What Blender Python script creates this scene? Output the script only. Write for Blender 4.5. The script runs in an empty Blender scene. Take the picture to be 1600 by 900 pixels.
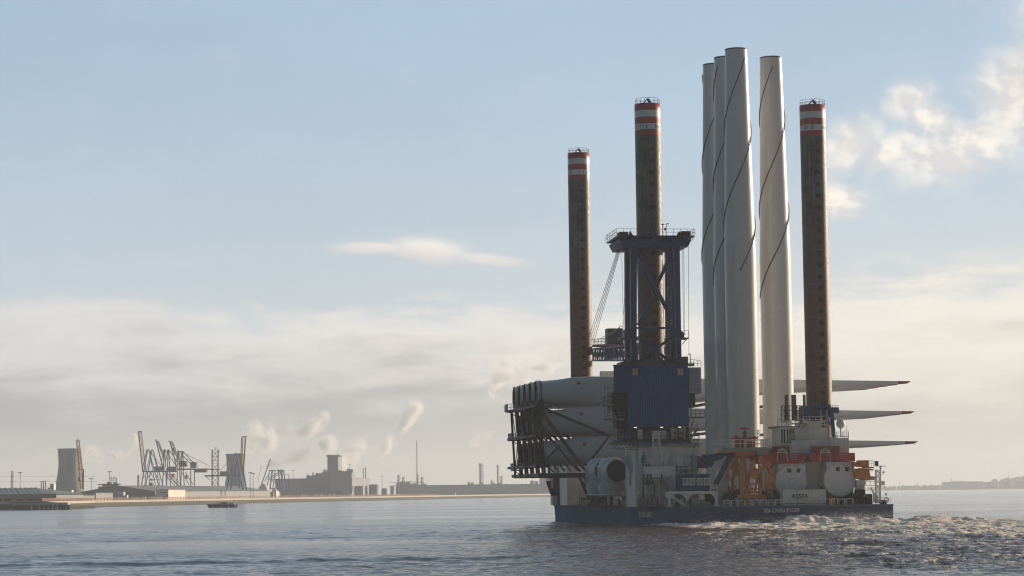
import bpy, bmesh, math, random
import numpy as np
from mathutils import Vector, Matrix
random.seed(7)
rng = np.random.default_rng(11)
SC = bpy.context.scene
COL = SC.collection
PI = math.pi
R_ = math.radians

# ---------------------------------------------------------------- camera
FPX = 3650.0          # focal length in pixels of a 1600 wide frame
CAM_H = 6.0
PITCH = math.atan(320.4 / FPX)
ROLL = 0.012
cam_d = bpy.data.cameras.new("camera")
cam_d.sensor_width = 36.0
cam_d.lens = 36.0 * FPX / 1600.0
cam_d.clip_start = 1.0
cam_d.clip_end = 60000.0
cam = bpy.data.objects.new("camera", cam_d)
COL.objects.link(cam)
ROT = Matrix.Rotation(PI / 2 + PITCH, 3, 'X') @ Matrix.Rotation(-ROLL, 3, 'Z')
cam.matrix_world = Matrix.Translation((0, 0, CAM_H)) @ ROT.to_4x4()
SC.camera = cam

# ---------------------------------------------------------------- sun and sky
SUN_AZ = 56.0         # degrees to the right of the view direction (+Y), so the sun stands behind the ship on the right
SUN_EL = 13.0
sun_d = bpy.data.lights.new("sun", 'SUN')
sun_d.energy = 5.0
sun_d.angle = R_(0.6)
sun_d.color = (1.0, 0.81, 0.60)
sun = bpy.data.objects.new("sun", sun_d)
COL.objects.link(sun)
_az, _el = R_(SUN_AZ), R_(SUN_EL)
sun_dir = Vector((math.sin(_az) * math.cos(_el), math.cos(_az) * math.cos(_el), math.sin(_el)))
sun.rotation_euler = sun_dir.to_track_quat('Z', 'Y').to_euler()
sun.location = (300, 200, 300)

SC.view_settings.view_transform = 'Standard'
SC.view_settings.look = 'None'
SC.view_settings.gamma = 1.0
SC.view_settings.use_curve_mapping = False
SC.view_settings.exposure = 0.32
SC.render.engine = 'CYCLES'
SC.cycles.use_denoising = True
SC.cycles.filter_width = 1.2
SC.cycles.max_bounces = 14
SC.cycles.volume_bounces = 1
SC.cycles.volume_step_rate = 1.0
SC.cycles.volume_max_steps = 128

world = bpy.data.worlds.new("World")
SC.world = world
world.use_nodes = True
WT = world.node_tree
for n in list(WT.nodes):
    WT.nodes.remove(n)


class NT:
    """small helper to write node graphs as expressions"""
    def __init__(self, tree):
        self.t = tree

    def node(self, kind, **kw):
        n = self.t.nodes.new(kind)
        for k, v in kw.items():
            setattr(n, k, v)
        return n

    def put(self, sock, v):
        if isinstance(v, bpy.types.NodeSocket):
            self.t.links.new(v, sock)
        elif v is not None:
            if sock.type == 'RGBA' and hasattr(v, '__len__') and len(v) == 3:
                v = (*v, 1)
            sock.default_value = v

    def m(self, op, a, b=None, c=None, clamp=False):
        n = self.node('ShaderNodeMath', operation=op, use_clamp=clamp)
        self.put(n.inputs[0], a)
        self.put(n.inputs[1], b)
        self.put(n.inputs[2], c)
        return n.outputs[0]

    def ss(self, x, lo, hi, a=0.0, b=1.0, kind='SMOOTHSTEP'):
        n = self.node('ShaderNodeMapRange', interpolation_type=kind)
        self.put(n.inputs[0], x)
        for i, v in ((1, lo), (2, hi), (3, a), (4, b)):
            self.put(n.inputs[i], v)
        return n.outputs[0]

    def mix(self, f, a, b, blend='MIX'):
        n = self.node('ShaderNodeMix', data_type='RGBA', blend_type=blend)
        self.put(n.inputs[0], f)
        self.put(n.inputs[6], a)
        self.put(n.inputs[7], b)
        return n.outputs[2]

    def xyz(self, x=0.0, y=0.0, z=0.0):
        n = self.node('ShaderNodeCombineXYZ')
        self.put(n.inputs[0], x)
        self.put(n.inputs[1], y)
        self.put(n.inputs[2], z)
        return n.outputs[0]

    def sep(self, v):
        n = self.node('ShaderNodeSeparateXYZ')
        self.put(n.inputs[0], v)
        return n.outputs

    def vm(self, op, a, b):
        n = self.node('ShaderNodeVectorMath', operation=op)
        self.put(n.inputs[0], a)
        self.put(n.inputs[1], b)
        return n.outputs[0]

    def noise(self, v, scale, detail=4, rough=0.55, dist=0.0, col=False, dims='3D'):
        n = self.node('ShaderNodeTexNoise', noise_dimensions=dims)
        self.put(n.inputs['Vector'], v)
        n.inputs['Scale'].default_value = scale
        n.inputs['Detail'].default_value = detail
        n.inputs['Roughness'].default_value = rough
        n.inputs['Distortion'].default_value = dist
        return n.outputs['Color' if col else 'Fac']


W = NT(WT)
sky = W.node('ShaderNodeTexSky', sky_type='NISHITA')
sky.sun_disc = False
sky.sun_elevation = _el
sky.sun_rotation = _az
sky.altitude = 0
sky.air_density = 1.0
sky.dust_density = 1.6
sky.ozone_density = 1.5

WS = 0.062             # strength of the physical sky
gen = W.node('ShaderNodeTexCoord').outputs['Generated']
dx, dy, dz = W.sep(gen)
AZ = W.m('MULTIPLY', W.m('ARCTAN2', dx, dy), 57.29578)        # azimuth and height above the horizon in degrees
EL = W.m('MULTIPLY', W.m('ARCSINE', dz), 57.29578)
base = W.mix(1.0, sky.outputs[0], (WS, WS, WS), 'MULTIPLY')
ae = W.xyz(AZ, EL, 0.0)
# thin high veil over the whole sky
veil_n = W.noise(W.vm('MULTIPLY', ae, (0.05, 0.16, 1.0)), 1.0, 5, 0.6)
front = W.ss(dy, 0.0, 0.85)                  # the cloud and veil hang in the sunward half of the sky
veil_f = W.m('MULTIPLY', W.ss(veil_n, 0.3, 0.75, 0.66, 0.82), front)
col = W.mix(veil_f, base, W.mix(W.ss(EL, 3.0, 13.0), (0.50, 0.59, 0.68), (0.375, 0.515, 0.675)))
# warmer and paler towards the sun side and the horizon
low = W.ss(EL, 0.0, 9.0, 0.85, 0.0)
right = W.ss(AZ, -14.0, 16.0, 0.0, 1.0)
col = W.mix(W.m('MULTIPLY', low, W.ss(right, 0.0, 1.0, 0.55, 0.8)), col, W.mix(right, (0.57, 0.61, 0.63), (0.68, 0.64, 0.57)))
# stratus bank near the horizon: several ragged layers, grey below and sunlit on top
wob = W.m('MULTIPLY', W.m('SUBTRACT', W.noise(W.vm('MULTIPLY', ae, (0.10, 0.30, 1.0)), 1.0, 5, 0.6), 0.5), 4.2)
wob2 = W.m('MULTIPLY', W.m('SUBTRACT', W.noise(W.vm('MULTIPLY', ae, (0.42, 1.3, 1.0)), 1.0, 7, 0.62, 0.3), 0.5), 1.9)
elb = W.m('ADD', EL, W.m('ADD', wob, wob2))
bank = W.ss(elb, 3.5, 4.6, 1.0, 0.0)
lay = W.noise(W.vm('MULTIPLY', ae, (0.16, 0.95, 1.0)), 1.0, 6, 0.58, 0.5)
bankc = W.mix(W.ss(W.m('ADD', elb, W.m('MULTIPLY', W.m('SUBTRACT', lay, 0.5), 6.0)), 1.5, 4.2), (0.27, 0.275, 0.295), (0.56, 0.55, 0.545))
bankc = W.mix(W.ss(EL, 0.1, 2.4, 0.7, 0.0), bankc, (0.46, 0.43, 0.375))
bankc = W.mix(right, bankc, W.mix(W.ss(W.m('ADD', elb, W.m('MULTIPLY', W.m('SUBTRACT', lay, 0.5), 5.0)), 1.2, 3.6), (0.50, 0.465, 0.41), (0.72, 0.67, 0.58)))
col = W.mix(W.m('MULTIPLY', bank, 0.88), col, bankc)
edge = W.m('MULTIPLY', W.ss(elb, 3.3, 3.9), W.ss(elb, 3.9, 4.7, 1.0, 0.0))
col = W.mix(W.m('MULTIPLY', edge, W.ss(AZ, -13.0, 6.0, 0.25, 0.6)), col, (0.76, 0.72, 0.67))
# sunlit wisps over the bank
stre = W.noise(W.vm('MULTIPLY', ae, (0.26, 1.4, 1.0)), 1.0, 8, 0.62, 0.5)
w1 = W.m('MULTIPLY', W.ss(stre, 0.46, 0.66), W.m('MULTIPLY', W.ss(EL, 1.8, 3.2), W.ss(EL, 4.3, 5.2, 1.0, 0.0)))
col = W.mix(W.m('MULTIPLY', w1, W.ss(AZ, -10.0, 6.0, 0.25, 0.8)), col, (0.76, 0.71, 0.64))


def blob(u0, v0, su, sv, tilt=0.0):
    a = W.m('SUBTRACT', AZ, u0)
    b = W.m('SUBTRACT', W.m('SUBTRACT', EL, v0), W.m('MULTIPLY', a, tilt))
    a2 = W.m('POWER', W.m('DIVIDE', a, su), 2.0)
    b2 = W.m('POWER', W.m('DIVIDE', b, sv), 2.0)
    return W.m('EXPONENT', W.m('MULTIPLY', W.m('ADD', a2, b2), -1.0))


def many(lst):
    t = blob(*lst[0])
    for q in lst[1:]:
        t = W.m('MAXIMUM', t, blob(*q))
    return t


# the long flat cloud in the middle of the sky
len_n = W.noise(W.vm('MULTIPLY', ae, (0.7, 2.6, 1.0)), 1.0, 5, 0.55, 0.2)
lens = many([(-2.0, 5.95, 1.15, 0.38, -0.10), (-3.5, 6.03, 1.2, 0.17, 0.0), (-0.6, 5.72, 1.2, 0.17, -0.12)])
lens = W.ss(W.m('ADD', lens, W.m('MULTIPLY', W.m('SUBTRACT', len_n, 0.5), 0.55)), 0.22, 0.92)
lcol = W.mix(W.ss(W.m('ADD', EL, W.m('MULTIPLY', AZ, 0.10)), 5.55, 5.95), (0.62, 0.585, 0.57), (0.78, 0.73, 0.67))
col = W.mix(W.m('MULTIPLY', lens, 0.9), col, lcol)
# broken cumulus on the right
cn = W.noise(W.vm('MULTIPLY', ae, (0.62, 0.8, 1.0)), 1.0, 6, 0.52, 0.25)
cn2 = W.noise(W.vm('ADD', W.vm('MULTIPLY', ae, (0.62, 0.8, 1.0)), (0.12, 0.09, 0.0)), 1.0, 6, 0.52, 0.25)
cum = many([(9.8, 9.35, 0.62, 0.55), (10.3, 8.9, 0.9, 0.55, -0.4), (11.4, 8.35, 1.0, 0.5, -0.1), (8.3, 8.3, 0.85, 0.7, 0.2), (8.0, 7.0, 0.6, 0.45), (9.4, 8.2, 0.9, 0.42, 0.5),
            (12.4, 9.3, 1.1, 1.4), (13.4, 9.8, 1.6, 2.0), (10.4, 8.0, 1.3, 0.9)])
cm = W.m('ADD', cum, W.m('MULTIPLY', W.m('SUBTRACT', cn, 0.5), 1.0))
cumf = W.ss(cm, 0.06, 1.05)
lit = W.ss(W.m('SUBTRACT', cn, cn2), -0.06, 0.07)
ccol = W.mix(lit, (0.63, 0.60, 0.585), (0.86, 0.80, 0.71))
ccol = W.mix(W.m('MULTIPLY', blob(12.9, 9.7, 0.9, 0.9), 0.5), ccol, (0.50, 0.46, 0.45))
col = W.mix(W.m('MULTIPLY', cumf, 0.88), col, ccol)
# low streaks on the right
s2 = W.m('MULTIPLY', W.ss(stre, 0.42, 0.62), W.m('MULTIPLY', W.ss(AZ, 6.5, 10.0), W.m('MULTIPLY', W.ss(EL, 3.6, 4.1), W.ss(EL, 5.0, 6.0, 1.0, 0.0))))
col = W.mix(W.m('MULTIPLY', s2, 0.7), col, (0.76, 0.71, 0.62))
# only the half of the sky above the horizon carries clouds
col = W.mix(W.m('MULTIPLY', W.ss(EL, -1.5, -0.2), W.ss(dy, 0.1, 0.8)), base, col)
bg = W.node('ShaderNodeBackground')
WT.links.new(col, bg.inputs[0])
bg.inputs[1].default_value = 1.0
wo = W.node('ShaderNodeOutputWorld')
WT.links.new(bg.outputs[0], wo.inputs[0])


# ---------------------------------------------------------------- frames and builders
class Frame:
    """a ground frame: origin + heading; u to the right, v ahead, z up"""
    def __init__(self, ox, oy, th, oz=0.0):
        self.o = Vector((ox, oy, oz))
        self.th = th
        self.M = Matrix.Rotation(th, 3, 'Z')
        self.Mi = self.M.inverted()

    def w(self, p):
        return self.o + self.M @ Vector(p)


WORLD = Frame(0, 0, 0)
SHIP = Frame(22.03, 401.55, R_(7.3))
FR = WORLD                                   # the frame in use
CORE = Vector((0, 0, CAM_H))


def sight(px, py):
    return ROT @ Vector(((px - 800) / FPX, -(py - 450) / FPX, -1.0))


def S(px, py, v):
    """ship point (u, v, z) seen at a spot of the photograph, on the plane v metres ahead of the transom"""
    d = SHIP.Mi @ sight(px, py)
    c = SHIP.Mi @ (CORE - SHIP.o)
    t = (v - c.y) / d.y
    return c + d * t


def G(px, py, Y):
    """world point seen at a spot of the photograph at distance Y"""
    d = sight(px, py)
    return CORE + d * (Y / d.y)


SPLIT = {'machinery', 'sheave_house', 'joint_box', 'side_panel', 'winch_housing', 'vent_box', 'plant_unit', 'fan', 'work_lamp', 'deck_locker', 'deck_gear',
         'exhaust_stack', 'fairlead', 'slot', 'pin', 'cowl', 'antenna', 'flange_ring', 'trolley', 'machinery_house', 'window', 'joint_platform', 'draught_mark', 'cross_member', 'cradle', 'platform', 'post'}


class MB:
    def __init__(self):
        self.v, self.f, self.mi, self.cur = [], [], [], 0
        self.sm = []
        self.smooth = False

    def add(self, vs, fs):
        n = len(self.v)
        self.v += [tuple(p) for p in vs]
        for f in fs:
            self.f.append(tuple(i + n for i in f))
            self.mi.append(self.cur)
            self.sm.append(self.smooth)
        return self

    def box(self, a, b):
        x0, x1 = sorted((a[0], b[0])); y0, y1 = sorted((a[1], b[1])); z0, z1 = sorted((a[2], b[2]))
        vs = [(x0, y0, z0), (x1, y0, z0), (x1, y1, z0), (x0, y1, z0), (x0, y0, z1), (x1, y0, z1), (x1, y1, z1), (x0, y1, z1)]
        return self.add(vs, [(0, 3, 2, 1), (4, 5, 6, 7), (0, 1, 5, 4), (1, 2, 6, 5), (2, 3, 7, 6), (3, 0, 4, 7)])

    def cbox(self, c, s):
        return self.box([c[i] - s[i] / 2 for i in range(3)], [c[i] + s[i] / 2 for i in range(3)])

    def bar(self, p, q, w=0.1, h=None, up=(0, 0, 1)):
        p, q = Vector(p), Vector(q)
        h = w if h is None else h
        d = (q - p)
        if d.length < 1e-6:
            return self
        d.normalize()
        up = Vector(up)
        s = d.cross(up)
        if s.length < 1e-3:
            s = d.cross(Vector((0, 1, 0)))
            if s.length < 1e-3:
                s = d.cross(Vector((1, 0, 0)))
        s.normalize()
        t = s.cross(d).normalized()
        s *= w / 2
        t *= h / 2
        vs = [p - s - t, p + s - t, p + s + t, p - s + t, q - s - t, q + s - t, q + s + t, q - s + t]
        return self.add(vs, [(0, 1, 2, 3), (4, 7, 6, 5), (0, 4, 5, 1), (1, 5, 6, 2), (2, 6, 7, 3), (3, 7, 4, 0)])

    def tube(self, p, q, r0, r1=None, n=10, caps=True, sm=True):
        r1 = r0 if r1 is None else r1
        p, q = Vector(p), Vector(q)
        d = (q - p).normalized()
        a = Vector((1, 0, 0)) if abs(d.x) < 0.9 else Vector((0, 1, 0))
        s = d.cross(a).normalized()
        t = d.cross(s)
        vs = []
        for c, r in ((p, r0), (q, r1)):
            for i in range(n):
                k = 2 * PI * i / n
                vs.append(c + s * math.cos(k) * r + t * math.sin(k) * r)
        old = self.smooth
        self.smooth = sm
        self.add(vs, [(i, (i + 1) % n, n + (i + 1) % n, n + i) for i in range(n)])
        self.smooth = False
        if caps:
            self.add(vs[:n], [tuple(range(n - 1, -1, -1))])
            self.add(vs[n:], [tuple(range(n))])
        self.smooth = old
        return self

    def lathe(self, c, prof, n=24, axis='Z', sm=True, caps=False):
        """prof: list of (radius, height along axis)"""
        vs = []
        for r, h in prof:
            for i in range(n):
                k = 2 * PI * i / n
                a, b = r * math.cos(k), r * math.sin(k)
                if axis == 'Z':
                    p = (c[0] + a, c[1] + b, c[2] + h)
                elif axis == 'Y':
                    p = (c[0] + a, c[1] + h, c[2] + b)
                else:
                    p = (c[0] + h, c[1] + a, c[2] + b)
                vs.append(p)
        fs = []
        for j in range(len(prof) - 1):
            for i in range(n):
                fs.append((j * n + i, j * n + (i + 1) % n, (j + 1) * n + (i + 1) % n, (j + 1) * n + i))
        old = self.smooth
        self.smooth = sm
        self.add(vs, fs)
        self.smooth = False
        if caps:
            self.add(vs[:n], [tuple(range(n))])
            self.add(vs[-n:], [tuple(range(n))])
        self.smooth = old
        return self

    def prism(self, poly, a, b, axis='Y'):
        """poly: 2D outline; extruded from a to b along axis (Y: poly in x,z; Z: poly in x,y; X: poly in y,z)"""
        def P(p, h):
            return {'Y': (p[0], h, p[1]), 'Z': (p[0], p[1], h), 'X': (h, p[0], p[1])}[axis]
        n = len(poly)
        vs = [P(p, a) for p in poly] + [P(p, b) for p in poly]
        fs = [tuple(range(n)), tuple(range(2 * n - 1, n - 1, -1))]
        fs += [(i, (i + 1) % n, n + (i + 1) % n, n + i) for i in range(n)]
        return self.add(vs, fs)

    def loft(self, rings, caps=True, sm=True):
        n = len(rings[0])
        vs = [p for r in rings for p in r]
        fs = []
        for j in range(len(rings) - 1):
            for i in range(n):
                fs.append((j * n + i, j * n + (i + 1) % n, (j + 1) * n + (i + 1) % n, (j + 1) * n + i))
        old = self.smooth
        self.smooth = sm
        self.add(vs, fs)
        self.smooth = False
        if caps:
            self.add(rings[0], [tuple(range(n))])
            self.add(rings[-1], [tuple(range(n))])
        self.smooth = old
        return self

    def rail(self, pts, h=1.1, step=1.5, w=0.07, rails=(1.0, 0.5), close=False):
        pts = [Vector(p) for p in pts]
        if close:
            pts.append(pts[0])
        for a, b in zip(pts[:-1], pts[1:]):
            L = (b - a).length
            n = max(1, int(round(L / step)))
            for i in range(n + 1):
                p = a.lerp(b, i / n)
                self.bar(p, p + Vector((0, 0, h)), w)
            for k in rails:
                o = Vector((0, 0, h * k))
                self.bar(a + o, b + o, w)
        return self

    def lattice(self, p, q, w, n, r=0.1, h=None, w1=None, up=(0, 0, 1)):
        """four-chord lattice mast or boom with zigzag bracing"""
        p, q = Vector(p), Vector(q)
        h = w if h is None else h
        w1 = w if w1 is None else w1
        d = (q - p).normalized()
        upv = Vector(up)
        s = d.cross(upv)
        if s.length < 0.05:
            s = Vector((1, 0, 0))
        s.normalize()
        t = s.cross(d).normalized()
        cor = []
        for i in range(n + 1):
            k = i / n
            c = p.lerp(q, k)
            ww = w + (w1 - w) * k
            hh = ww * h / w
            cor.append([c + s * a * ww / 2 + t * b * hh / 2 for a, b in ((-1, -1), (1, -1), (1, 1), (-1, 1))])
        for j in range(4):
            self.bar(cor[0][j], cor[-1][j], r * 1.4)
            for i in range(n):
                k = (j + 1) % 4
                if i % 2:
                    self.bar(cor[i][j], cor[i + 1][k], r)
                else:
                    self.bar(cor[i][k], cor[i + 1][j], r)
                self.bar(cor[i][j], cor[i][k], r)
        return self

    def sphere(self, c, r, n=14, m=9, sz=1.0):
        prof = [(r * math.sin(PI * j / m) + 1e-4, -r * sz * math.cos(PI * j / m)) for j in range(m + 1)]
        return self.lathe(c, prof, n)

    def clusters(self, tol=0.06):
        # group faces that touch or whose boxes overlap
        nv = len(self.v)
        par = list(range(nv))
        def find(a):
            while par[a] != a:
                par[a] = par[par[a]]
                a = par[a]
            return a
        for f in self.f:
            r = find(f[0])
            for i in f[1:]:
                par[find(i)] = r
        isl = {}
        for i, f in enumerate(self.f):
            isl.setdefault(find(f[0]), []).append(i)
        items = []
        for fs in isl.values():
            vv = [self.v[i] for j in fs for i in self.f[j]]
            lo = [min(p[k] for p in vv) - tol for k in range(3)]
            hi = [max(p[k] for p in vv) + tol for k in range(3)]
            items.append([lo, hi, list(fs)])
        ch = True
        while ch:
            ch = False
            for i in range(len(items)):
                for j in range(len(items) - 1, i, -1):
                    a, b = items[i], items[j]
                    if all(a[0][k] <= b[1][k] and b[0][k] <= a[1][k] for k in range(3)):
                        a[0] = [min(a[0][k], b[0][k]) for k in range(3)]
                        a[1] = [max(a[1][k], b[1][k]) for k in range(3)]
                        a[2] += b[2]
                        items.pop(j)
                        ch = True
        return [it[2] for it in items]

    def build(self, name, mat, parent=None, base=None, bevel=0.0, fix=False):
        if parent is not None and name in SPLIT:
            cl = self.clusters()
            if 1 < len(cl) <= 60:
                first = None
                for fs in cl:
                    m2 = MB()
                    idx = {}
                    for j in fs:
                        ff = []
                        for i in self.f[j]:
                            if i not in idx:
                                idx[i] = len(m2.v)
                                m2.v.append(self.v[i])
                            ff.append(idx[i])
                        m2.f.append(tuple(ff))
                        m2.mi.append(self.mi[j])
                        m2.sm.append(self.sm[j])
                    o = m2.build_one(name, mat, parent, base, bevel, fix)
                    first = first or o
                return first
        return self.build_one(name, mat, parent, base, bevel, fix)

    def build_one(self, name, mat, parent=None, base=None, bevel=0.0, fix=False):
        if not self.v:
            return None
        if parent is not None:
            base = BASE[parent.name]
        base = Vector(base if base is not None else (0, 0, 0))
        me = bpy.data.meshes.new(name)
        me.from_pydata([(p[0] - base.x, p[1] - base.y, p[2] - base.z) for p in self.v], [], self.f)
        mats = mat if isinstance(mat, (list, tuple)) else [mat]
        for m in mats:
            me.materials.append(m)
        me.polygons.foreach_set('material_index', self.mi)
        me.polygons.foreach_set('use_smooth', self.sm)
        if fix:
            bm = bmesh.new()
            bm.from_mesh(me)
            bmesh.ops.remove_doubles(bm, verts=bm.verts, dist=0.0005)
            bmesh.ops.recalc_face_normals(bm, faces=bm.faces)
            bm.to_mesh(me)
            bm.free()
        me.update()
        o = bpy.data.objects.new(name, me)
        COL.objects.link(o)
        BASE[o.name] = base
        if parent is not None:
            o.parent = parent
        else:
            o.location = FR.w(base)
            o.rotation_euler = (0, 0, FR.th)
        if bevel:
            bv = o.modifiers.new('edge', 'BEVEL')
            bv.width = bevel
            bv.segments = 2
            bv.limit_method = 'ANGLE'
        return o


BASE = {}


def use(frame):
    global FR
    FR = frame


def tag(o, label=None, cat=None, group=None, kind=None):
    if label: o['label'] = label
    if cat: o['category'] = cat
    if group: o['group'] = group
    if kind: o['kind'] = kind
    return o


def thing(name, base, label, cat, group=None):
    o = bpy.data.objects.new(name, None)
    COL.objects.link(o)
    o.empty_display_size = 0.5
    o.location = FR.w(base)
    o.rotation_euler = (0, 0, FR.th)
    BASE[o.name] = Vector(base)
    return tag(o, label, cat, group)


def kids(o):
    return [c for c in bpy.data.objects if c.parent == o]


def copy_tree(o, parent=None):
    c = o.copy()
    COL.objects.link(c)
    BASE[c.name] = BASE.get(o.name, Vector((0, 0, 0)))
    if parent is not None:
        c.parent = parent
    for ch in kids(o):
        copy_tree(ch, c)
    return c


def writing(name, body, size, p, rot, mat, parent, width=None, bold=0.0, depth=0.02):
    """lettering as a thin raised text; its own size and stretch"""
    cu = bpy.data.curves.new(name, 'FONT')
    cu.body = body
    cu.size = size
    cu.align_x = 'CENTER'
    cu.align_y = 'CENTER'
    cu.extrude = depth
    cu.offset = bold
    cu.space_character = 1.05
    cu.materials.append(mat)
    o = bpy.data.objects.new(name, cu)
    COL.objects.link(o)
    o.parent = parent
    o.location = Vector(p) - BASE[parent.name]
    o.rotation_euler = rot
    bpy.context.view_layer.update()
    sx = width / max(o.dimensions.x, 0.01) if width else 1.0
    me = bpy.data.meshes.new_from_object(o)
    bpy.data.objects.remove(o)
    o = bpy.data.objects.new(name, me)
    COL.objects.link(o)
    o.parent = parent
    o.location = Vector(p) - BASE[parent.name]
    o.rotation_euler = rot
    o.scale.x = sx
    BASE[o.name] = BASE[parent.name]
    return o


# ---------------------------------------------------------------- materials
def mat_new(name):
    m = bpy.data.materials.new(name)
    m.use_nodes = True
    t = m.node_tree
    n = NT(t)
    return m, n, t.nodes['Principled BSDF'], t.nodes['Material Output']


def paint(name, col, rough=0.5, var=0.25, scale=0.35, rust=0.0, rustcol=(0.15, 0.055, 0.025), streak=4.0, metal=0.0,
          spec=0.5, bump=0.0, bscale=3.0, grime=(0.06, 0.055, 0.05), coat=0.0):
    m, n, b, out = mat_new(name)
    oc = n.node('ShaderNodeTexCoord').outputs['Object']
    flat = n.vm('MULTIPLY', oc, (1.0, 1.0, 1.0 / streak))
    a = n.noise(flat, scale, 5, 0.6)
    c = n.noise(oc, scale * 6, 4, 0.6)
    f = n.m('MULTIPLY', n.ss(n.m('ADD', n.m('MULTIPLY', a, 0.65), n.m('MULTIPLY', c, 0.35)), 0.36, 0.66), var)
    colr = n.mix(f, col, grime)
    if rust > 0:
        r = n.noise(n.vm('ADD', flat, (7.3, 1.1, 3.7)), scale * 2.3, 7, 0.68, 0.4)
        rf = n.ss(r, 0.72 - 0.34 * rust, 0.80 - 0.25 * rust)
        colr = n.mix(n.m('MULTIPLY', rf, 0.85), colr, n.mix(c, rustcol, tuple(x * 0.45 for x in rustcol)))
    n.put(b.inputs['Base Color'], colr)
    n.put(b.inputs['Roughness'], n.ss(a, 0.3, 0.7, max(0.05, rough - 0.1), min(1, rough + 0.12)))
    b.inputs['Metallic'].default_value = metal
    b.inputs['Specular IOR Level'].default_value = spec
    b.inputs['Coat Weight'].default_value = coat
    if bump:
        bp = n.node('ShaderNodeBump')
        bp.inputs['Distance'].default_value = bump
        bp.inputs['Strength'].default_value = 0.6
        n.put(bp.inputs['Height'], n.noise(oc, bscale, 5, 0.6))
        n.put(b.inputs['Normal'], bp.outputs[0])
    return m


M = {}
M['navy'] = paint('navy hull paint', (0.010, 0.030, 0.10), 0.38, 0.35, 0.12, 0.22, streak=5, bump=0.03, bscale=0.6, grime=(0.05, 0.05, 0.055))
M['hullside'] = paint('worn hull paint with painted sheen', (0.085, 0.145, 0.235), 0.8, 0.5, 0.18, 0.25, streak=3, bump=0.03, bscale=0.5, grime=(0.10, 0.14, 0.19), spec=0.0)  # paler copy of the navy; grazing sky sheen is put into the colour
M['blue'] = paint('blue machinery paint', (0.003, 0.040, 0.135), 0.45, 0.3, 0.3, 0.1, spec=0.3)
M['bluegrey'] = paint('scuffed blue grey panel', (0.18, 0.23, 0.28), 0.5, 0.6, 0.5, 0.3, grime=(0.07, 0.08, 0.09))
M['white'] = paint('off white ship paint', (0.58, 0.57, 0.54), 0.5, 0.34, 0.4, 0.22, streak=6, grime=(0.22, 0.20, 0.18))
M['rail'] = paint('white rail paint', (0.62, 0.61, 0.58), 0.5, 0.25, 1.0)
M['darkrail'] = paint('grey rail paint', (0.10, 0.11, 0.13), 0.5, 0.25, 1.0)
M['steel'] = paint('dark rack steel', (0.03, 0.029, 0.03), 0.6, 0.5, 0.5, 0.4, grime=(0.07, 0.05, 0.045))
M['black'] = paint('black equipment', (0.014, 0.014, 0.015), 0.7, 0.3, spec=0.2)
M['grey'] = paint('grey machinery', (0.20, 0.20, 0.20), 0.5, 0.45, 0.6, 0.3)
M['deck'] = paint('deck green grey', (0.07, 0.08, 0.075), 0.7, 0.4, 0.3, 0.3)
M['orange'] = paint('orange machinery paint', (0.52, 0.165, 0.022), 0.5, 0.45, 0.5, 0.35, grime=(0.10, 0.05, 0.03))
M['red'] = paint('red rail paint', (0.46, 0.022, 0.022), 0.5, 0.35, 0.6)
M['redleg'] = paint('red leg band', (0.36, 0.028, 0.024), 0.5, 0.35, 0.6, 0.15, grime=(0.10, 0.03, 0.03))
M['whiteleg'] = paint('white leg band', (0.62, 0.62, 0.62), 0.5, 0.3, 0.6, 0.2, grime=(0.2, 0.19, 0.18))
M['blade'] = paint('pale grey blade gelcoat', (0.58, 0.58, 0.58), 0.35, 0.15, 0.05, grime=(0.3, 0.3, 0.3))
M['bladetip'] = paint('red blade tip', (0.42, 0.018, 0.015), 0.35, 0.1)
M['hub'] = paint('pale hub casting', (0.46, 0.46, 0.47), 0.42, 0.2, 0.2, grime=(0.3, 0.3, 0.3))
M['nacelle'] = paint('pale grey nacelle shell', (0.52, 0.515, 0.51), 0.45, 0.2, 0.2, grime=(0.3, 0.29, 0.28))
M['tower'] = paint('turbine tower paint', (0.58, 0.575, 0.565), 0.3, 0.30, 0.12, grime=(0.38, 0.37, 0.36), streak=8)
M['rope'] = paint('dark strake rope', (0.035, 0.033, 0.03), 0.8, 0.1)
M['cable'] = paint('steel wire rope', (0.11, 0.11, 0.12), 0.5, 0.1)
M['glass'] = paint('dark window glass', (0.02, 0.022, 0.026), 0.12, 0.1)
M['paleglass'] = paint('curtained window glass', (0.20, 0.22, 0.24), 0.2, 0.3)
M['yellow'] = paint('yellow box paint', (0.62, 0.34, 0.03), 0.5, 0.2)
M['letter'] = paint('pale lettering', (0.62, 0.62, 0.60), 0.5, 0.1)
M['dletter'] = paint('dark lettering', (0.05, 0.055, 0.065), 0.5, 0.1)
M['logo'] = paint('faded blue emblem', (0.05, 0.12, 0.26), 0.5, 0.2)
M['redbox'] = paint('dark red container', (0.22, 0.028, 0.025), 0.5, 0.3, 0.5, 0.2)
M['pink'] = paint('faded red patch', (0.42, 0.30, 0.30), 0.5, 0.1)
M['concrete'] = paint('weathered concrete', (0.26, 0.255, 0.245), 0.85, 0.35, 0.02, streak=5, grime=(0.14, 0.14, 0.135))
M['craneblue'] = paint('port crane blue', (0.06, 0.17, 0.38), 0.5, 0.3, 0.05)
M['cranesunlit'] = paint('port crane sunlit orange', (0.46, 0.20, 0.07), 0.6, 0.4, 0.08)  # warm low sunlight on the booms is put into this orange
M['cranedark'] = paint('port crane dark steel', (0.07, 0.075, 0.085), 0.6, 0.3, 0.05)
M['shedwall'] = paint('shed cladding grey', (0.20, 0.21, 0.22), 0.6, 0.3, 0.02, grime=(0.13, 0.13, 0.14))
M['shedpale'] = paint('shed cladding cream', (0.62, 0.58, 0.50), 0.6, 0.2, 0.03, grime=(0.4, 0.37, 0.32))
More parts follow.
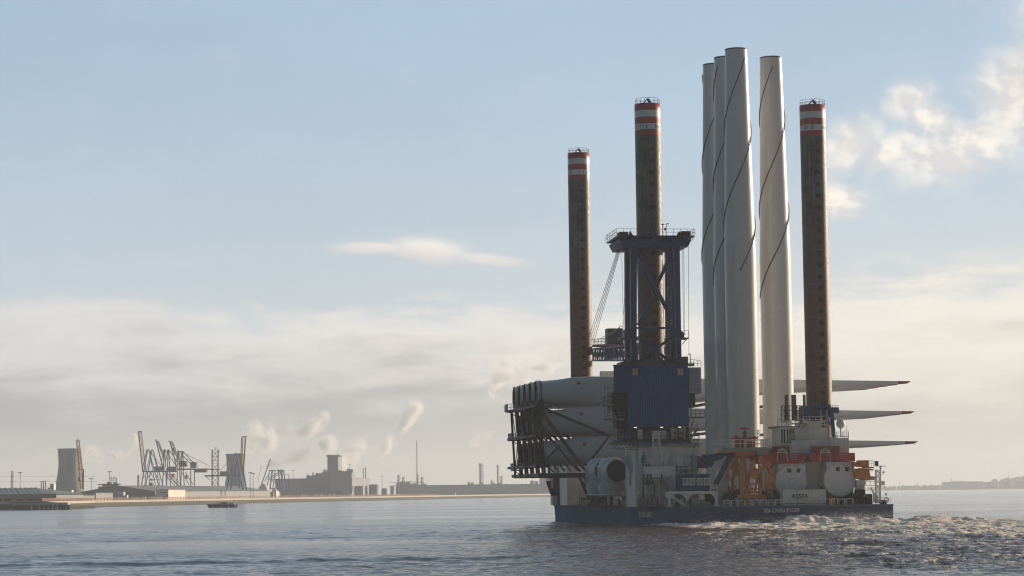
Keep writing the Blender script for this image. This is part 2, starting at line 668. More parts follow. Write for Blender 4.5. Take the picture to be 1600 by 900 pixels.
M['shedroof'] = paint('shed roof grey green', (0.15, 0.165, 0.15), 0.7, 0.4, 0.02, grime=(0.10, 0.11, 0.10))
M['plant'] = paint('plant cladding', (0.19, 0.215, 0.25), 0.6, 0.25, 0.01)
M['wood'] = paint('dark wet timber', (0.05, 0.042, 0.035), 0.8, 0.3, 0.2)


def leg_mat():
    m, n, b, out = mat_new('rusty leg steel')
    oc = n.node('ShaderNodeTexCoord').outputs['Object']
    x, y, z = n.sep(oc)
    low = n.ss(z, 38.0, 68.0, 1.0, 0.0)       # height above the deck: more rust below the splash mark
    streaky = n.noise(n.vm('MULTIPLY', oc, (1.2, 1.2, 0.13)), 1.0, 7, 0.65, 0.3)
    patch = n.noise(n.vm('MULTIPLY', oc, (0.35, 0.35, 0.12)), 1.0, 5, 0.6)
    fine = n.noise(oc, 3.0, 5, 0.7)
    vert = n.m('ADD', n.m('MULTIPLY', n.noise(n.vm('MULTIPLY', oc, (4.0, 4.0, 0.12)), 1.0, 4, 0.6), 0.45), n.m('MULTIPLY', n.noise(n.vm('MULTIPLY', oc, (0.5, 0.5, 0.3)), 1.0, 6, 0.65), 0.55))
    r = n.m('ADD', n.m('MULTIPLY', streaky, 0.6), n.m('MULTIPLY', patch, 0.4))
    rf = n.ss(n.m('ADD', r, n.m('MULTIPLY', n.m('SUBTRACT', low, 0.5), 0.24)), 0.44, 0.60)
    base = n.mix(n.ss(vert, 0.40, 0.60), (0.022, 0.025, 0.028), (0.105, 0.104, 0.10))
    rust = n.mix(fine, (0.20, 0.072, 0.034), (0.034, 0.020, 0.015))
    c = n.mix(n.m('MULTIPLY', rf, 0.92), base, rust)
    # ring seams between the leg cans
    zz = n.m('FRACT', n.m('DIVIDE', z, 6.1))
    seam = n.m('MULTIPLY', n.ss(n.m('ABSOLUTE', n.m('SUBTRACT', zz, 0.5)), 0.484, 0.496), n.ss(fine, 0.35, 0.6))
    c = n.mix(n.m('MULTIPLY', seam, 0.55), c, (0.17, 0.16, 0.15))
    n.put(b.inputs['Base Color'], c)
    n.put(b.inputs['Roughness'], n.ss(fine, 0.3, 0.7, 0.42, 0.7))
    bp = n.node('ShaderNodeBump')
    bp.inputs['Distance'].default_value = 0.05
    bp.inputs['Strength'].default_value = 0.5
    n.put(bp.inputs['Height'], n.m('ADD', vert, fine))
    n.put(b.inputs['Normal'], bp.outputs[0])
    return m


M['leg'] = leg_mat()


def corrugated(name, col, pitch, axis='x', depth=0.03, rough=0.5, rust=0.15, spec=0.5):
    m = paint(name, col, rough, 0.3, 0.3, rust, spec=spec, grime=tuple(x * 0.5 for x in col))
    n = NT(m.node_tree)
    b = m.node_tree.nodes['Principled BSDF']
    oc = n.node('ShaderNodeTexCoord').outputs['Object']
    s = n.sep(oc)[{'x': 0, 'y': 1, 'z': 2}[axis]]
    w = n.m('SINE', n.m('MULTIPLY', s, 2 * PI / pitch))
    bp = n.node('ShaderNodeBump')
    bp.inputs['Distance'].default_value = depth
    bp.inputs['Strength'].default_value = 1.0
    n.put(bp.inputs['Height'], w)
    n.put(b.inputs['Normal'], bp.outputs[0])
    return m


M['container'] = corrugated('white corrugated container', (0.55, 0.55, 0.53), 0.3)
M['bluepanel'] = corrugated('blue ribbed cladding', (0.002, 0.046, 0.155), 0.42, depth=0.006, rough=0.5, rust=0.1, spec=0.25)


def wake_foam(n, b):
    pass

# ---------------------------------------------------------------- water
def hash2(ix, iy, seed):
    h = (ix.astype(np.int64) * 374761393 + iy.astype(np.int64) * 668265263 + seed * 974711) & 0x7fffffff
    h = ((h ^ (h >> 13)) * 1274126177) & 0x7fffffff
    h = (h ^ (h >> 16)) & 0xffff
    return h / 65535.0


def vnoise(x, y, seed=0):
    ix, iy = np.floor(x), np.floor(y)
    fx, fy = x - ix, y - iy
    fx = fx * fx * fx * (fx * (fx * 6 - 15) + 10)
    fy = fy * fy * fy * (fy * (fy * 6 - 15) + 10)
    a = hash2(ix, iy, seed); b = hash2(ix + 1, iy, seed)
    c = hash2(ix, iy + 1, seed); d = hash2(ix + 1, iy + 1, seed)
    return (a * (1 - fx) + b * fx) * (1 - fy) + (c * (1 - fx) + d * fx) * fy


def fbm(x, y, oct=4, seed=0, gain=0.5):
    t = 0; a = 1; s = 0
    for i in range(oct):
        ca, sa = math.cos(0.7 * i + 0.3), math.sin(0.7 * i + 0.3)
        f = 2.03 ** i
        t = t + a * vnoise((x * ca - y * sa) * f + 17.1 * i, (x * sa + y * ca) * f, seed + i)
        s += a
        a *= gain
    return t / s


def ridge(x, y, oct=4, seed=0, gain=0.55):
    t = 0; a = 1; s = 0
    for i in range(oct):
        ca, sa = math.cos(1.1 * i + 0.2), math.sin(1.1 * i + 0.2)
        f = 2.1 ** i
        n = vnoise((x * ca - y * sa) * f + 5.7 * i, (x * sa + y * ca) * f, seed + i)
        t = t + a * (1 - np.abs(2 * n - 1))
        s += a
        a *= gain
    return t / s


def sstep(x, a, b):
    t = np.clip((x - a) / (b - a), 0, 1)
    return t * t * (3 - 2 * t)


rad = np.concatenate([[2, 20, 40], np.arange(60, 150, 1.5), np.arange(150, 265, 0.30), np.arange(265, 430, 0.42),
                      430 * (800 / 430) ** np.linspace(0, 1, 190)[0:], 800 * (25000 / 800) ** np.linspace(0, 1, 90)[1:]])
dense = np.linspace(-16.0, 16.0, 800)
ang = np.concatenate([np.linspace(-180, -20, 33), [-17.5], dense, [17.5], np.linspace(20, 180, 33)[:-1]])
AR = np.radians(ang)
RR, TT = np.meshgrid(rad, AR, indexing='ij')
X = RR * np.sin(TT)
Y = RR * np.cos(TT)
th = SHIP.th
Us = (X - SHIP.o.x) * math.cos(th) + (Y - SHIP.o.y) * math.sin(th)
Vs = -(X - SHIP.o.x) * math.sin(th) + (Y - SHIP.o.y) * math.cos(th)
win = sstep(np.abs(np.degrees(TT)), 16.5, 15.6) * sstep(RR, 3500, 900) * sstep(RR, 100, 150)

# general chop, ruffled in patches
pat = fbm(X / 90 + 4, Y / 130, 4, 3)
calm = sstep(pat, 0.36, 0.62)
ch = (fbm(X / 7.0, Y / 4.6, 2, 21) - 0.5) * 0.8 + (fbm(X / 2.4, Y / 1.7, 3, 31, 0.6) - 0.5) * 0.8
H = ch * (0.08 + 0.28 * calm) * sstep(RR, 750, 260)
# turbulent water behind and beside the ship
side = sstep(X + 0.06 * (400 - Y) + 14 * (fbm(X / 30, Y / 30, 3, 333) - 0.5), -22.0, 40.0) * sstep(Y, 470, 405)
turb = side * sstep(Y, 120, 200)
ch2 = (ridge(X / 9.0, Y / 7.0, 2, 41) - 0.55) * 0.9 + (ridge(X / 3.2 + 0.5, Y / 2.3, 4, 51, 0.6) - 0.55) * 1.1
H = H + turb * ch2 * (0.30 + 0.36 * sstep(fbm(X / 22, Y / 30, 3, 77), 0.38, 0.62))
# white water thrown up by the stern thrusters
edgeL = sstep(Us, -14 - 0 * Us, 4) * sstep(Us + Vs * 0.16, -6, 4)
nearb = 395 - 140 * sstep(X, 14.0, 36.0)
zone = sstep(Y, nearb - 18, nearb + 35) * edgeL * sstep(Vs, 14, -1.0)
zone = zone * np.where((Us > 44.5) & (Vs > -1), sstep(Vs, 60, -1) * 1.0, 1.0)
out = (Us > 44.5)
zone = np.where(out, sstep(Y, nearb - 18, nearb + 35) * sstep(Vs, 34, 4) * sstep(Us, 140, 60), zone)
fst = ridge(X / 7.5 + 3.3 * fbm(X / 9, Y / 9, 3, 5), Y / 6.0 + 2.5 * fbm(X / 8, Y / 8, 3, 9), 5, 61, 0.6)
fine = fbm(X / 0.9, Y / 1.1, 3, 91, 0.6)
core_ = np.exp(-((Vs + 9.0) / 9.5) ** 2) * sstep(Us, 0, 9) * sstep(Us, 78, 50)
foam = zone * sstep(fst + 0.20 * core_ + 0.12 * zone, 0.52, 0.76)
foam = np.maximum(foam, zone * core_ * sstep(fine + 0.5 * fst, 0.55, 0.85) * 1.0)
far_t = zone * sstep(fbm(X / 2.0, Y / 1.3, 4, 15), 0.45, 0.57) * 0.95
foam = np.maximum(foam, far_t * sstep(Vs, -95, -40))
# thin streaks of spent foam drifting towards the viewer
strk = turb * sstep(ridge(X / 5.0, Y / 9.0, 5, 71, 0.62), 0.66, 0.78) * 0.75 * sstep(X, 9.0, 32.0)
foam = np.clip(np.maximum(foam, strk), 0, 1)
bulge = np.exp(-((Vs + 7.5) / 4.8) ** 2) * sstep(Us, 3, 13) * sstep(Us, 66, 42)
lump = fbm(Us / 5.5, Vs / 5.0, 4, 101, 0.6)
H = H + bulge * (0.32 + 2.6 * (lump - 0.30) - 0.45 * np.exp(-((Us - 20) / 5.0) ** 2))
H = H + zone * ((ridge(X / 4.0, Y / 3.4, 5, 111, 0.55) - 0.5) * 0.62 + (fine - 0.5) * 0.08)
H = H + zone * (fbm(X / 11.0, Y / 9.0, 2, 120) - 0.5) * 0.7 * sstep(Vs, -120, -10)
# the long low wash line in the left foreground, and a second one farther out
wash = np.exp(-((Y - 214 - 0.10 * X - 6 * (fbm(X / 25, X * 0, 3, 5) - 0.5)) / 0.8) ** 2) * sstep(X, 16, 2)
H = H + wash * (0.12 + 0.22 * fbm(X / 3.0, Y / 3.0, 3, 8))
# bow wash running along the port side
ps = np.exp(-((Us + 5.0 + 0.03 * Vs) / 2.5) ** 2) * sstep(Vs, -30, 10) * sstep(Vs, 120, 108)
H = H + ps * 0.5 * (fbm(X / 3.0, Y / 5.0, 3, 14) - 0.3)
# water inside the hull outline stays below the deck
inside = (Us > 1.0) & (Us < 43) & (Vs > 1) & (Vs < 116)
H = np.where(inside, np.minimum(H, 0.0) * 0 - 0.6, H)
H = H * win
FO = foam * win
nr, na = RR.shape
co = np.empty((nr * na, 3), dtype=np.float32)
co[:, 0] = X.ravel(); co[:, 1] = Y.ravel(); co[:, 2] = H.ravel()
i = np.arange(nr - 1)[:, None] * na
j = np.arange(na)[None, :]
jn = (j + 1) % na
quads = np.stack([i + j, i + jn, i + na + jn, i + na + j], axis=-1).reshape(-1, 4)[:, ::-1]
me = bpy.data.meshes.new('water')
me.vertices.add(nr * na)
me.vertices.foreach_set('co', co.ravel())
nf = len(quads)
me.loops.add(nf * 4)
me.loops.foreach_set('vertex_index', quads.astype(np.int32).ravel())
me.polygons.add(nf)
me.polygons.foreach_set('loop_start', np.arange(0, nf * 4, 4, dtype=np.int32))
me.polygons.foreach_set('use_smooth', np.ones(nf, dtype=bool))
at = me.attributes.new('foam', 'FLOAT', 'POINT')
at.data.foreach_set('value', FO.astype(np.float32).ravel())
at2 = me.attributes.new('silt', 'FLOAT', 'POINT')
at2.data.foreach_set('value', np.clip(turb * win, 0, 1).astype(np.float32).ravel())
me.update()
me.validate()
water = bpy.data.objects.new('water', me)
COL.objects.link(water)
tag(water, kind='structure')
water['label'] = 'choppy grey brown river water with churned foam behind the ship'

m, n, b, out = mat_new('river water')
geo = n.node('ShaderNodeNewGeometry').outputs['Position']
fa = n.node('ShaderNodeAttribute', attribute_name='foam').outputs['Fac']
si = n.node('ShaderNodeAttribute', attribute_name='silt').outputs['Fac']
f1 = n.noise(n.vm('MULTIPLY', geo, (1.0, 0.8, 1.0)), 2.4, 8, 0.75, 0.6)
f2 = n.noise(geo, 0.5, 4, 0.6)
ff = n.ss(n.m('ADD', fa, n.m('MULTIPLY', n.m('SUBTRACT', f1, 0.5), 2.6)), 0.50, 0.68)
ff = n.m('MULTIPLY', ff, n.ss(fa, 0.02, 0.15))
wc = n.mix(si, (0.045, 0.055, 0.068), (0.12, 0.076, 0.054))
fc = n.mix(n.ss(f2, 0.35, 0.65), (0.95, 0.89, 0.80), (0.80, 0.69, 0.57))
n.put(b.inputs['Base Color'], n.mix(ff, wc, fc))
patch = n.noise(n.vm('MULTIPLY', geo, (0.006, 0.014, 0.0)), 1.0, 5, 0.6)
ruf = n.ss(patch, 0.32, 0.68)
n.put(b.inputs['Roughness'], n.mix(ff, n.mix(si, n.mix(ruf, (0.08,) * 3, (0.16,) * 3), (0.06,) * 3), (0.85,) * 3))
b.inputs['IOR'].default_value = 1.33
n.put(b.inputs['Specular IOR Level'], n.m('SUBTRACT', n.ss(ff, 0, 1, 0.5, 0.15), n.m('MULTIPLY', si, 0.12)))
r1 = n.noise(n.vm('MULTIPLY', geo, (1.0, 1.5, 1.0)), 1.1, 5, 0.62)
r2 = n.noise(n.vm('MULTIPLY', geo, (1.0, 1.4, 1.0)), 0.16, 4, 0.6)
hh = n.m('ADD', n.m('MULTIPLY', r1, n.ss(ruf, 0, 1, 0.20, 0.34)), n.m('MULTIPLY', r2, n.ss(ruf, 0, 1, 0.35, 0.75)))
hh = n.m('ADD', hh, n.m('MULTIPLY', r1, n.m('MULTIPLY', si, 0.7)))
hh = n.m('ADD', hh, n.m('MULTIPLY', f1, n.m('MULTIPLY', ff, 0.45)))
bp = n.node('ShaderNodeBump')
bp.inputs['Strength'].default_value = 1.0
bp.inputs['Distance'].default_value = 0.55
n.put(bp.inputs['Height'], hh)
n.put(b.inputs['Normal'], bp.outputs[0])
me.materials.append(m)
M['water'] = m

# droplets thrown up along the crest
sp = MB()
pr = random.Random(99)
for k in range(5200):
    if k % 3 == 0:
        u, v = pr.gauss(50.5, 2.6), pr.gauss(-5, 2.5)
        z = 1.0 + abs(pr.gauss(0, 0.75))
    elif k % 3 == 1:
        u, v = pr.gauss(36, 5.0), pr.gauss(-7, 2.5)
        z = 1.2 + abs(pr.gauss(0, 0.5))
    else:
        u, v = pr.uniform(6, 62), pr.gauss(-8, 2.5)
        z = 0.8 + abs(pr.gauss(0, 0.42))
    r = pr.uniform(0.02, 0.055)
    p = SHIP.w((u, v, z))
    sp.add([p + Vector((r, 0, 0)), p + Vector((-r * .6, r, 0)), p + Vector((-r * .6, -r, 0)), p + Vector((0, 0, r * 1.4))], [(0, 1, 2), (0, 3, 1), (1, 3, 2), (2, 3, 0)])
M['spray'] = paint('white spray', (0.85, 0.80, 0.74), 0.6, 0.0)
so = sp.build('spray', M['spray'])
tag(so, 'fine spray drops thrown up along the churned crest behind the stern', kind='stuff')

# ---------------------------------------------------------------- the jack-up ship
use(SHIP)
DECK = 3.3
V0 = (20, 50, 0)
ship = thing('jack_up_ship', V0, 'blue jack-up ship under way with round legs raised and tower sections on deck', 'ship')
UR = S(1395.5, 786, 0).x                      # starboard stern corner
UL = S(1045, 790, 0).x                        # port stern corner
hull = MB()
# outline of the deck, port bow forward
out_ = [(UL, 0), (UR, 0), (UR, 12), (39, 20), (39, 103), (33, 118), (24, 127), (15, 127), (6, 118), (0, 106), (0, 12.5)]
vs = [(x, y, DECK) for x, y in out_]
lo = [(x + (0.25 if x < 20 else -0.25) * (1 if y > 5 else 0.4), y - (0 if y < 104 else (y - 104) * 0.3), -2.0) for x, y in out_]
n_ = len(out_)
hull.cur = 0
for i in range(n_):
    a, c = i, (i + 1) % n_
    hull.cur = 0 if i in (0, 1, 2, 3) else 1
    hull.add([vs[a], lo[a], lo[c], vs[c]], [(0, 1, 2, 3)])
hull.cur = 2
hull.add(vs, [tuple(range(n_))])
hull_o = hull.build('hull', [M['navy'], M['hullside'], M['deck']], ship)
# rubbing strake and plate edge under the deck
st = MB()
for i in (0, 10, 9):
    a, c = vs[i], vs[(i + 1) % n_]
    d = Vector((c[0] - a[0], c[1] - a[1], 0)).normalized()
    nn = Vector((d.y, -d.x, 0)) * 0.12
    st.bar(Vector(a) + nn - Vector((0, 0, 0.10)), Vector(c) + nn - Vector((0, 0, 0.10)), 0.14, 0.22)
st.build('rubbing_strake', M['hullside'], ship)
# raised bow with bulwark
bo = MB()
bo.cur = 0
bow = [(0.0, 106), (6, 118), (15, 127), (24, 127), (33, 118), (39, 103)]
top = [(x + (-1.6 if x < 20 else 1.6), y + 1.5, DECK + 5.2) for x, y in bow]
for i in range(len(bow) - 1):
    bo.add([(*bow[i], DECK), (*bow[i + 1], DECK), top[i + 1], top[i]], [(0, 1, 2, 3)])
bo.add([(*bow[0], DECK), top[0], top[-1], (*bow[-1], DECK)], [(0, 1, 2, 3)])
bo.add(top, [tuple(range(len(top)))])
bo.build('raised_bow', M['navy'], ship)
bh = MB()
p0, p1 = S(867, 752, 100), S(875, 738, 100)
bh.box((0.2, 106.5, DECK + 5.2), (38.5, 117, 13.4))
bh.box((2.0, 107, 13.4), (36, 116, 16.8))
bh.box((8.0, 108, 16.8), (31, 114, 20.0))
bridge = bh.build('deckhouse', M['white'], ship)
wn = MB()
for z in (11.2, 14.6, 18.0):
    for k in range(14):
        u = 3.5 + k * 2.3
        if z > 17 and not 9 < u < 29:
            continue
        yv = 106.5 if z < 13 else (107 if z < 16 else 108)
        wn.box((u, yv - 0.04, z), (u + 1.0, yv, z + 1.1))
wn.build('window', M['glass'], ship)
rb = MB()
q = S(867, 753, 103)
rb.box((q.x - 0.5, 102.5, q.z - 1.3), (q.x + 2.4, 105.8, q.z + 0.8))
rb.build('rescue_boat', M['redbox'], ship)
wb = MB()
q = S(868.5, 784, 103)
wb.box((q.x - 0.8, 102.0, DECK), (q.x + 0.2, 105.5, DECK + 2.0))
wb.build('deck_locker', M['white'], ship)
rr = MB()
for i in range(len(top) - 1):
    rr.rail([Vector(top[i]), Vector(top[i + 1])], 1.1, 2.0, 0.09)
rr.build('bow_rail', M['rail'], ship)

# ---- four legs
LEGS = [(4.35, 13.0, S(1011, 163.5, 13.0).z, 0), (34.7, 13.0, S(1268, 165.5, 13.0).z, 1),
        (4.45, 93.6, S(903, 240, 93.6).z, 2), (34.6, 93.6, S(903, 240, 93.6).z, 3)]
LR = 2.32


def leg_parts(u, v, zt, k):
    zb = 4.0
    lg = MB()
    zs = [zb, zt - 6.7 * 0.86]
    lg.lathe((u, v, 0), [(LR, zb), (LR, zs[1])], 40)
    # pin holes down the face and on the far sides
    lg.cur = 1
    step = 2.08
    for a0 in (-PI / 2 + 0.06, PI / 2 + 0.06):
        for j in range(int((zs[1] - 8) / step)):
            z = zs[1] - 2.6 - j * step
            nx, ny = math.cos(a0), math.sin(a0)
            cx, cy = u + nx * (LR - 0.12), v + ny * (LR - 0.12)
            lg.tube((cx, cy, z), (cx + nx * 0.15, cy + ny * 0.15, z), 0.44, n=12)
    o = lg.build('leg', [M['leg'], M['black']], ship)
    bands = [(0, 1.5, 'red'), (1.5, 2.9, 'white'), (2.9, 4.3, 'red'), (4.3, 5.55, 'white'), (5.55, 6.75, 'red')]
    s = 0.86
    for j, (a, b_, c) in enumerate(bands):
        t = MB()
        za, zbb = zt - a * s, zt - b_ * s
        prof = [(LR + 0.01, zbb), (LR + 0.01, za)]
        if j == 0:
            prof += [(LR * 0.5, za + 0.01), (0.02, za + 0.01)]
        t.lathe((u, v, 0), prof, 40, sm=True)
        t.build('red_band' if c == 'red' else 'white_band', M['redleg' if c == 'red' else 'whiteleg'], o)
        if j == 3:
            # the worn row of dark figures and strokes on the lower white band
            w = MB()
            pr = random.Random(40 + k)
            a0 = -PI + 0.35
            while a0 < -0.25:
                wd = pr.choice([0.05, 0.07, 0.10, 0.16])
                hh = pr.uniform(0.55, 0.82) * (za - zbb)
                zc = (za + zbb) / 2 + pr.uniform(-0.08, 0.08)
                if pr.random() < (0.55 if k < 2 else 0.28):
                    cu_, sv = math.cos(a0), math.sin(a0)
                    c0 = Vector((u + cu_ * (LR + 0.02), v + sv * (LR + 0.02), zc))
                    tdir = Vector((-sv, cu_, 0)) * wd / 2
                    nn = Vector((cu_, sv, 0)) * 0.012
                    hz = Vector((0, 0, hh / 2))
                    w.add([c0 - tdir - hz + nn, c0 + tdir - hz + nn, c0 + tdir + hz + nn, c0 - tdir + hz + nn,
                           c0 - tdir - hz - nn, c0 + tdir - hz - nn, c0 + tdir + hz - nn, c0 - tdir + hz - nn],
                          [(0, 1, 2, 3), (7, 6, 5, 4), (0, 4, 5, 1), (1, 5, 6, 2), (2, 6, 7, 3), (3, 7, 4, 0)])
                a0 += wd / LR + pr.uniform(0.05, 0.11)
            w.build('draught_mark', M['dletter'], o)
    t = MB()
    pts = [(u + math.cos(2 * PI * i / 16) * (LR - 0.1), v + math.sin(2 * PI * i / 16) * (LR - 0.1), zt) for i in range(16)]
    t.rail(pts, 0.95, 2.0, 0.05, (1.0, 0.5), close=True)
    t.build('top_rail', M['darkrail'], o)
    t = MB()
    t.bar((u - 1.0, v - 1.2, zt), (u - 0.25, v - 1.2, zt + 0.85), 0.16)
    t.bar((u - 0.25, v - 1.2, zt + 0.9), (u + 0.35, v - 1.2, zt + 0.1), 0.36)
    t.build('hatch_frame', M['black'], o)


for lgd in LEGS:
    leg_parts(*lgd)

# ---- jack houses around the legs
JT = S(1050, 692, 7.5).z                     # roof of the aft jack houses
uC0 = S(998, 740, 7.5).x


def feather(mb, u, v0, z0, s):
    """two drooping leaf shapes on the side wall, in the plane of constant u"""
    for dv, dz, L, w, t in ((0.0, 0.0, 3.6, 3.6, -0.8), (1.8, 0.9, 2.5, 2.4, 0.9), (-0.3, -2.3, 1.9, 1.6, -0.3)):
        pts = []
        for i in range(9):
            a = i / 8
            pts.append((v0 + dv * s + math.sin(PI * a) * w * s * 0.55 + t * a * L * 0.4 * s, z0 + dz * s + (0.5 - a) * L * s))
        for i in range(7, 0, -1):
            a = i / 8
            pts.append((v0 + dv * s - math.sin(PI * a) * w * s * 0.55 + t * a * L * 0.4 * s, z0 + dz * s + (0.5 - a) * L * s))
        mb.prism(pts, u, u - 0.03, 'X')


jh = MB()
jh.box((uC0 - 0.02, 7.5, DECK), (uC0 + 10.6, 18.5, JT))
j1 = jh.build('jack_house', M['white'], ship, bevel=0.05)
j1['label'] = 'white jack house under the crane with a blue leaf emblem on its side'
t = MB()
# side column flush with the ship's side, and panel seams
t.box((0.12, 8.2, DECK), (uC0 - 0.03, 17.8, JT - 0.4))
t.build('side_column', M['white'], j1)
t = MB()
for k in range(1, 6):
    t.box((uC0 + k * 1.85 - 0.05, 7.44, DECK + 1), (uC0 + k * 1.85 + 0.05, 7.498, JT - 0.5))
for z in (6.5, 9.6, 12.4):
    t.box((uC0 + 0.1, 7.43, z), (uC0 + 10.5, 7.497, z + 0.09))
t.build('stiffener', M['white'], j1)
t = MB()
feather(t, 0.11, 13.2, 10.6, 1.15)
t.build('leaf_emblem', M['logo'], j1)
t = MB()
feather(t, 0, 0, 0, 1.0)
t2 = MB()
for p in [(-1.1, 0.4), (0.2, 0.0)]:
    pts = []
    for i in range(9):
        a = i / 8
        pts.append((uC0 + 0.75 + p[0] + math.sin(PI * a) * 0.45, 11.4 + p[1] + (0.5 - a) * 3.6))
    for i in range(7, 0, -1):
        a = i / 8
        pts.append((uC0 + 0.75 + p[0] - math.sin(PI * a) * 0.45, 11.4 + p[1] + (0.5 - a) * 3.6))
    if p[0] > -0.5:
        t2.prism(pts, 7.498, 7.46, 'Y')
t2.build('leaf_emblem', M['logo'], j1)

# starboard aft jack house with its upper decks
aR0, aR1 = S(1237, 720, 8.0).x, S(1327, 720, 8.0).x
zR = S(1270, 688, 8.0).z
t = MB()
t.box((aR0, 8.0, DECK), (aR1 - 3.4, 19, zR))
t.box((aR1 - 3.4, 7.9, DECK), (aR1, 19.5, S(1315, 684, 8).z))
j2 = t.build('jack_house', M['white'], ship, bevel=0.05)
j2['label'] = 'white jack house behind the two nacelles'
t = MB()
u0, u1 = S(1243, 680, 9).x, S(1293, 680, 9).x
t.box((u0, 9.5, zR), (u1, 18, S(1270, 668, 9).z))
u0, u1 = S(1262, 680, 9).x, S(1282, 680, 9).x
t.box((u0, 9.0, S(1270, 668, 9).z), (u1, 18, S(1270, 661, 9).z))
t.build('control_room', M['white'], j2)
t = MB()
z1, z2 = zR, S(1270, 668, 9).z
t.rail([(S(1236, 690, 8).x, 8.1, z1), (S(1305, 690, 8).x, 8.1, z1), (S(1305, 690, 8).x, 19, z1)], 1.1, 1.1, 0.09)
t.rail([(S(1250, 668, 9).x, 9.6, z2), (S(1300, 668, 9).x, 9.6, z2)], 1.1, 1.1, 0.09)
t.rail([(S(1307, 683, 8).x, 8, S(1315, 684, 8).z), (S(1326, 683, 8).x, 8, S(1315, 684, 8).z)], 1.0, 1.0, 0.08)
zz = S(1270, 661, 9).z
t.box((S(1255, 661, 8).x, 8.2, zz), (S(1286, 661, 8).x, 18, zz + 0.25))
t.rail([(S(1256, 661, 8).x, 8.3, zz), (S(1285, 661, 8).x, 8.3, zz)], 1.1, 1.0, 0.09)
t.build('walkway', M['rail'], j2)
t = MB()
for k in range(7):
    u = S(1283 + k * 0.0, 660, 8.6).x
    z = S(1283, 690, 8.6).z + k * 0.75
    t.bar((u, 8.6, z), (u + 1.1, 8.6, z), 0.08)
t.bar((u, 8.6, DECK + 11), (u, 8.6, z + 1), 0.1)
t.bar((u + 1.1, 8.6, DECK + 11), (u + 1.1, 8.6, z + 1), 0.1)
t.bar(S(1276, 688, 8.5), S(1286, 668, 8.5), 0.14)
t.build('ladder', M['rail'], j2)
t = MB()
a, c = S(1217.5, 668, 8.3), S(1236, 695.5, 8.3)
t.box((a.x, 8.3, c.z), (c.x, 14, a.z))
t.cur = 1
for k in range(4):
    x = a.x + 0.32 + k * 0.46 + (0.12 if k > 1 else 0)
    t.box((x, 8.25, c.z + 0.35), (x + 0.26, 8.299, a.z - 0.3))
t.build('vent_house', [M['white'], M['black']], j2)
# dark exhaust stacks in an open frame
fr = MB()
for px, w in ((1228.5, 5.5), (1240, 8), (1256.5, 4.5)):
    p, r = S(px, 617, 10), w / 9.0 / 2
    b0 = S(px, 657, 10)
    fr.tube((p.x, 10, b0.z), (p.x, 10, p.z), r, n=14)
    fr.tube((p.x, 10, p.z - 0.1), (p.x, 10, p.z + 0.02), r * 0.8, n=14)
ex = fr.build('exhaust_stack', M['leg'], ship)
t = MB()
a, c = S(1221, 634, 9.2), S(1256, 657, 9.2)
for px in (1221, 1226, 1233, 1245, 1249, 1252, 1256):
    t.bar(S(px, 634, 9.2), S(px, 658, 9.2), 0.13)
for y in (634, 641, 650, 658):
    t.bar(S(1221, y, 9.2), S(1256, y, 9.2), 0.12)
for (x0, x1) in ((1221, 1226), (1245, 1249), (1249, 1256)):
    t.bar(S(x0, 634, 9.2), S(x1, 641, 9.2), 0.10)
    t.bar(S(x0, 650, 9.2), S(x1, 641, 9.2), 0.10)
t.bar(S(1256, 641, 9.3), S(1248, 668, 9.3), 0.12)
t.build('stack_frame', M['cranedark'], ship)
t = MB()
a, c = S(1215, 660, 8.6), S(1243, 668, 8.6)
t.box((a.x, 8.6, c.z), (c.x, 16, c.z + 0.3))
t.rail([(a.x, 8.7, c.z + 0.3), (c.x, 8.7, c.z + 0.3)], 1.1, 0.8, 0.08)
t.build('stack_platform', M['grey'], ship)
# blue jacking gear and knuckle arm on the starboard leg
t = MB()
for (x0, y0, x1, y1, v0, v1) in ((1256, 634, 1273, 653, 9, 12), (1274, 640, 1291, 650, 9.2, 12), (1292, 634, 1299, 651, 9, 13)):
    a, c = S(x0, y0, v0), S(x1, y1, v0)
    t.box((a.x, v0, c.z), (c.x, v1, a.z))
a, c = S(1276, 632, 9.4), S(1298, 637, 9.4)
t.box((a.x, 9.4, c.z), (c.x, 13, a.z))
p = S(1306, 641, 9.0)
t.tube((p.x - 1.0, 9.2, p.z), (p.x + 0.5, 9.2, p.z), 0.55, n=14)
t.bar(S(1297, 640, 8.9), S(1308, 640, 8.9), 0.7)
t.bar(S(1298.5, 640, 8.8), S(1304, 696, 8.8), 0.72, 0.6)
t.bar(S(1293, 655, 8.7), S(1297, 664, 8.7), 0.3)
ka = t.build('knuckle_arm', M['blue'], ship)
t = MB()
a = S(1306, 636, 8.8)
t.rail([S(1301, 647, 8.8), S(1310, 647, 8.8)], 1.5, 0.5, 0.06)
t.bar(S(1271, 632, 8.9), S(1271, 627, 8.9), 0.08)
t.bar(S(1287, 632, 8.9), S(1287, 626, 8.9), 0.08)
t.build('arm_rail', M['darkrail'], ship)
# satellite dome
c = S(1313.5, 662, 9.0)
t = MB()
t.sphere(c, 0.78, 18, 12, 1.12)
t.tube((c.x, c.y, c.z - 2.4), (c.x, c.y, c.z - 0.6), 0.13)
t.build('satellite_dome', M['rail'], ship)
t = MB()
for px, y in ((1323, 665), (1319, 672), (1309, 678), (1325.5, 674)):
    t.bar(S(px, y, 8.6), S(px, 684, 8.6), 0.06)
t.bar(S(1307, 682, 8.6), S(1326, 682, 8.6), 0.1)
t.build('antenna', M['cranedark'], ship)
# forward jack houses
for (u0, u1, nm) in ((0.12, 11.0, 'p'), (28.5, 38.9, 's')):
    t = MB()
    zt = S(880, 738, 88).z + 2.0
    t.box((u0, 87.5, DECK), (u1, 98.5, zt))
    t.build('jack_house', M['white'], ship, bevel=0.05)

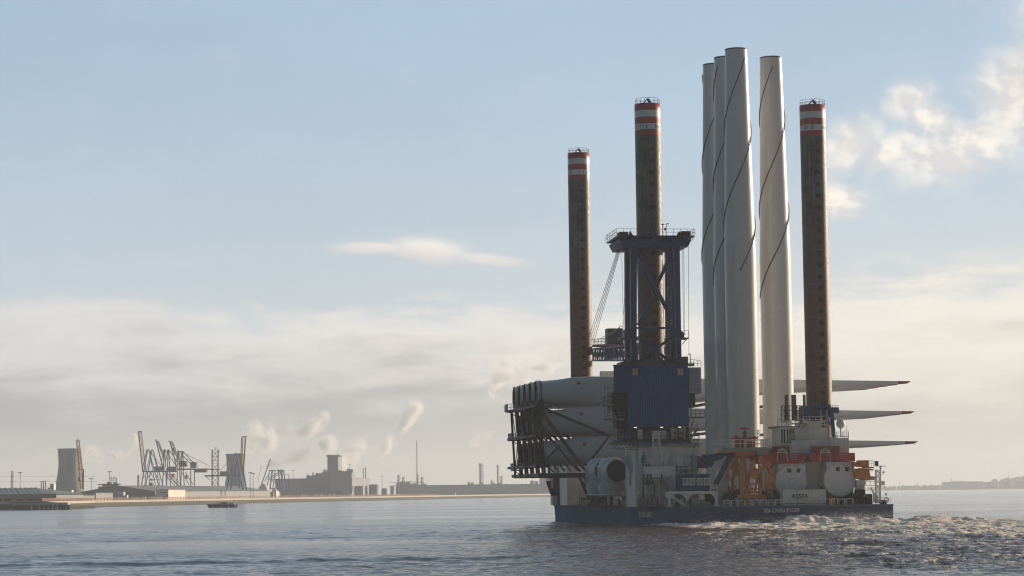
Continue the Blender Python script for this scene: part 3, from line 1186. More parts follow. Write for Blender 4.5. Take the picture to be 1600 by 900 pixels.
# ---- deck edge rails
t = MB()
hoops = [1130.0 + 11.5 * k for k in range(9)]
v = 0.35
for k in range(len(hoops) - 1):
    a, c = S(hoops[k] + 1.2, 788, v).x, S(hoops[k + 1] - 1.2, 788, v).x
    for u in (a, c):
        t.bar((u, v, DECK), (u, v, DECK + 1.0), 0.11)
    t.bar((a, v, DECK + 1.0), (c, v, DECK + 1.0), 0.12)
    t.bar((a, v, DECK + 0.5), (c, v, DECK + 0.5), 0.06)
for x0, x1 in ((1277, 1284), (1286, 1297), (1299, 1309), (1311, 1320), (1322, 1333)):
    a, c = S(x0, 788, v).x, S(x1, 788, v).x
    for u in (a, c):
        t.bar((u, v, DECK), (u, v, DECK + 1.0), 0.1)
    t.bar((a, v, DECK + 1.0), (c, v, DECK + 1.0), 0.1)
t.build('stern_rail', M['rail'], ship)
t = MB()
t.rail([(0.25, 14.0, DECK), (0.25, 34.0, DECK)], 1.1, 0.7, 0.07)
t.rail([(0.25, 34.0, DECK), (0.25, 86.0, DECK)], 1.1, 2.2, 0.08)
t.rail([(UL + 0.2, 0.4, DECK), (0.5, 11.8, DECK)], 1.1, 1.2, 0.07)
t.build('side_rail', M['rail'], ship)
# winches, bollards, lockers and pipes scattered along the stern
t = MB()
pr = random.Random(5)
for k in range(26):
    px = pr.uniform(1050, 1215)
    c = S(px, 788, pr.uniform(1.0, 3.0))
    s = pr.uniform(0.4, 1.0)
    t.box((c.x - s / 2, c.y, DECK), (c.x + s / 2, c.y + s, DECK + pr.uniform(0.5, 1.5)))
for k in range(12):
    px = pr.uniform(1130, 1215)
    c = S(px, 788, 1.5)
    t.tube((c.x, c.y, DECK), (c.x, c.y, DECK + 0.8), 0.22)
t.build('deck_gear', M['grey'], ship)
t = MB()
for px, w in ((1291, 7.5), (1304, 0), (1322, 8), (1341, 9), (1331, 5)):
    if not w:
        continue
    a, c = S(px - w / 2, 779, 1.6), S(px + w / 2, 788, 1.6)
    t.box((a.x, 1.6, DECK), (c.x, 3.2, a.z))
t.build('deck_locker', M['steel'], ship)
a, c = S(1297.5, 778, 1.3), S(1305.5, 788, 1.3)
t = MB()
t.box((a.x, 1.3, DECK), (c.x, 2.4, a.z))
t.build('yellow_locker', M['yellow'], ship, bevel=0.06)
# name on the transom and home port on the side
wc_ = S(1221.5, 797.6, -0.03)
wd = S(1250, 798, 0).x - S(1193.5, 798, 0).x
writing('ship_name', 'SEA CHALLENGER', 0.98, (wc_.x, -0.02, wc_.z), (PI / 2, 0, 0), M['letter'], ship, wd, 0.012)
A_, B_ = Vector((0, 12.5, 0)), Vector((UL, 0, 0))
dd = (B_ - A_).normalized()
nn = Vector((dd.y, -dd.x, 0))
pc = A_.lerp(B_, 0.40) + nn * (0.10)
writing('home_port', 'BOKLBG', 1.3, (pc.x, pc.y, 1.95), (PI / 2, 0, math.atan2(dd.y, dd.x)), M['letter'], ship, 4.4, 0.015)
# white portal with the blue control cabin
pv = 1.2
def PX(px, py=780, v=pv):
    return S(px, py, v)


pt = thing('cabin_portal', (PX(1045).x, pv, DECK), 'white steel portal on the stern deck carrying the blue control cabin', 'portal')
za, zb = PX(1080, 767.5).z, PX(1080, 772).z
t = MB()
t.box((PX(1045).x - 0.4, pv, zb), (PX(1122).x, pv + 0.7, za))
t.box((PX(1030).x, pv + 4.0, zb), (PX(1045).x - 0.2, pv + 4.6, za))
t.box((PX(1045).x - 0.4, pv + 0.7, zb + 0.05), (PX(1045).x + 0.2, pv + 4.6, za - 0.02))
t.box((PX(1045).x + 0.2, pv + 0.72, zb + 0.2), (PX(1122).x, pv + 5.2, za - 0.01))
t.build('beam', M['rail'], pt, bevel=0.04)
for px in (1046, 1074, 1120):
    x = PX(px).x
    t = MB()
    t.prism([(x - 0.24, zb), (x - 0.24, DECK + 0.5), (x - 0.5, DECK), (x + 0.5, DECK), (x + 0.24, DECK + 0.5), (x + 0.24, zb)], pv + 0.03, pv + 0.6)
    t.prism([(x - 0.24, zb - 0.0), (x - 0.95, zb - 0.0), (x - 0.24, zb - 0.8)], pv + 0.1, pv + 0.5)
    if px != 1120:
        t.prism([(x + 0.24, zb), (x + 0.24, zb - 0.8), (x + 0.95, zb)], pv + 0.1, pv + 0.5)
    t.build('leg', M['rail'], pt)
x = PX(1031).x
t = MB()
t.bar((x, pv + 4.3, DECK), (x, pv + 4.3, zb), 0.3)
t.build('leg', M['rail'], pt)
t = MB()
t.bar((PX(1048).x, pv + 0.3, zb - 0.2), (PX(1072).x, pv + 0.3, DECK + 0.15), 0.3)
t.build('diagonal_brace', M['rail'], pt)
t = MB()
t.rail([(PX(1111).x, pv + 0.3, za), (PX(1121).x, pv + 0.3, za)], 1.05, 0.55, 0.09)
t.build('railing', M['rail'], pt)

cz1 = PX(1087, 742).z
cabn = thing('control_cabin', (PX(1087).x, pv + 0.8, za), 'blue control cabin with four white framed windows on the white portal', 'cabin')
ca, cb = PX(1064.5).x, PX(1110).x
t = MB()
t.box((ca, pv + 0.4, za), (cb, pv + 4.6, cz1))
t.build('cabin_body', M['blue'], cabn, bevel=0.05)
t = MB()
t.box((ca - 0.12, pv + 0.25, cz1), (cb + 0.12, pv + 4.8, cz1 + 0.16))
t.build('roof', M['blue'], cabn)
for px in (1071, 1081.5, 1093.5, 1104):
    a, c = S(px - 4.4, 747, pv + 0.4), S(px + 4.4, 758.3, pv + 0.4)
    w = MB()
    f_ = 0.13
    w.box((a.x, pv + 0.32, a.z - f_), (c.x, pv + 0.395, a.z))
    w.box((a.x, pv + 0.32, c.z), (c.x, pv + 0.395, c.z + f_))
    w.box((a.x, pv + 0.32, c.z + f_), (a.x + f_, pv + 0.395, a.z - f_))
    w.box((c.x - f_, pv + 0.32, c.z + f_), (c.x, pv + 0.395, a.z - f_))
    wo_ = w.build('window_frame', M['rail'], cabn)
    w = MB()
    w.box((a.x + f_, pv + 0.36, c.z + f_), (c.x - f_, pv + 0.39, a.z - f_))
    w.build('pane', M['paleglass'], wo_)
t = MB()
for px in (1094,):
    t.tube(S(px, 742, pv + 1), S(px, 736, pv + 1), 0.25)
t.bar(S(1075, 742, pv + 2), S(1075, 738, pv + 2), 0.1)
t.build('roof_lamp', M['rail'], cabn)

# ---- equipment between the crane and the stern: on the ship's deck, in front of the jack house
v = 5.2
t = MB()
a, c = S(1008, 729, v), S(1056, 758, v)
t.box((a.x, v, DECK), (c.x, 7.4, a.z))
eq = t.build('winch_house', M['white'], ship, bevel=0.05)
t = MB()
a = S(1008, 729, v)
t.rail([(a.x, v + 0.1, a.z), (S(1078, 729, v).x, v + 0.1, a.z)], 1.1, 1.0, 0.09)
t.box((S(1057, 731, v).x, v, S(1057, 731, v).z - 0.15), (S(1080, 731, v).x, 7.3, S(1057, 731, v).z))
for px in (1060, 1066, 1078):
    t.bar(S(px, 731, v), S(px, 742, v), 0.12)
t.bar(S(1057, 742, v), S(1063, 731, v), 0.1)
t.build('walkway', M['rail'], eq)
t = MB()
for (x0, y0, x1, y1) in ((1058, 713, 1069, 728), (1054, 715, 1057, 728), (1038, 716, 1041, 729), (1071, 716, 1079, 728)):
    a, c = S(x0, y0, v + 0.4), S(x1, y1, v + 0.4)
    t.box((a.x, v + 0.4, c.z), (c.x, v + 1.6, a.z))
t.build('vent_box', M['white'], eq)
t = MB()
for px in (1010, 1012.5, 1014.5):
    t.bar(S(px, 722.5, v + .3), S(px, 729, v + .3), 0.14)
t.build('cowl', M['black'], eq)
t = MB()
t.tube(S(1085.5, 735, v), S(1085.5, 714, v), 0.55, n=14)
t.tube(S(1085.5, 716, v), S(1080, 711, v), 0.4, n=12)
t.build('exhaust_pipe', M['bluegrey'], ship)
t = MB()
c = S(1097, 722, 6.5)
t.tube((c.x - 1.1, 6.8, c.z), (c.x + 0.9, 6.2, c.z), 1.05, n=18)
t.tube((c.x - 1.15, 6.8, c.z), (c.x - 1.1, 6.8, c.z), 1.15, n=18)
t.build('hose_reel', M['deck'], ship)
# grey truss gangway
gw = thing('gangway', S(1025, 757, 3.4), 'grey lattice gangway lying beside the blue control cabin', 'gangway')
t = MB()
p, q = S(1004, 757, 3.6), S(1048, 760, 3.6)
t.box((p.x, 3.6, p.z - 0.1), (q.x, 5.0, p.z + 0.05))
n_ = 15
for vv in (3.6, 5.0):
    t.bar((p.x, vv, p.z + 1.15), (q.x, vv, p.z + 1.15), 0.1)
    t.bar((p.x, vv, p.z), (q.x, vv, p.z), 0.12)
    for k in range(n_ + 1):
        x = p.x + (q.x - p.x) * k / n_
        t.bar((x, vv, p.z), (x, vv, p.z + 1.15), 0.07)
t.build('truss', M['grey'], gw)
t = MB()
for x in (p.x + 0.3, p.x + 2.2, q.x - 0.5):
    t.bar((x, 4.3, DECK), (x, 4.3, p.z), 0.25)
t.bar((p.x - 0.2, 4.3, DECK), (p.x + 0.3, 4.3, p.z + 0.5), 0.2)
for px in (1006, 1012, 1017, 1034):
    t.lathe((S(px, 752, 4.2).x, 4.2, p.z + 0.05), [(0.42, 0), (0.42, 0.2), (0.2, 0.6), (0.12, 1.5), (0.28, 1.6), (0.02, 1.7)], 10)
t.build('support', M['steel'], gw)
t = MB()
pr = random.Random(9)
for k in range(26):
    c = S(pr.uniform(998, 1040), 788, pr.uniform(3.0, 5.0))
    h = pr.uniform(0.6, 2.4)
    s = pr.uniform(0.2, 0.7)
    t.box((c.x - s / 2, c.y, DECK), (c.x + s / 2, c.y + s, DECK + h))
t.sphere(S(1014, 777, 3.2), 0.75, 14, 10, 1.4)
t.build('deck_gear', M['grey'], ship)
t = MB()
pr = random.Random(19)
for k in range(40):
    c = S(pr.uniform(1128, 1150), 788, pr.uniform(4.0, 9.0))
    t.bar(c, c + Vector((pr.uniform(-.4, .4), 0, pr.uniform(0.5, 3.5))), pr.uniform(0.08, 0.3))
for k in range(5):
    a = S(1112 + k * 9, 787, 8.0 + k * 0.2)
    t.box((a.x - 1.1, 8 + k * 0.2, DECK), (a.x + 1.0, 10, DECK + 2.2 + (k % 3) * 0.7))
t.build('pipe_work', M['steel'], ship)
# white lattice mast
mp, mq = S(1025.5, 726, 5.8), S(1024, 677, 5.8)
mm = MB()
mm.lattice((mp.x, 5.8, mp.z), (mq.x, 5.8, mq.z), 1.15, 6, 0.055, w1=0.9)
mm.bar(S(1030, 680, 5.8), S(1034, 725, 5.2), 0.13)
mm.bar(S(1031.5, 700, 5.6), S(1039, 726, 5.2), 0.13)
mb_ = mm.build('lattice_mast', M['rail'], None, base=(mp.x, 5.8, mp.z))
tag(mb_, 'slim white lattice mast standing below the blue crane house', 'mast')
# hull side gear by the hubs
t = MB()
for (x0, y0, x1, y1) in ((966, 762, 968, 789), (975, 762, 977, 789), (968, 771, 976, 773), (966, 762, 977, 763.3), (971, 762, 971.8, 772)):
    a, c = S(x0, y0, 9), S(x1, y1, 9)
    t.box((a.x, 20, c.z), (c.x, 20.3, a.z))
t.sphere(S(964, 779, 20), 0.55)
t.sphere(S(963, 787, 20), 0.5)
t.build('fuel_rack', M['white'], ship)
t = MB()
pr = random.Random(23)
for k in range(30):
    vv = pr.uniform(22, 84)
    s = pr.uniform(0.5, 2.0)
    t.box((pr.uniform(1.0, 3.0), vv, DECK), (pr.uniform(3.2, 5), vv + s, DECK + pr.uniform(0.5, 1.9)))
t.build('deck_gear', M['deck'], ship)

# ---------------------------------------------------------------- the leg-encircling crane
CB = (4.35, 13.0, JT)
cr = thing('leg_crane', CB, 'dark blue crane built around the aft port leg with a tall a-frame', 'crane')
v = 6.6
zt = S(1015, 571.5, v).z
zn = S(1015, 613, v).z
zb = S(1015, 667, v).z
xa, xb = S(959, 600, v).x, S(1075.5, 600, v).x
xn = S(980.5, 640, v).x
t = MB()
for (p0, p1, q0, q1) in (((xn, zb), (xb, zt), 0.0, 19.0), ((xa, zn), (xn, zt), 2.9, 19.0)):
    x0, z0, x1, z1 = p0[0], p0[1], p1[0], p1[1]
    t.add([(x0, v, z0), (x1, v, z0), (x1, v, z1), (x0, v, z1), (x0 + (2.9 if x0 == xa else 0), 19, z0), (x1 + 0.5 * (x0 == xa), 19, z0), (x1 + 0.5 * (x0 == xa), 19, z1), (x0 + (2.9 if x0 == xa else 0), 19, z1)],
          [(0, 1, 2, 3), (7, 6, 5, 4), (0, 4, 5, 1), (3, 2, 6, 7), (0, 3, 7, 4), (1, 5, 6, 2)])
hs = t.build('machine_house', M['bluepanel'], cr)
t = MB()
for px in (997, 1013, 1042, 1058):
    x = S(px, 600, v).x
    t.box((x - 0.05, v - 0.04, zb), (x + 0.05, v, zt))
for y in (612, 628, 643):
    z = S(1015, y, v).z
    t.box((xa + (0 if y < 613 else xn - xa), v - 0.045, z - 0.05), (xb, v - 0.001, z + 0.05))
t.box((xn - 0.05, v - 0.15, zt), (xb + 0.05, 19.05, zt + 0.2))
t.box((xa - 0.05, v - 0.15, zt), (xn - 0.06, v + 0.6, zt + 0.2))
t.build('panel_seam', M['blue'], hs)
for px in (992, 1063):
    a, c = S(px - 4.8, 575.5, v), S(px + 4.8, 586.5, v)
    w = MB()
    w.box((a.x, v - 0.07, c.z), (c.x, v - 0.003, a.z))
    wf = w.build('shutter', M['bluegrey'], hs)
    w = MB()
    w.box((a.x + 0.22, v - 0.1, c.z + 0.18), (a.x + 0.46, v - 0.072, a.z - 0.18))
    w.box((c.x - 0.46, v - 0.1, c.z + 0.18), (c.x - 0.22, v - 0.072, a.z - 0.18))
    w.build('slot', M['yellow'], wf)
a, c = S(1076, 574, 6.9), S(1096, 608.5, 6.9)
t = MB()
t.box((a.x, 6.9, c.z), (c.x, 15, a.z))
t.build('side_box', M['bluegrey'], cr, bevel=0.05)
t = MB()
c2 = S(1096, 614, 6.9)
t.box((a.x + 0.02, 6.85, c2.z), (c.x - 0.02, 15, c.z - 0.01))
t.build('box_base', M['bluegrey'], cr)
# open lower level: posts, fans, white plant and the ring platform
zp = S(1015, 686, v).z
t = MB()
t.box((xn - 0.9, v + 0.1, zp - 0.55), (S(1079, 686, v).x, 18.5, zp))
t.box((xn, v + 2.8, zp), (xb - 0.4, 17.5, zb))
for px in (985, 1045, 1075):
    x = S(px, 676, v).x
    t.box((x - 0.25, v + 0.2, zp), (x + 0.25, v + 0.8, zb))
t.prism([(xn - 0.9, zp), (xn + 1.3, zp), (xn + 0.5, zb), (xn - 0.4, zb)], v + 0.1, v + 0.5)
t.build('slew_platform', M['black'], cr)
t = MB()
t.box((xn - 0.95, v + 0.02, zp - 0.75), (S(1080, 686, v).x, v + 0.22, zp - 0.45))
t.prism([(xn - 0.95, zp), (xn + 0.35, zp), (xn + 0.3, zb), (xn, zb)], v + 0.02, v + 0.09)
t.build('platform_edge', M['blue'], cr)
t = MB()
for (x0, y0, x1, y1) in ((1019, 673, 1042, 684), (997, 671, 1004, 685), (1049, 667, 1053, 685), (1069, 669, 1073, 684)):
    a, c = S(x0, y0, v + 1), S(x1, y1, v + 1)
    t.box((a.x, v + 1, zp), (c.x, v + 2.5, a.z))
t.build('plant_unit', M['white'], cr)
t = MB()
for px, py in ((1056, 672), (1064, 672), (1056, 680.5), (1064, 680.5)):
    c = S(px, py, v + 0.8)
    t.tube((c.x, v + 0.75, c.z), (c.x, v + 1.1, c.z), 0.36, n=16)
t.build('fan', M['grey'], cr)
t = MB()
for px in (993, 1034, 1062):
    c = S(px, 667.6, v + 0.3)
    t.cbox((c.x, v + 0.35, zb - 0.08), (0.5, 0.2, 0.1))
m, n, b, out = mat_new('lit work lamp')
n.put(b.inputs['Base Color'], (0.9, 0.8, 0.6))
n.put(b.inputs['Emission Color'], (1.0, 0.83, 0.6))
b.inputs['Emission Strength'].default_value = 1.3
M['lamp'] = m
t.build('work_lamp', M['lamp'], cr)
t = MB()
t.rail([(xn - 0.9, v + 0.12, zp), (S(1079, 686, v).x, v + 0.12, zp)], 1.1, 1.4, 0.06)
# left side stairs and platforms
for (x0, y0, x1, y1) in ((945, 654, 976, 656), (941, 631, 960, 633)):
    a, c = S(x0, y0, v + 0.6), S(x1, y1, v + 0.6)
    t.box((a.x, v + 0.6, c.z), (c.x, v + 3, a.z))
    t.rail([(a.x, v + 0.65, a.z), (c.x, v + 0.65, a.z)], 1.1, 0.9, 0.07)
for px in (945, 950, 958):
    t.bar(S(px, 600, v + .8), S(px, 654, v + .8), 0.09)
for y in (606, 613, 620, 627, 634, 641):
    t.bar(S(945, y, v + .8), S(958, y, v + .8), 0.07)
t.bar(S(946, 654, v + .9), S(957, 634, v + .9), 0.12)
# right side stairs
for (x0, y0, x1, y1) in ((1080, 651, 1101, 653), (1078, 686, 1093, 688), (1080, 669, 1090, 670)):
    a, c = S(x0, y0, v + 0.6), S(x1, y1, v + 0.6)
    t.box((a.x, v + 0.6, c.z), (c.x, v + 3, a.z))
    t.rail([(a.x, v + 0.65, a.z), (c.x, v + 0.65, a.z)], 1.1, 0.9, 0.07)
t.bar(S(1077, 660, v + .5), S(1082, 626, v + .5), 0.14)
t.bar(S(1078, 687, v + .5), S(1090, 670, v + .5), 0.35)
t.bar(S(1084, 651, v + .5), S(1080, 669, v + .5), 0.12)
t.build('stair_platform', M['darkrail'], cr)
t = MB()
a, c = S(957, 614, v + 0.2), S(979, 640, v + 0.2)
t.box((a.x, v + 0.6, c.z), (xn, v + 6, zn - 0.01))
t.box((S(1077, 615, v).x, v + 1, S(1077, 635, v).z), (S(1088, 615, v).x, v + 6, S(1077, 615, v).z))
t.box((S(966, 641, v).x, v + 2, S(966, 668, v).z), (xn + 0.1, v + 6, c.z))
t.build('machinery', M['black'], cr)
# platform around the pedestal under the crane
t = MB()
a, c = S(955, 692.5, 6.9), S(1092, 697, 6.9)
t.box((S(998, 692, 6.9).x, 6.9, c.z), (c.x, 7.45, a.z))
t.rail([(S(953, 692, 6.9).x, 6.95, a.z), (c.x, 6.95, a.z)], 1.1, 1.3, 0.07)
t.box((S(953, 692, 6.9).x, 6.9, a.z - 0.2), (S(998, 692, 6.9).x, 12, a.z))
for px in (1075, 1083, 1090, 1097):
    t.bar(S(px, 692, 6.8), S(px - 6, 700, 7.4), 0.1)
for k in range(7):
    t.bar(S(957 + k * 6, 694, 7), S(963 + k * 6, 701, 7.4), 0.08)
t.bar(S(957, 701, 7.2), S(998, 703, 7.4), 0.12)
t.build('ring_walkway', M['grey'], cr)
# A-frame
zt2 = S(1022, 385, 8).z
af = MB()
for vv, dx in ((8.0, 0.0), (16.5, 0.5)):
    for (x0, x1, x2, x3) in ((985.5, 995.5, 987, 993.5), (1050, 1062, 1052, 1064)):
        b0, b1 = S(x2 - 0.5, 571, 8), S(x3 + 1.2, 571, 8)
        t0, t1 = S(x0, 385, 8), S(x1, 385, 8)
        k = 1.0 if vv < 10 else 1.0
        af.prism([(b0.x + dx, zt), (t0.x + dx, zt2), (t1.x + dx, zt2), (b1.x + dx, zt)], vv, vv + 1.1)
af.build('a_frame', M['blue'], cr)
t = MB()
# pale edge strips running down the columns
for px0, px1 in ((984.5, 985.3), (1052.5, 1057)):
    t.bar(S(px0, 386, 7.9), S(px1, 571, 7.9), 0.10)
t.build('column_strip', M['bluegrey'], cr)
t = MB()
def cx(x0, y0, x1, y1, w, vv=8.3):
    t.bar(S(x0, y0, vv), S(x1, y1, vv), w, w, up=(0, 1, 0))
cx(996, 395, 1049, 497, 0.62); cx(1050, 395, 997, 508, 0.55, 8.9)
cx(996, 527, 1049, 566, 0.5); cx(1049, 527, 997, 566, 0.45, 8.9)
cx(994, 512.5, 1050, 512.5, 0.35); cx(994, 565, 1050, 565, 0.6)
c = S(1023, 448, 8.3)
t.prism([(c.x - 0.7, c.z), (c.x, c.z + 1.4), (c.x + 0.7, c.z), (c.x, c.z - 1.4)], 8.0, 8.9)
c = S(1023, 547, 8.3)
t.prism([(c.x - 1.2, c.z), (c.x, c.z + 0.8), (c.x + 1.2, c.z), (c.x, c.z - 0.8)], 8.0, 8.9)
t.build('cross_brace', M['blue'], cr)
t = MB()
p = [S(966, 374, 7.6), S(1080, 374, 7.6), S(1075, 385.5, 7.6), S(972, 385.5, 7.6)]
t.prism([(q.x, q.z) for q in p], 7.4, 17.6)
zc = S(1022, 368.5, 7.6).z
t.box((S(964, 370, 7).x, 6.8, zc - 0.25), (S(1085, 370, 7).x, 18.2, zc))
for k in range(9):
    px = 975 + k * 12
    a = S(px, 370, 7.6)
    t.box((a.x - 0.3, 7.6, p[0].z), (a.x + 0.3, 17.4, zc - 0.25))
t.build('top_beam', M['blue'], cr)
t = MB()
t.rail([(S(963, 370, 7).x, 6.85, zc), (S(1085.5, 370, 7).x, 6.85, zc)], 1.15, 1.3, 0.06)
t.rail([(S(963, 370, 7).x, 18.1, zc), (S(1085.5, 370, 7).x, 18.1, zc)], 1.15, 1.3, 0.06)
t.rail([(S(963, 370, 7).x, 6.85, zc), (S(963, 370, 7).x, 18.1, zc)], 1.15, 2, 0.06)
t.rail([(S(1085.5, 370, 7).x, 6.85, zc), (S(1085.5, 370, 7).x, 18.1, zc)], 1.15, 2, 0.06)
for (x0, y0, x1, y1) in ((964, 371, 973, 380), (1085, 371, 1077, 379), (963.5, 371, 969, 375)):
    t.bar(S(x0, y0, 7.3), S(x1, y1, 7.3), 0.09)
t.build('top_railing', M['darkrail'], cr)
t = MB()
for (x0, y0, x1, y1) in ((968.5, 362, 982, 368.5), (1065, 361, 1079, 368.5)):
    a, c = S(x0, y0, 8), S(x1, y1, 8)
    t.box((a.x, 8, zc), (c.x, 11, a.z))
t.prism([(S(983, 368, 8).x, zc), (S(985, 361, 8).x, S(985, 361, 8).z), (S(990, 368, 8).x, zc)], 8, 9)
t.prism([(S(1058, 368, 8).x, zc), (S(1061.5, 361, 8).x, S(985, 361, 8).z), (S(1064, 368, 8).x, zc)], 8, 9)
t.build('sheave_house', M['black'], cr)
t = MB()
t.bar(S(1035.5, 368, 8), S(1035.5, 350, 8), 0.12)
t.bar(S(1041, 368, 8), S(1041, 350, 8), 0.10)
t.bar(S(1041, 350, 8), S(1045, 349.5, 8), 0.16)
t.bar(S(1033, 350.5, 8), S(1038, 350.5, 8), 0.16)
t.cbox(S(1039.5, 358, 8), (0.35, 0.3, 0.4))
t.bar(S(1098, 350, 8), S(1098, 350, 8), 0.1)
t.build('lamp_post', M['cranedark'], cr)
# mid joints with platforms
t = MB()
for (x0, y0, x1, y1, ch) in ((975.5, 514, 995, 527, 0), (1047, 512, 1069, 527, 1.0)):
    a, c = S(x0, y0, 7.4), S(x1, y1, 7.4)
    t.prism([(a.x, c.z), (a.x, a.z - (0.2 if not ch else 0)), (a.x + 0.3, a.z), (c.x - ch, a.z), (c.x, a.z - max(ch, .2)), (c.x, c.z)], 7.3, 10)
t.build('joint_box', M['blue'], cr)
t = MB()
zj = S(1010, 527.5, 7).z
a, c = S(970, 527.5, 7), S(1000, 527.5, 7)
t.box((a.x, 6.9, zj - 0.25), (c.x, 10, zj))
t.rail([(a.x, 7, zj), (S(976, 520, 7).x, 7, zj)], 1.2, 0.6, 0.06)
a, c = S(1043, 527.5, 7), S(1076, 527.5, 7)
t.box((a.x, 6.9, zj - 0.25), (c.x, 10, zj))
t.rail([(S(1069, 520, 7).x, 7, zj), (c.x, 7, zj)], 1.2, 0.6, 0.06)
t.rail([(S(1043, 520, 7).x, 7, zj), (S(1048, 520, 7).x, 7, zj)], 1.2, 0.6, 0.06)
t.bar(S(1074, 529, 7), S(1066, 538, 8), 0.1)
t.bar(S(968, 527, 7), S(968, 509, 7), 0.09)
t.bar(S(968, 509, 7), S(971.5, 510, 7), 0.1)
t.build('joint_platform', M['cranedark'], cr)
# ladder tower
t = MB()
p, q = S(1047.5, 388, 9.6), S(1046, 570, 9.6)
t.lattice((p.x, 10.2, p.z), (q.x, 10.2, q.z), 0.62, 34, 0.055)
for y in (397, 426, 450, 466, 480):
    c = S(1045, y, 9.6)
    t.cbox((c.x - 0.1, 9.9, c.z), (1.0 if y != 450 else 0.8, 1.0, 0.12 if y != 450 else 0.35))
t.build('ladder', M['grey'], cr)
# ropes on the right
t = MB()
for px0, y1, px1 in ((1066.5, 523, 1068), (1068.3, 523, 1069.5), (1075.5, 555, 1076.5)):
    t.bar(S(px0, 385, 8.5), S(px1, y1, 8.5), 0.06)
for px0, px1 in ((971, 974.5), (981, 972), (984, 983)):
    t.bar(S(px0, 385, 9), S(px1, 523, 12), 0.05)
t.build('hoist_rope', M['cable'], cr)
# things along the roof edge
t = MB()
pr = random.Random(3)
zz = zt + 0.2
t.box((xa + 1.5, v + 0.6, zz), (xb - 1.8, 12, zz + 0.55))
for k in range(16):
    px = 975 + k * 6.3
    a = S(px, 570, v + 0.5)
    t.box((a.x, v + 0.4, zz), (a.x + pr.uniform(0.2, 0.8), v + 1.5, zz + pr.uniform(0.5, 1.5)))
t.build('roof_gear', M['steel'], cr)
t = MB()
t.rail([(S(1068, 570, v).x, v + 0.3, zt + 0.2), (S(1095.5, 572, 6.9).x, 7.0, S(1090, 574, 6.9).z)], 1.15, 0.7, 0.06)
t.bar(S(1079, 573, 7.2), S(1079, 554, 7.2), 0.09)
t.bar(S(1075, 554.5, 7.2), S(1079, 553, 7.2), 0.14)
t.cbox(S(1080, 570, 7.5), (1.0, 0.7, 0.5))
t.build('roof_railing', M['darkrail'], cr)
# boom lying forward at about the height of the joints
bp_, bq = (9.6, 20, 33.0), (11.5, 104, 37.5)
t = MB()
t.lattice((8.2, 20, 31.2), (9.3, 104, 35.6), 4.6, 24, 0.26, h=3.2, w1=3.4)
t.build('boom', M['blue'], cr)
t = MB()
p0, p1 = Vector((6.6, 26, 33.6)), Vector((7.9, 100, 37.9))
for k in range(12):
    a = p0.lerp(p1, k / 12)
    c = p0.lerp(p1, (k + 1) / 12)
    t.box((a.x - 0.7, a.y, a.z - 0.5), (a.x + 3.6, c.y, a.z - 0.3))
t.build('boom_walkway', M['redbox'], cr)
t = MB()
t.rail([p0 + Vector((-0.7, 0, -0.3)), p1 + Vector((-0.7, 0, -0.3))], 1.15, 2.0, 0.09)
t.rail([p0 + Vector((3.6, 0, -0.3)), p1 + Vector((3.6, 0, -0.3))], 1.15, 2.0, 0.09)
c = S(961, 524, 60)
t.box((c.x - 1.5, 60, c.z - 1.6), (c.x + 1.6, 63, c.z + 1.4))
t.bar(S(952, 530, 60), S(952, 514, 60), 0.12)
t.bar(S(952, 514.5, 60), S(955, 514, 60), 0.16)
t.build('boom_railing', M['cranedark'], cr)
t = MB()
for k in range(4):
    p = S(968.5 + k * 1.3, 380, 8.5)
    q = S(919 + k * 3.0, 530 + k * 1.2, 100)
    t.bar(p, q, 0.085)
for k in range(3):
    t.bar(S(1049 + k, 392, 12), Vector((8.0 + k * 0.8, 60 + k * 3, 36.5)), 0.08)
    t.bar(S(968 - k * 0.5, 512, 14), Vector((7.5 + k, 90, 38.0)), 0.08)
t.build('luffing_rope', M['cable'], cr)
t = MB()
c = S(948, 590, 84)
t.prism([(c.x - 2.6, DECK), (c.x - 1.3, 31.0), (c.x + 1.3, 31.0), (c.x + 2.6, DECK)], 83, 85)
t.box((c.x - 3.4, 82.5, 27.5), (c.x + 4.4, 86, 28.6))
t.rail([(c.x - 3.4, 82.6, 28.6), (c.x + 4.4, 82.6, 28.6)], 1.1, 1.2, 0.1)
br = t.build('boom_rest', M['white'], ship)
# blue arm lying on the starboard side of the jack house
t = MB()
t.bar(S(1144, 706, 4.5), S(1117, 758, 4.5), 1.0, 0.8)
t.bar(S(1105, 714, 5), S(1146, 707, 5), 0.8, 0.7)
t.bar(S(1100, 722, 5.5), S(1130, 713, 5.5), 0.9, 0.8)
t.bar(S(1096, 712, 6), S(1112, 727, 6), 1.6, 0.9)
c = S(1143, 709, 4.5)
t.tube((c.x, 4.0, c.z), (c.x, 5.0, c.z), 0.75, n=14)
ba = t.build('knuckle_crane', M['blue'], None, base=S(1117, 758, 4.5))
tag(ba, 'dark blue folded knuckle crane arm left of the orange frame', 'knuckle crane')
t = MB()
pts = [S(1122, 735, 6.5), S(1138, 725, 6.5), S(1140, 735, 6.5), S(1136, 787, 6.5), S(1122, 787, 6.5)]
t.prism([(q.x, q.z) for q in pts], 6.5, 8.0)
t.build('hatch_cover', M['white'], ship)

# ---------------------------------------------------------------- deck cargo: tower sections
def P0(px, py, Y):
    """ship coordinates of the world point seen at px,py at distance Y"""
    return SHIP.Mi @ (G(px, py, Y) - SHIP.o)


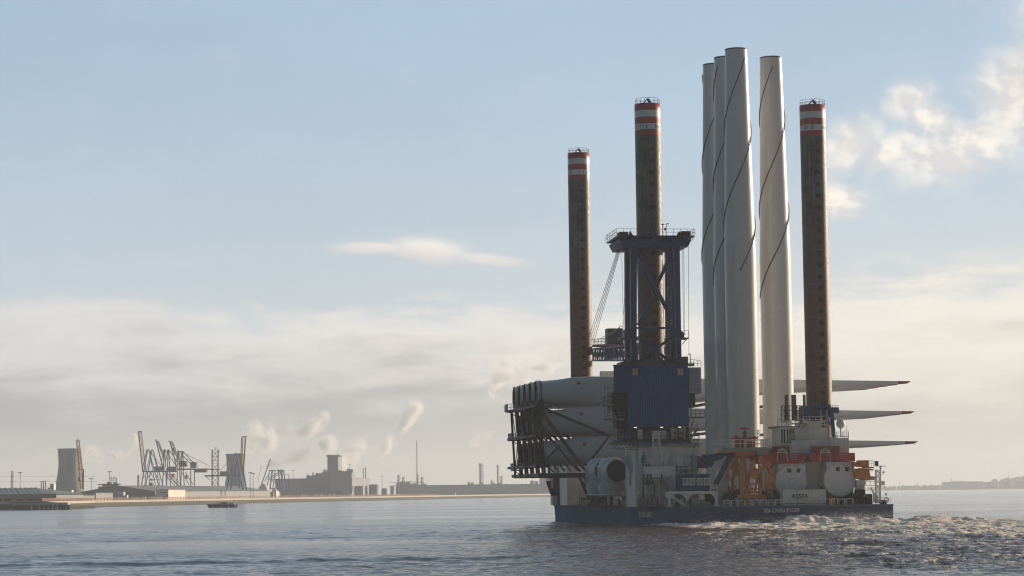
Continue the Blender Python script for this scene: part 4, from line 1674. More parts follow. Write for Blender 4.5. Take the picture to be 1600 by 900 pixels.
TOW = [(P0(1150, 77, 428), 'frontmost white tower section, tallest in the photo with a broad dark rope spiral'),
       (P0(1132.8, 90, 435.6), 'white tower section squeezed between two others in the left row'),
       (P0(1115, 101, 442.7), 'rearmost white tower section at the left end of the row'),
       (P0(1204.3, 90, 437.5), 'cream lit white tower section standing alone on the right')]
for k, (tp, lab) in enumerate(TOW):
    zb = 5.2
    u, vv, zt = tp.x, tp.y, tp.z
    T = thing('turbine_tower', (u, vv, DECK), lab, 'tower', 'upright turbine tower sections on deck')
    t = MB()
    prof = []
    zz = [zb, 16, 27, 38, 49.0, 56, 64, 72, 80, zt - 0.25]
    for z in zz:
        if z <= 49:
            r = 2.93
        else:
            kk = (z - 49) / (zt - 49)
            r = 2.93 - 0.88 * kk ** 0.95
        prof.append((r, z))
    rr_ = dict((z, r) for r, z in prof)
    fin = []
    for i in range(len(prof) - 1):
        for s_ in range(6):
            a = s_ / 6
            fin.append((prof[i][0] * (1 - a) + prof[i + 1][0] * a, prof[i][1] * (1 - a) + prof[i + 1][1] * a))
    fin.append(prof[-1])
    t.lathe((u, vv, 0), fin, 48)
    t.build('tower_shell', M['tower'], T)
    t = MB()
    for z in (16, 27, 38, 49.0, 64):
        r = rr_[z]
        t.lathe((u, vv, 0), [(r - 0.01, z - 0.06), (r + 0.012, z - 0.03), (r + 0.012, z + 0.03), (r - 0.01, z + 0.06)], 48)
    t.build('flange_ring', M['tower'], T)
    t = MB()
    t.lathe((u, vv, 0), [(2.05, zt - 0.25), (2.09, zt - 0.24), (2.09, zt), (0.02, zt + 0.01)], 40)
    t.build('top_flange', M['steel'], T)
    t = MB()
    t.lathe((u, vv, 0), [(3.5, DECK), (3.5, DECK + 0.9), (3.0, zb), (2.5, zb)], 32)
    for a in range(8):
        c_, s_ = math.cos(a * PI / 4), math.sin(a * PI / 4)
        t.bar((u + 3.3 * c_, vv + 3.3 * s_, DECK + 0.3), (u + 2.8 * c_, vv + 2.8 * s_, zb + 0.8), 0.3)
    t.build('sea_fastening', M['steel'], T)

    def rad_at(z):
        if z <= 49:
            return 2.93
        return 2.93 - 0.88 * ((z - 49) / (zt - 49)) ** 0.95
    phase = [0.55, 2.2, 1.3, -0.1][k]
    for st_ in range(2):
        pitch = 35.0
        z0, z1 = (46.0, zt - 2.0)
        if k == 3:
            z0 = 42 + 7 * st_
        if k == 1:
            z0 = 40
        n_ = 110
        ring = []
        for i in range(n_ + 1):
            z = z1 + (z0 - z1) * i / n_
            # going down the rope turns towards the left on the side that faces astern
            a = phase + st_ * PI - 2 * PI * (z1 - z) / pitch - PI / 2
            r = rad_at(z) + 0.06
            c_, s_ = math.cos(a), math.sin(a)
            e = Vector((c_, s_, 0))
            p = Vector((u, vv, z)) + e * r
            tn = Vector((-s_, c_, 0)) * 0.0 + Vector((0, 0, 1))
            ring.append([p + e * 0.13, p + Vector((0, 0, 1)) * 0.22, p - e * 0.05, p - Vector((0, 0, 1)) * 0.22])
        t = MB()
        t.loft(ring)
        t.build('rope_spiral', M['rope'], T)

# ---------------------------------------------------------------- blades
tipz = [S(1423, 597.5, 50).z, S(1428, 644.5, 50).z, S(1434, 691.5, 50).z]
tipu = [S(1423, 597, 50).x, S(1428.5, 644, 50).x, S(1434, 691, 50).x]
rootu = [S(837, 613, 50).x, S(843, 660, 50).x, S(848, 707, 50).x]
rootz = [S(837, 613.3, 50).z, S(843, 660, 50).z, S(848, 707, 50).z]
RB = 2.22


def blade_mesh(u0, u1, z0, z1, v):
    L = u1 - u0
    st_ = [(-0.0, 1.0, 0.0), (0.02, 1.0, 0.0), (0.06, 1.06, 0.12), (0.10, 1.16, 0.35), (0.15, 1.20, 0.6), (0.21, 1.19, 0.78), (0.28, 1.14, 0.85),
           (0.38, 1.02, 0.9), (0.50, 0.82, 0.93), (0.60, 0.62, 0.95), (0.70, 0.40, 0.96), (0.80, 0.285, 0.97), (0.90, 0.225, 0.98),
           (0.945, 0.17, 0.98), (0.966, 0.15, 0.98), (0.990, 0.11, 0.98), (1.0, 0.02, 0.98)]
    rings, n_ = [], 26
    for s, hc, fl in st_:
        u = u0 + L * s
        half = RB * hc
        thick = RB * (1 - fl) + half * 0.32 * fl
        # the lower edge stays nearly straight near the root, then everything gathers at the tip
        zA = z0 - RB + half                      # straight lower edge near the root
        zt_ = (z0 + 1.38 * RB) * (1 - s) + (z1 + 0.25) * s
        zB = zt_ - half                          # straight upper edge farther out
        k_ = sm(s, 0.10, 0.30)
        zc = zA * (1 - k_) + zB * k_
        ring = []
        for i in range(n_):
            a = 2 * PI * i / n_
            cz, sy = math.cos(a), math.sin(a)
            # teardrop section: sharp trailing edge upward
            zz = half * cz
            th_ = thick * sy
            if fl > 0:
                th_ *= (1 - fl * 0.75 * max(0, (cz + 1) / 2) ** 1.6)
            ring.append((u, v + th_, zc + zz))
        rings.append(ring)
    return rings


def sm(x, a, b):
    t = min(1, max(0, (x - a) / (b - a)))
    return t * t * (3 - 2 * t)


tiers = ['top tier', 'middle tier', 'bottom tier']
spot = ['nearest the stern', 'second from the stern', 'third from the stern', 'fourth from the stern', 'nearest the bow']
for j in range(3):
    B = thing('turbine_blade_cargo', (rootu[j], 50, rootz[j]), 'x', 'blade', 'wind turbine blades stacked across the deck')
    rings = blade_mesh(rootu[j], tipu[j], rootz[j], tipz[j], 50)
    t = MB(); t.loft(rings[:15], caps=False)
    n_ = len(rings[0])
    bl = t.build('blade_shell', M['blade'], B)
    t = MB(); t.loft(rings[14:], caps=False)
    t.build('blade_tip', M['bladetip'], B)
    t = MB()
    t.lathe((rootu[j], 50, rootz[j]), [(RB * 0.98, 0.02), (RB * 1.05, 0.02), (RB * 1.05, 0.30), (RB * 1.0, 0.32)], 30, 'X')
    t.build('root_ring', M['blade'], B)
    t = MB()
    t.lathe((rootu[j], 50, rootz[j]), [(RB * 0.97, 0.02), (RB * 0.93, 0.45), (0.02, 0.5)], 30, 'X')
    t.build('root_cover', M['black'], B)
    t = MB()
    c = S(907 + j * 4.5, 598 + j * 48, 46)
    t.tube((c.x, 48.05, c.z), (c.x, 48.2, c.z), 0.36, n=12)
    t.build('lifting_mark', M['redleg'], B)
    for k in range(5):
        b_ = B if k == 0 else copy_tree(B)
        if k:
            b_.location = SHIP.w((rootu[j] - 0.3 * k, 50 + 6.0 * k, rootz[j] - 0.02 * k))
        b_['label'] = 'pale grey blade with a red tip in the %s, %s' % (tiers[j], spot[k])

# ---------------------------------------------------------------- blade rack at the root ends
rk = thing('blade_rack', (0, 60, DECK), 'dark steel rack holding the blade roots out over the port side', 'rack')
VS = [50 + 6.0 * k for k in range(5)]
zr = [rootz[0] - RB - 0.15, rootz[1] - RB - 0.1, rootz[2] - RB - 0.1]
tr = [S(806, 636, 60), S(809, 684, 60), S(812, 737, 60)]
uo = rootu[0] - 1.2
zbt = S(850, 738, 50).z - 0.2
for k, v in enumerate(VS):
    t = MB()
    uu = rootu[0] - 0.3 * k
    # leaning end posts and inner posts
    t.bar((uu + 0.1, v, zbt), (uu - 0.55, v, zr[0]), 0.42)
    t.bar((uu + 2.4, v, zbt), (uu + 1.6, v, zr[0]), 0.34)
    t.bar((uu + 1.2, v - 2.6, zbt), (uu + 0.4, v - 2.6, zr[0]), 0.40)
    t.bar((uu + 1.2, v + 0.9, zbt), (uu + 0.4, v + 0.9, zr[0]), 0.25)
    # tier saddles
    for j in range(3):
        z = zr[j]
        t.box((uu - 0.6, v - 2.9, z - 0.55), (uu + 2.4, v + 2.7, z - 0.05))
        t.bar((uu + 1, v - 2.8, z), (uu + 1, v - 1.2, z + 1.3), 0.3)
        t.bar((uu + 1, v + 2.8, z), (uu + 1, v + 1.2, z + 1.3), 0.3)
        t.lathe((uu + 0.2, v, rootz[j]), [(RB * 1.01, 0.5), (RB * 1.05, 0.5), (RB * 1.05, 0.7), (RB * 1.01, 0.7)], 28, 'X')
    t.bar((uu, v - 2.6, zr[1]), (uu, v + 2.6, zr[0] - 0.5), 0.16)
    t.bar((uu, v - 2.6, zr[2]), (uu, v + 2.6, zr[1] - 0.5), 0.16)
    t.build('end_frame', M['steel'], rk)
    t = MB()
    # long raking braces back to the deck side
    if k == 0:
        t.bar(S(843, 635, 48), S(952, 681, 45), 0.55)
        t.bar(S(841, 637, 48), S(905, 722, 45), 0.62)
        t.bar(S(952, 681, 45), S(925, 717, 45), 0.40)
        t.bar(S(875, 695, 47), S(850, 722, 47), 0.3)
    else:
        t.bar((uu + 1.4, v - 2.7, zr[0] - 0.3), (uu + 13.0, v - 2.7, zbt + 0.5), 0.45)
    t.bar((uu + 2.0, v - 2.7, zr[1] - 0.3), (uu + 7.5, v - 2.7, zbt + 0.4), 0.28)
    t.build('raking_brace', M['steel'], rk)
    t = MB()
    xx = S(905, 738, v).x
    t.box((uu - 0.1, v - 0.4, zbt - 0.75), (4.5, v + 0.4, zbt))
    t.build('cantilever_beam', M['steel'], rk)
    t = MB()
    t.bar((0.6, v, zbt - 0.6), (3.0, v, DECK), 0.5)
    t.bar((5.0, v, zbt - 0.6), (2.4, v + 1.5, DECK), 0.4)
    t.bar((2.4, v - 1, zbt - 0.6), (5.4, v - 1, DECK), 0.35)
    t.bar((0.4, v, zbt - 0.7), (2.0, v, zbt - 2.6), 0.35)
    t.build('support_leg', M['steel'], rk)
t = MB()
for z in (zr[0] - 0.3, zr[1] - 0.3, zr[2] - 0.3):
    t.bar((rootu[0] - 0.3, 46.8, z), (rootu[0] - 1.9, 78, z), 0.5)
t.box((rootu[0] + 0.2, 46.9, zbt - 0.7), (8.0, 47.5, zbt - 0.02))
t.bar((rootu[0] + 0.2, 47, zbt - 0.3), (rootu[0] - 1.0, 78, zbt - 0.3), 0.6)
t.build('tie_beam', M['steel'], rk)
for (x0, x1, y) in ((793.5, 806, 641.5), (799, 811, 687), (803, 813, 734)):
    t = MB()
    vv = 60
    a, c = S(x0, y, vv), S(x1 + 2, y, vv)
    t.box((a.x, vv, a.z - 0.2), (c.x, vv + 5, a.z))
    t.bar((a.x, vv, a.z - 0.1), (c.x, vv, a.z - 1.3), 0.16)
    pf = t.build('end_platform', M['steel'], rk)
    t = MB()
    t.rail([(a.x, vv + 5, a.z), (a.x, vv, a.z), (c.x, vv, a.z)], 1.25, 0.6, 0.09)
    t.build('railing', M['rail'], pf)
t = MB()
for k in range(6):
    t.lathe((rootu[0] + 1.5 + k * 0.5, 47.2, zr[0] - 0.5 - 0.1 * k), [(0.02, 0), (0.12, 0), (0.12, 0.3), (0.02, 0.3)], 8)
a, c = S(849, 729, 47), S(883, 732, 47)
t.rail([(a.x, 47.3, zbt), (c.x, 47.3, zbt)], 1.0, 0.7, 0.07)
t.build('beam_railing', M['rail'], rk)
# inboard rack carrying the slim ends
ri = thing('blade_cradle', (33, 60, DECK), 'dark steel cradle frame propping the slim blade halves behind the towers', 'rack')
for px in (1113, 1232):
    t = MB()
    u = S(px, 700, 47).x
    for v in (46.5, 79):
        t.bar((u, v, DECK), (u, v, zr[0]), 0.5)
    for z in (zr[0], zr[1], zr[2]):
        t.bar((u, 46.5, z), (u, 79, z), 0.5)
    t.bar((u, 46.5, zr[2]), (u, 79, zr[1]), 0.25)
    t.build('frame', M['steel'], ri)

# ---------------------------------------------------------------- two hub castings
def hub(cu, v, zc, name_label, turn):
    Hb = thing('turbine_hub', (cu, v, DECK), name_label, 'turbine hub', 'pale hub castings on the port side')
    t = MB()
    n_ = 36
    # body of revolution around a vertical axis, bulging, with a flat root
    ks = 0.87
    prof = [(1.2, -3.35), (2.0, -3.3), (2.65, -2.75), (2.95, -1.7), (3.02, -0.4), (2.98, 0.9), (2.8, 1.9), (2.35, 2.75), (1.5, 3.3), (0.5, 3.45), (0.01, 3.46)]
    sm_prof = []
    for i in range(len(prof) - 1):
        for s in range(3):
            a = s / 3
            sm_prof.append((prof[i][0] * (1 - a) + prof[i + 1][0] * a, prof[i][1] * (1 - a) + prof[i + 1][1] * a))
    sm_prof.append(prof[-1])
    sm_prof = [(r * ks, h) for r, h in sm_prof]
    t.lathe((cu, v, zc), sm_prof, n_)
    bd = t.build('hub_body', M['hub'], Hb)
    ax = Vector((math.sin(turn), -math.cos(turn), 0.12)).normalized()
    t = MB()
    c = Vector((cu, v, zc + 0.55))
    t.tube(c + ax * 0.9, c + ax * 2.85, 2.5, 2.2, n=40, caps=False)
    t.tube(c + ax * 2.85, c + ax * 2.86, 2.2, 2.0, n=36, caps=False)
    t.build('opening_collar', M['hub'], bd)
    t = MB()
    t.tube(c + ax * 2.84, c + ax * 2.7, 2.0, 2.0, n=36, caps=True)
    t.build('opening_cover', M['glass'], bd)
    t = MB()
    for s in range(7):
        a = 2 * PI * s / 7
        e = Vector((math.cos(turn) * math.cos(a), math.sin(turn) * math.cos(a), math.sin(a)))
        t.bar(c + ax * 2.87 + e * 0.2, c + ax * 2.87 + e * 1.9, 0.05)
    t.build('cover_strap', M['steel'], bd)
    for s in (-0.65, 0.95, 2.6):
        tt = MB()
        a2 = Vector((math.sin(turn + PI * 0.62 * (1 if s > 0 else -1)), -math.cos(turn + PI * 0.62 * (1 if s > 0 else -1)), 0))
        if s > 2:
            continue
        tt.tube(c + a2 * 1.5 - Vector((0, 0, 0.4)), c + a2 * 2.62 - Vector((0, 0, 0.4)), 2.0, 1.8, n=30, caps=True)
        tt.build('side_flange', M['hub'], bd)
    t = MB()
    t.lathe((cu, v, zc), [(1.2, -3.3), (2.7, -3.2), (2.75, -3.4), (1.0, -3.75)], 30)
    t.build('transport_cover', M['rail'], Hb)
    t = MB()
    t.lathe((cu, v, 0), [(2.0, DECK), (1.6, zc - 3.7)], 20)
    for s in range(4):
        a = s * PI / 2 + 0.5
        t.bar((cu + 2.6 * math.cos(a), v + 2.6 * math.sin(a), DECK), (cu + 1.8 * math.cos(a), v + 1.8 * math.sin(a), zc - 3.6), 0.3)
    t.build('stand', M['steel'], Hb)


h1 = S(954, 747, 24)
h2 = S(938, 747, 33)
hub(h1.x + 0.2, 24, h1.z + 0.3, 'nearer pale hub casting with a round dark covered opening', 0.20)
hub(h2.x - 0.1, 33, h2.z + 0.3, 'farther pale hub casting half hidden behind the other one', 0.20)

# ---------------------------------------------------------------- nacelles with red hoist platforms
def nacelle(cx, cz, v, px_rail, label, bx):
    N = thing('turbine_nacelle', (cx, v + 7, DECK), label, 'nacelle', 'pale nacelles near the stern')
    t = MB()
    Rn = 2.92
    rings = []
    for vv, k in ((v, 0.985), (v + 0.12, 1.0), (v + 6, 1.01), (v + 12.5, 1.0), (v + 13.4, 0.86)):
        ring = []
        for i in range(48):
            a = 2 * PI * i / 48
            x, z = math.cos(a), math.sin(a)
            rz = 1.0
            X_, Z_ = x * Rn * k, z * Rn * k
            ring.append((cx + X_, vv, cz + Z_))
        rings.append(ring)
    t.loft(rings)
    t.build('nacelle_shell', M['nacelle'], N, bevel=0.0)
    # squared shoulder that carries the platform
    t = MB()
    zt = cz + Rn + 0.25
    t.box((cx - Rn * 0.80, v + 0.10, cz + 0.4), (cx + Rn * 0.93, v + 12.6, zt))
    t.build('shoulder', M['nacelle'], N, bevel=0.12)
    for du in (-0.28, 1.35):
        w = MB()
        w.box((cx + du - 0.34, v - 0.03, cz + 1.55), (cx + du + 0.34, v + 0.098, cz + 2.28))
        w.build('hatch_window', M['glass'], N)
    # platform
    a, c = S(px_rail[0], 722, v - 0.2), S(px_rail[1], 708, v - 0.2)
    zf = zt + 0.04
    zh = c.z - zf
    t = MB()
    t.box((a.x, v - 0.2, zf), (c.x, v + 9.5, zf + 0.12))
    pl = t.build('hoist_platform', M['red'], N)
    t = MB()
    us, vv = (a.x, c.x), (v - 0.2, v + 9.5)
    pts = [(us[0], vv[1], zf), (us[0], vv[0], zf), (us[1], vv[0], zf), (us[1], vv[1], zf)]
    t.rail(pts, zh, 0.45, 0.13, (1.0, 0.75, 0.5, 0.25, 0.08))
    t.build('railing', M['red'], pl)
    # solid lower and left panels
    t = MB()
    t.box((a.x, v - 0.12, zf), (a.x + (c.x - a.x) * 0.30, v - 0.06, zf + zh))
    t.box((a.x + 0.02, v + 9.2, zf), (c.x, v + 9.3, zf + zh * 0.9))
    t.build('side_panel', M['red'], pl)
    b0, b1 = S(bx[0], 709, v + 2), S(bx[1], 697, v + 2)
    t = MB()
    t.box((b0.x, v + 2.0, zf + 0.1), (b1.x, v + 2.5, b1.z))
    for k in range(6):
        x = b0.x + (b1.x - b0.x) * k / 5
        t.box((x - 0.05, v + 1.9, zf + 0.1), (x + 0.05, v + 1.999, b1.z))
    t.build('back_panel', M['redbox'], pl)
    t = MB()
    g0, g1 = bx[0] + 14, bx[0] + 28
    t.bar(S(g0, 722, v - 0.3), S(g0 + 2, 703, v - 0.3), 0.09)
    t.bar(S(g1 + 3, 722, v - 0.3), S(g1, 703, v - 0.3), 0.09)
    t.bar(S(g0 + 1, 707, v - 0.3), S(g1 + 2, 707, v - 0.3), 0.09)
    t.bar(S(g0 + 2, 703, v - 0.3), S(g1 + 0, 703, v - 0.3), 0.09)
    t.bar(S(g0 + 3, 707, v - 0.3), S(g0 + 8, 700, v - 0.3), 0.07)
    t.bar(S(g0 + 8, 700, v - 0.3), S(g1, 707, v - 0.3), 0.07)
    t.build('hoist_frame', M['rail'], pl)
    t = MB()
    for vv in (v + 1.5, v + 10):
        t.prism([(cx - 2.6, DECK), (cx - 2.9, cz - 1.2), (cx - 2.2, cz - 1.9), (cx, cz - Rn - 0.02), (cx + 2.2, cz - 1.9), (cx + 2.9, cz - 1.2), (cx + 2.6, DECK)], vv, vv + 0.6)
    t.build('cradle', M['steel'], N)
    # round seam on the end face
    t = MB()
    t.lathe((cx, v - 0.015, cz), [(Rn * 0.965, 0), (Rn * 0.985, 0)], 48, 'Y')
    if bx[0] < 1250:
        t.lathe((cx + 0.1, v - 0.02, cz), [(0.52, 0), (0.6, 0)], 20, 'Y')
    t.build('end_seam', M['grey'], N)
    return N


n1 = S(1312, 750, 4.2)
n2 = S(1236, 752.5, 4.6)
nacelle(n1.x, n1.z, 4.2, (1266, 1335), 'pale nacelle at the starboard corner with red platform and two small windows', (1267, 1311))
nacelle(n2.x, n2.z, 4.6, (1194, 1255), 'pale nacelle behind the white lettered container, beside the orange frame', (1200, 1233))
t = MB()
a = S(1258, 716, 4)
t.bar(S(1253, 723, 4.0), S(1266, 700, 6), 0.08)
t.build('tag_line', M['rail'], ship)

# ---------------------------------------------------------------- white container
a, c = S(1223.5, 765.5, 1.1), S(1291, 786.5, 1.1)
K = thing('shipping_container', (a.x, 1.1, DECK), 'white corrugated shipping container with dark lettering at the stern rail', 'container')
t = MB()
t.box((a.x + 0.08, 1.16, c.z + 0.1), (c.x - 0.08, 3.5, a.z - 0.06))
t.build('container_body', M['container'], K)
t = MB()
for x in (a.x, c.x - 0.16):
    t.box((x, 1.1, DECK), (x + 0.16, 1.26, a.z))
    t.box((x, 3.4, DECK), (x + 0.16, 3.56, a.z))
t.box((a.x + 0.16, 1.1, a.z - 0.14), (c.x - 0.16, 1.24, a.z))
t.box((a.x + 0.16, 1.1, DECK + 0.02), (c.x - 0.16, 1.24, DECK + 0.2))
t.build('corner_frame', M['white'], K)
cc = S(1250, 775.5, 1.09)
wd = S(1263, 775, 1.1).x - S(1237, 775, 1.1).x
writing('lettering', 'A2SEA', 1.05, (cc.x, 1.09, cc.z), (PI / 2, 0, 0), M['dletter'], K, wd, 0.03)
t = MB()
b0, b1 = S(1240, 781, 1.12), S(1263, 781, 1.12)
t.box((b0.x, 1.11, b0.z - 0.03), (b1.x, 1.15, b0.z + 0.03))
t.build('red_line', M['redleg'], K)
t = MB()
for k in range(5):
    x = a.x + 0.9 + k * 1.4
    t.box((x, 0.95, DECK), (x + 0.1, 1.05, DECK + 1.0))
t.build('stern_rail', M['rail'], ship)

# ---------------------------------------------------------------- orange lifting frame
v = 3.4
O_ = thing('lifting_frame', (S(1177, 788, v).x, v, DECK), 'tall orange lifting frame with a curved jaw and a railed platform on top', 'lifting frame')
def pp(x, y, dv=0.0):
    return S(x, y, v + dv)


t = MB()
for x, dv in ((1159, 0), (1159, 3.0), (1188, 0.3), (1188, 3.0)):
    t.bar(pp(x, 712, dv), pp(x - 1, 789, dv), 0.62)
t.build('post', M['orange'], O_)
t = MB()
t.bar(pp(1148, 710.5, 0), pp(1200, 707, 0), 0.7)
t.bar(pp(1150, 714, 2.5), pp(1195, 714, 2.5), 0.5)
t.bar(pp(1152, 776, -0.1), pp(1197, 776, -0.1), 0.6, 0.75)
t.bar(pp(1155, 776, -0.2), pp(1153, 788.5, -0.2), 0.5)
t.bar(pp(1195, 776, -0.2), pp(1197, 788.5, -0.2), 0.5)
t.bar(pp(1161, 756, 0.2), pp(1187, 756, 0.2), 0.22)
t.bar(pp(1161, 764, 0.2), pp(1187, 764, 0.2), 0.22)
t.bar(pp(1161, 769, 0.2), pp(1187, 769, 0.2), 0.4)
t.build('cross_member', M['orange'], O_)
t = MB()
t.bar(pp(1160, 768, 0.4), pp(1176, 722, 0.4), 0.3)
t.bar(pp(1176, 768, 0.4), pp(1166, 745, 0.4), 0.2)
t.bar(pp(1148, 712, 1), pp(1131, 752, 1), 0.34)
t.bar(pp(1152, 716, 1.5), pp(1136, 735, 1.5), 0.5)
t.bar(pp(1150, 712, 2), pp(1150, 745, 2), 0.5)
t.bar(pp(1143, 725, 2), pp(1155, 742, 2), 0.8)
t.bar(pp(1146, 735, 2), pp(1144, 770, 2), 0.4)
for x0, y0, x1, y1, w in ((1163, 716, 1168, 768, 0.35), (1170, 712, 1184, 742, 0.3), (1180, 715, 1168, 756, 0.28), (1155, 745, 1165, 772, 0.3), (1184, 742, 1180, 770, 0.3), (1150, 722, 1160, 735, 0.35), (1138, 742, 1150, 766, 0.3)):
    t.bar(pp(x0, y0, 1.2), pp(x1, y1, 1.2), w)
t.build('strut', M['orange'], O_)
# the big curved jaw
def arc(cx_, cy_, r0, r1, a0, a1, dv0, dv1, n_=18):
    rings = []
    for i in range(n_ + 1):
        a = R_(a0 + (a1 - a0) * i / n_)
        e = (math.cos(a), -math.sin(a))
        p0 = pp(cx_ + r0 * e[0], cy_ + r0 * e[1], 0)
        p1 = pp(cx_ + r1 * e[0], cy_ + r1 * e[1], 0)
        rings.append([(p0.x, v + dv0, p0.z), (p1.x, v + dv0, p1.z), (p1.x, v + dv1, p1.z), (p0.x, v + dv1, p0.z)])
    t = MB(); t.loft(rings, sm=False)
    return t


t = arc(1181, 742, 19.5, 27.5, 86, -48, -0.9, 0.1)
pts = [pp(1197, 752), pp(1208, 754), pp(1206, 766), pp(1201, 772.5), pp(1196, 768)]
t.prism([(q.x, q.z) for q in pts], v - 0.98, v + 0.15)
pts = [pp(1183, 713), pp(1191, 711), pp(1193, 722), pp(1185, 724)]
t.prism([(q.x, q.z) for q in pts], v - 0.95, v + 0.15)
jw = t.build('jaw', M['orange'], O_)
t = MB()
pts = [pp(1168, 742), pp(1198, 720), pp(1203, 724), pp(1186, 737), pp(1177, 750)]
t.prism([(q.x, q.z) for q in pts], v - 1.3, v - 0.92)
pts = [pp(1168, 741), pp(1174, 719), pp(1179, 719), pp(1176, 738)]
t.prism([(q.x, q.z) for q in pts], v - 0.7, v - 0.2)
pts = [pp(1193, 738), pp(1199, 740), pp(1197, 757), pp(1192, 755)]
t.prism([(q.x, q.z) for q in pts], v - 1.25, v - 1.0)
t.build('gripper_arm', M['orange'], jw)
t = MB()
for (x, y) in ((1203, 730), (1206, 742), (1204, 756), (1201, 766), (1196, 722)):
    c = pp(x, y)
    t.tube((c.x, v - 1.06, c.z), (c.x, v - 0.9, c.z), 0.17, n=8)
t.build('pin', M['black'], jw)
t = MB()
c = pp(1186, 727)
t.sphere((c.x, v - 1.1, c.z), 0.32, 12, 8)
c = pp(1193, 745)
t.build('ball_joint', M['rail'], jw)
# platform with rails and the red head
a, c = pp(1127, 699.5, -1.6), pp(1206, 704, -1.6)
t = MB()
t.box((a.x, v - 1.6, c.z), (c.x, v + 4.6, a.z))
plt = t.build('platform', M['grey'], O_)
t = MB()
t.box((pp(1130, 704, -1.4).x, v - 1.45, c.z - 0.3), (pp(1170, 704, -1.4).x, v + 4, c.z - 0.003))
t.build('beam_under_platform', M['orange'], O_)
t = MB()
za = a.z
t.rail([(a.x, v - 1.55, za), (c.x, v - 1.55, za), (c.x, v + 4.5, za), (a.x, v + 4.5, za), (a.x, v - 1.55, za)], 1.35, 1.15, 0.09)
x = pp(1202, 690, -1.6).x
for (x0, y0, x1, y1) in ((1199, 686, 1205.5, 699), (1183, 672, 1186, 683)):
    p, q = pp(x0, y0, -1.7), pp(x1, y1, -1.7)
    for (aa, bb) in (((p.x, p.z), (q.x, p.z)), ((q.x, p.z), (q.x, q.z)), ((q.x, q.z), (p.x, q.z)), ((p.x, q.z), (p.x, p.z)), ((p.x, (p.z + q.z) / 2), (q.x, (p.z + q.z) / 2))):
        t.bar((aa[0], v - 1.7, aa[1]), (bb[0], v - 1.7, bb[1]), 0.14)
t.bar(pp(1163, 688, -1), pp(1163, 699, -1), 0.16)
t.rail([pp(1157, 684, 0), pp(1178, 684, 0)], 1.3, 1.0, 0.07)
t.build('railing', M['rail'], plt)
t = MB()
t.box((pp(1146, 683, 0).x, v - 0.4, pp(1146, 686, 0).z), (pp(1184, 683, 0).x, v + 2, pp(1146, 683.5, 0).z))
t.box((pp(1150, 683, 0).x, v - 0.1, za), (pp(1163, 699, 0).x, v + 1, pp(1150, 687, 0).z))
t.box((pp(1167, 683, 0).x, v + 0.1, za), (pp(1180, 699, 0).x, v + 1, pp(1150, 690, 0).z))
c = pp(1163.5, 670, 0.5)
t.tube((c.x, v + 0.5, pp(1163, 684, 0).z), (c.x, v + 0.5, c.z), 0.35, 0.2, n=12)
t.tube((c.x, v + 0.5, c.z - 0.15), (c.x, v + 0.5, c.z + 0.15), 0.75, n=14)
t.tube((c.x, v + 0.5, c.z - 0.9), (c.x, v + 0.5, c.z - 0.7), 0.6, n=14)
t.bar(pp(1147, 681, 0.3), pp(1156, 685, 0.3), 0.25)
t.bar(pp(1180, 682, 0.3), pp(1172, 686, 0.3), 0.25)
t.build('hydraulic_head', M['redleg'], O_)
t = MB()
c = pp(1184, 707, -1)
t.box((pp(1180, 704, 0).x, v - 1.3, pp(1180, 711.5, 0).z), (pp(1190, 704, 0).x, v - 0.7, pp(1180, 704.3, 0).z))
t.build('control_box', M['bluegrey'], O_)

# ---------------------------------------------------------------- small orange crane on its white pedestal, starboard quarter
v = 3.0
OC = thing('provision_crane', (S(1349, 786, v).x, v, DECK), 'small orange crane with cab on a white pedestal at the starboard corner', 'crane')
t = MB()
a, c = pp(1343, 719.2), pp(1357, 730)
v = 3.0
a, c = S(1343, 719.2, v), S(1357.5, 729.5, v)
t.box((a.x, v, c.z), (c.x, v + 2.2, a.z))
t.box((S(1334, 0, v).x + 0.0, v, S(1334, 732, v).z), (S(1365.5, 730, v).x, v + 2.4, S(1334, 729.7, v).z))
t.box((S(1334, 730, v).x, v + 0.2, S(1334, 729, v).z), (S(1343, 730, v).x, v + 2.0, S(1334, 722, v).z))
cb_ = t.build('cab', M['orange'], OC, bevel=0.05)
t = MB()
t.box((S(1348, 0, v).x, v - 0.03, S(1348, 728, v).z), (S(1354, 0, v).x, v - 0.002, S(1348, 720.5, v).z))
t.build('cab_window', M['glass'], cb_)
t = MB()
t.rail([(S(1358, 729, v).x, v + 0.1, S(1358, 729.5, v).z), (S(1365, 729, v).x, v + 0.1, S(1358, 729.5, v).z)], 1.15, 0.45, 0.07)
t.build('railing', M['rail'], cb_)
t = MB()
pts = [S(x, y, v) for x, y in ((1334, 732), (1357.5, 732.2), (1359.5, 736), (1361, 744), (1371, 744.5), (1371, 749.5), (1354, 751), (1337, 747))]
t.prism([(q.x, q.z) for q in pts], v + 0.3, v + 2.0)
pts = [S(x, y, v) for x, y in ((1357, 732), (1365.5, 733), (1365.5, 735), (1359, 734.6))]
t.prism([(q.x, q.z) for q in pts], v + 0.2, v + 2.1)
t.build('slewing_body', M['orange'], OC)
t = MB()
c = S(1345, 740, v)
t.lathe((c.x, v + 0.28, c.z), [(1.0, -0.02), (0.92, -0.18), (0.3, -0.2), (0.01, -0.2)], 20, 'Y')
t.build('slew_cover', M['orange'], OC)
t = MB()
a, c = S(1340, 750, v), S(1352, 758, v)
t.box((a.x, v + 0.2, c.z), (c.x, v + 2.2, a.z))
t.prism([(S(x, y, v).x, S(x, y, v).z) for x, y in ((1341, 758), (1333, 776), (1336, 776), (1345, 758))], v + 0.4, v + 0.9)
t.prism([(S(x, y, v).x, S(x, y, v).z) for x, y in ((1346, 764), (1339, 775), (1342, 775), (1349, 764))], v + 0.4, v + 0.9)
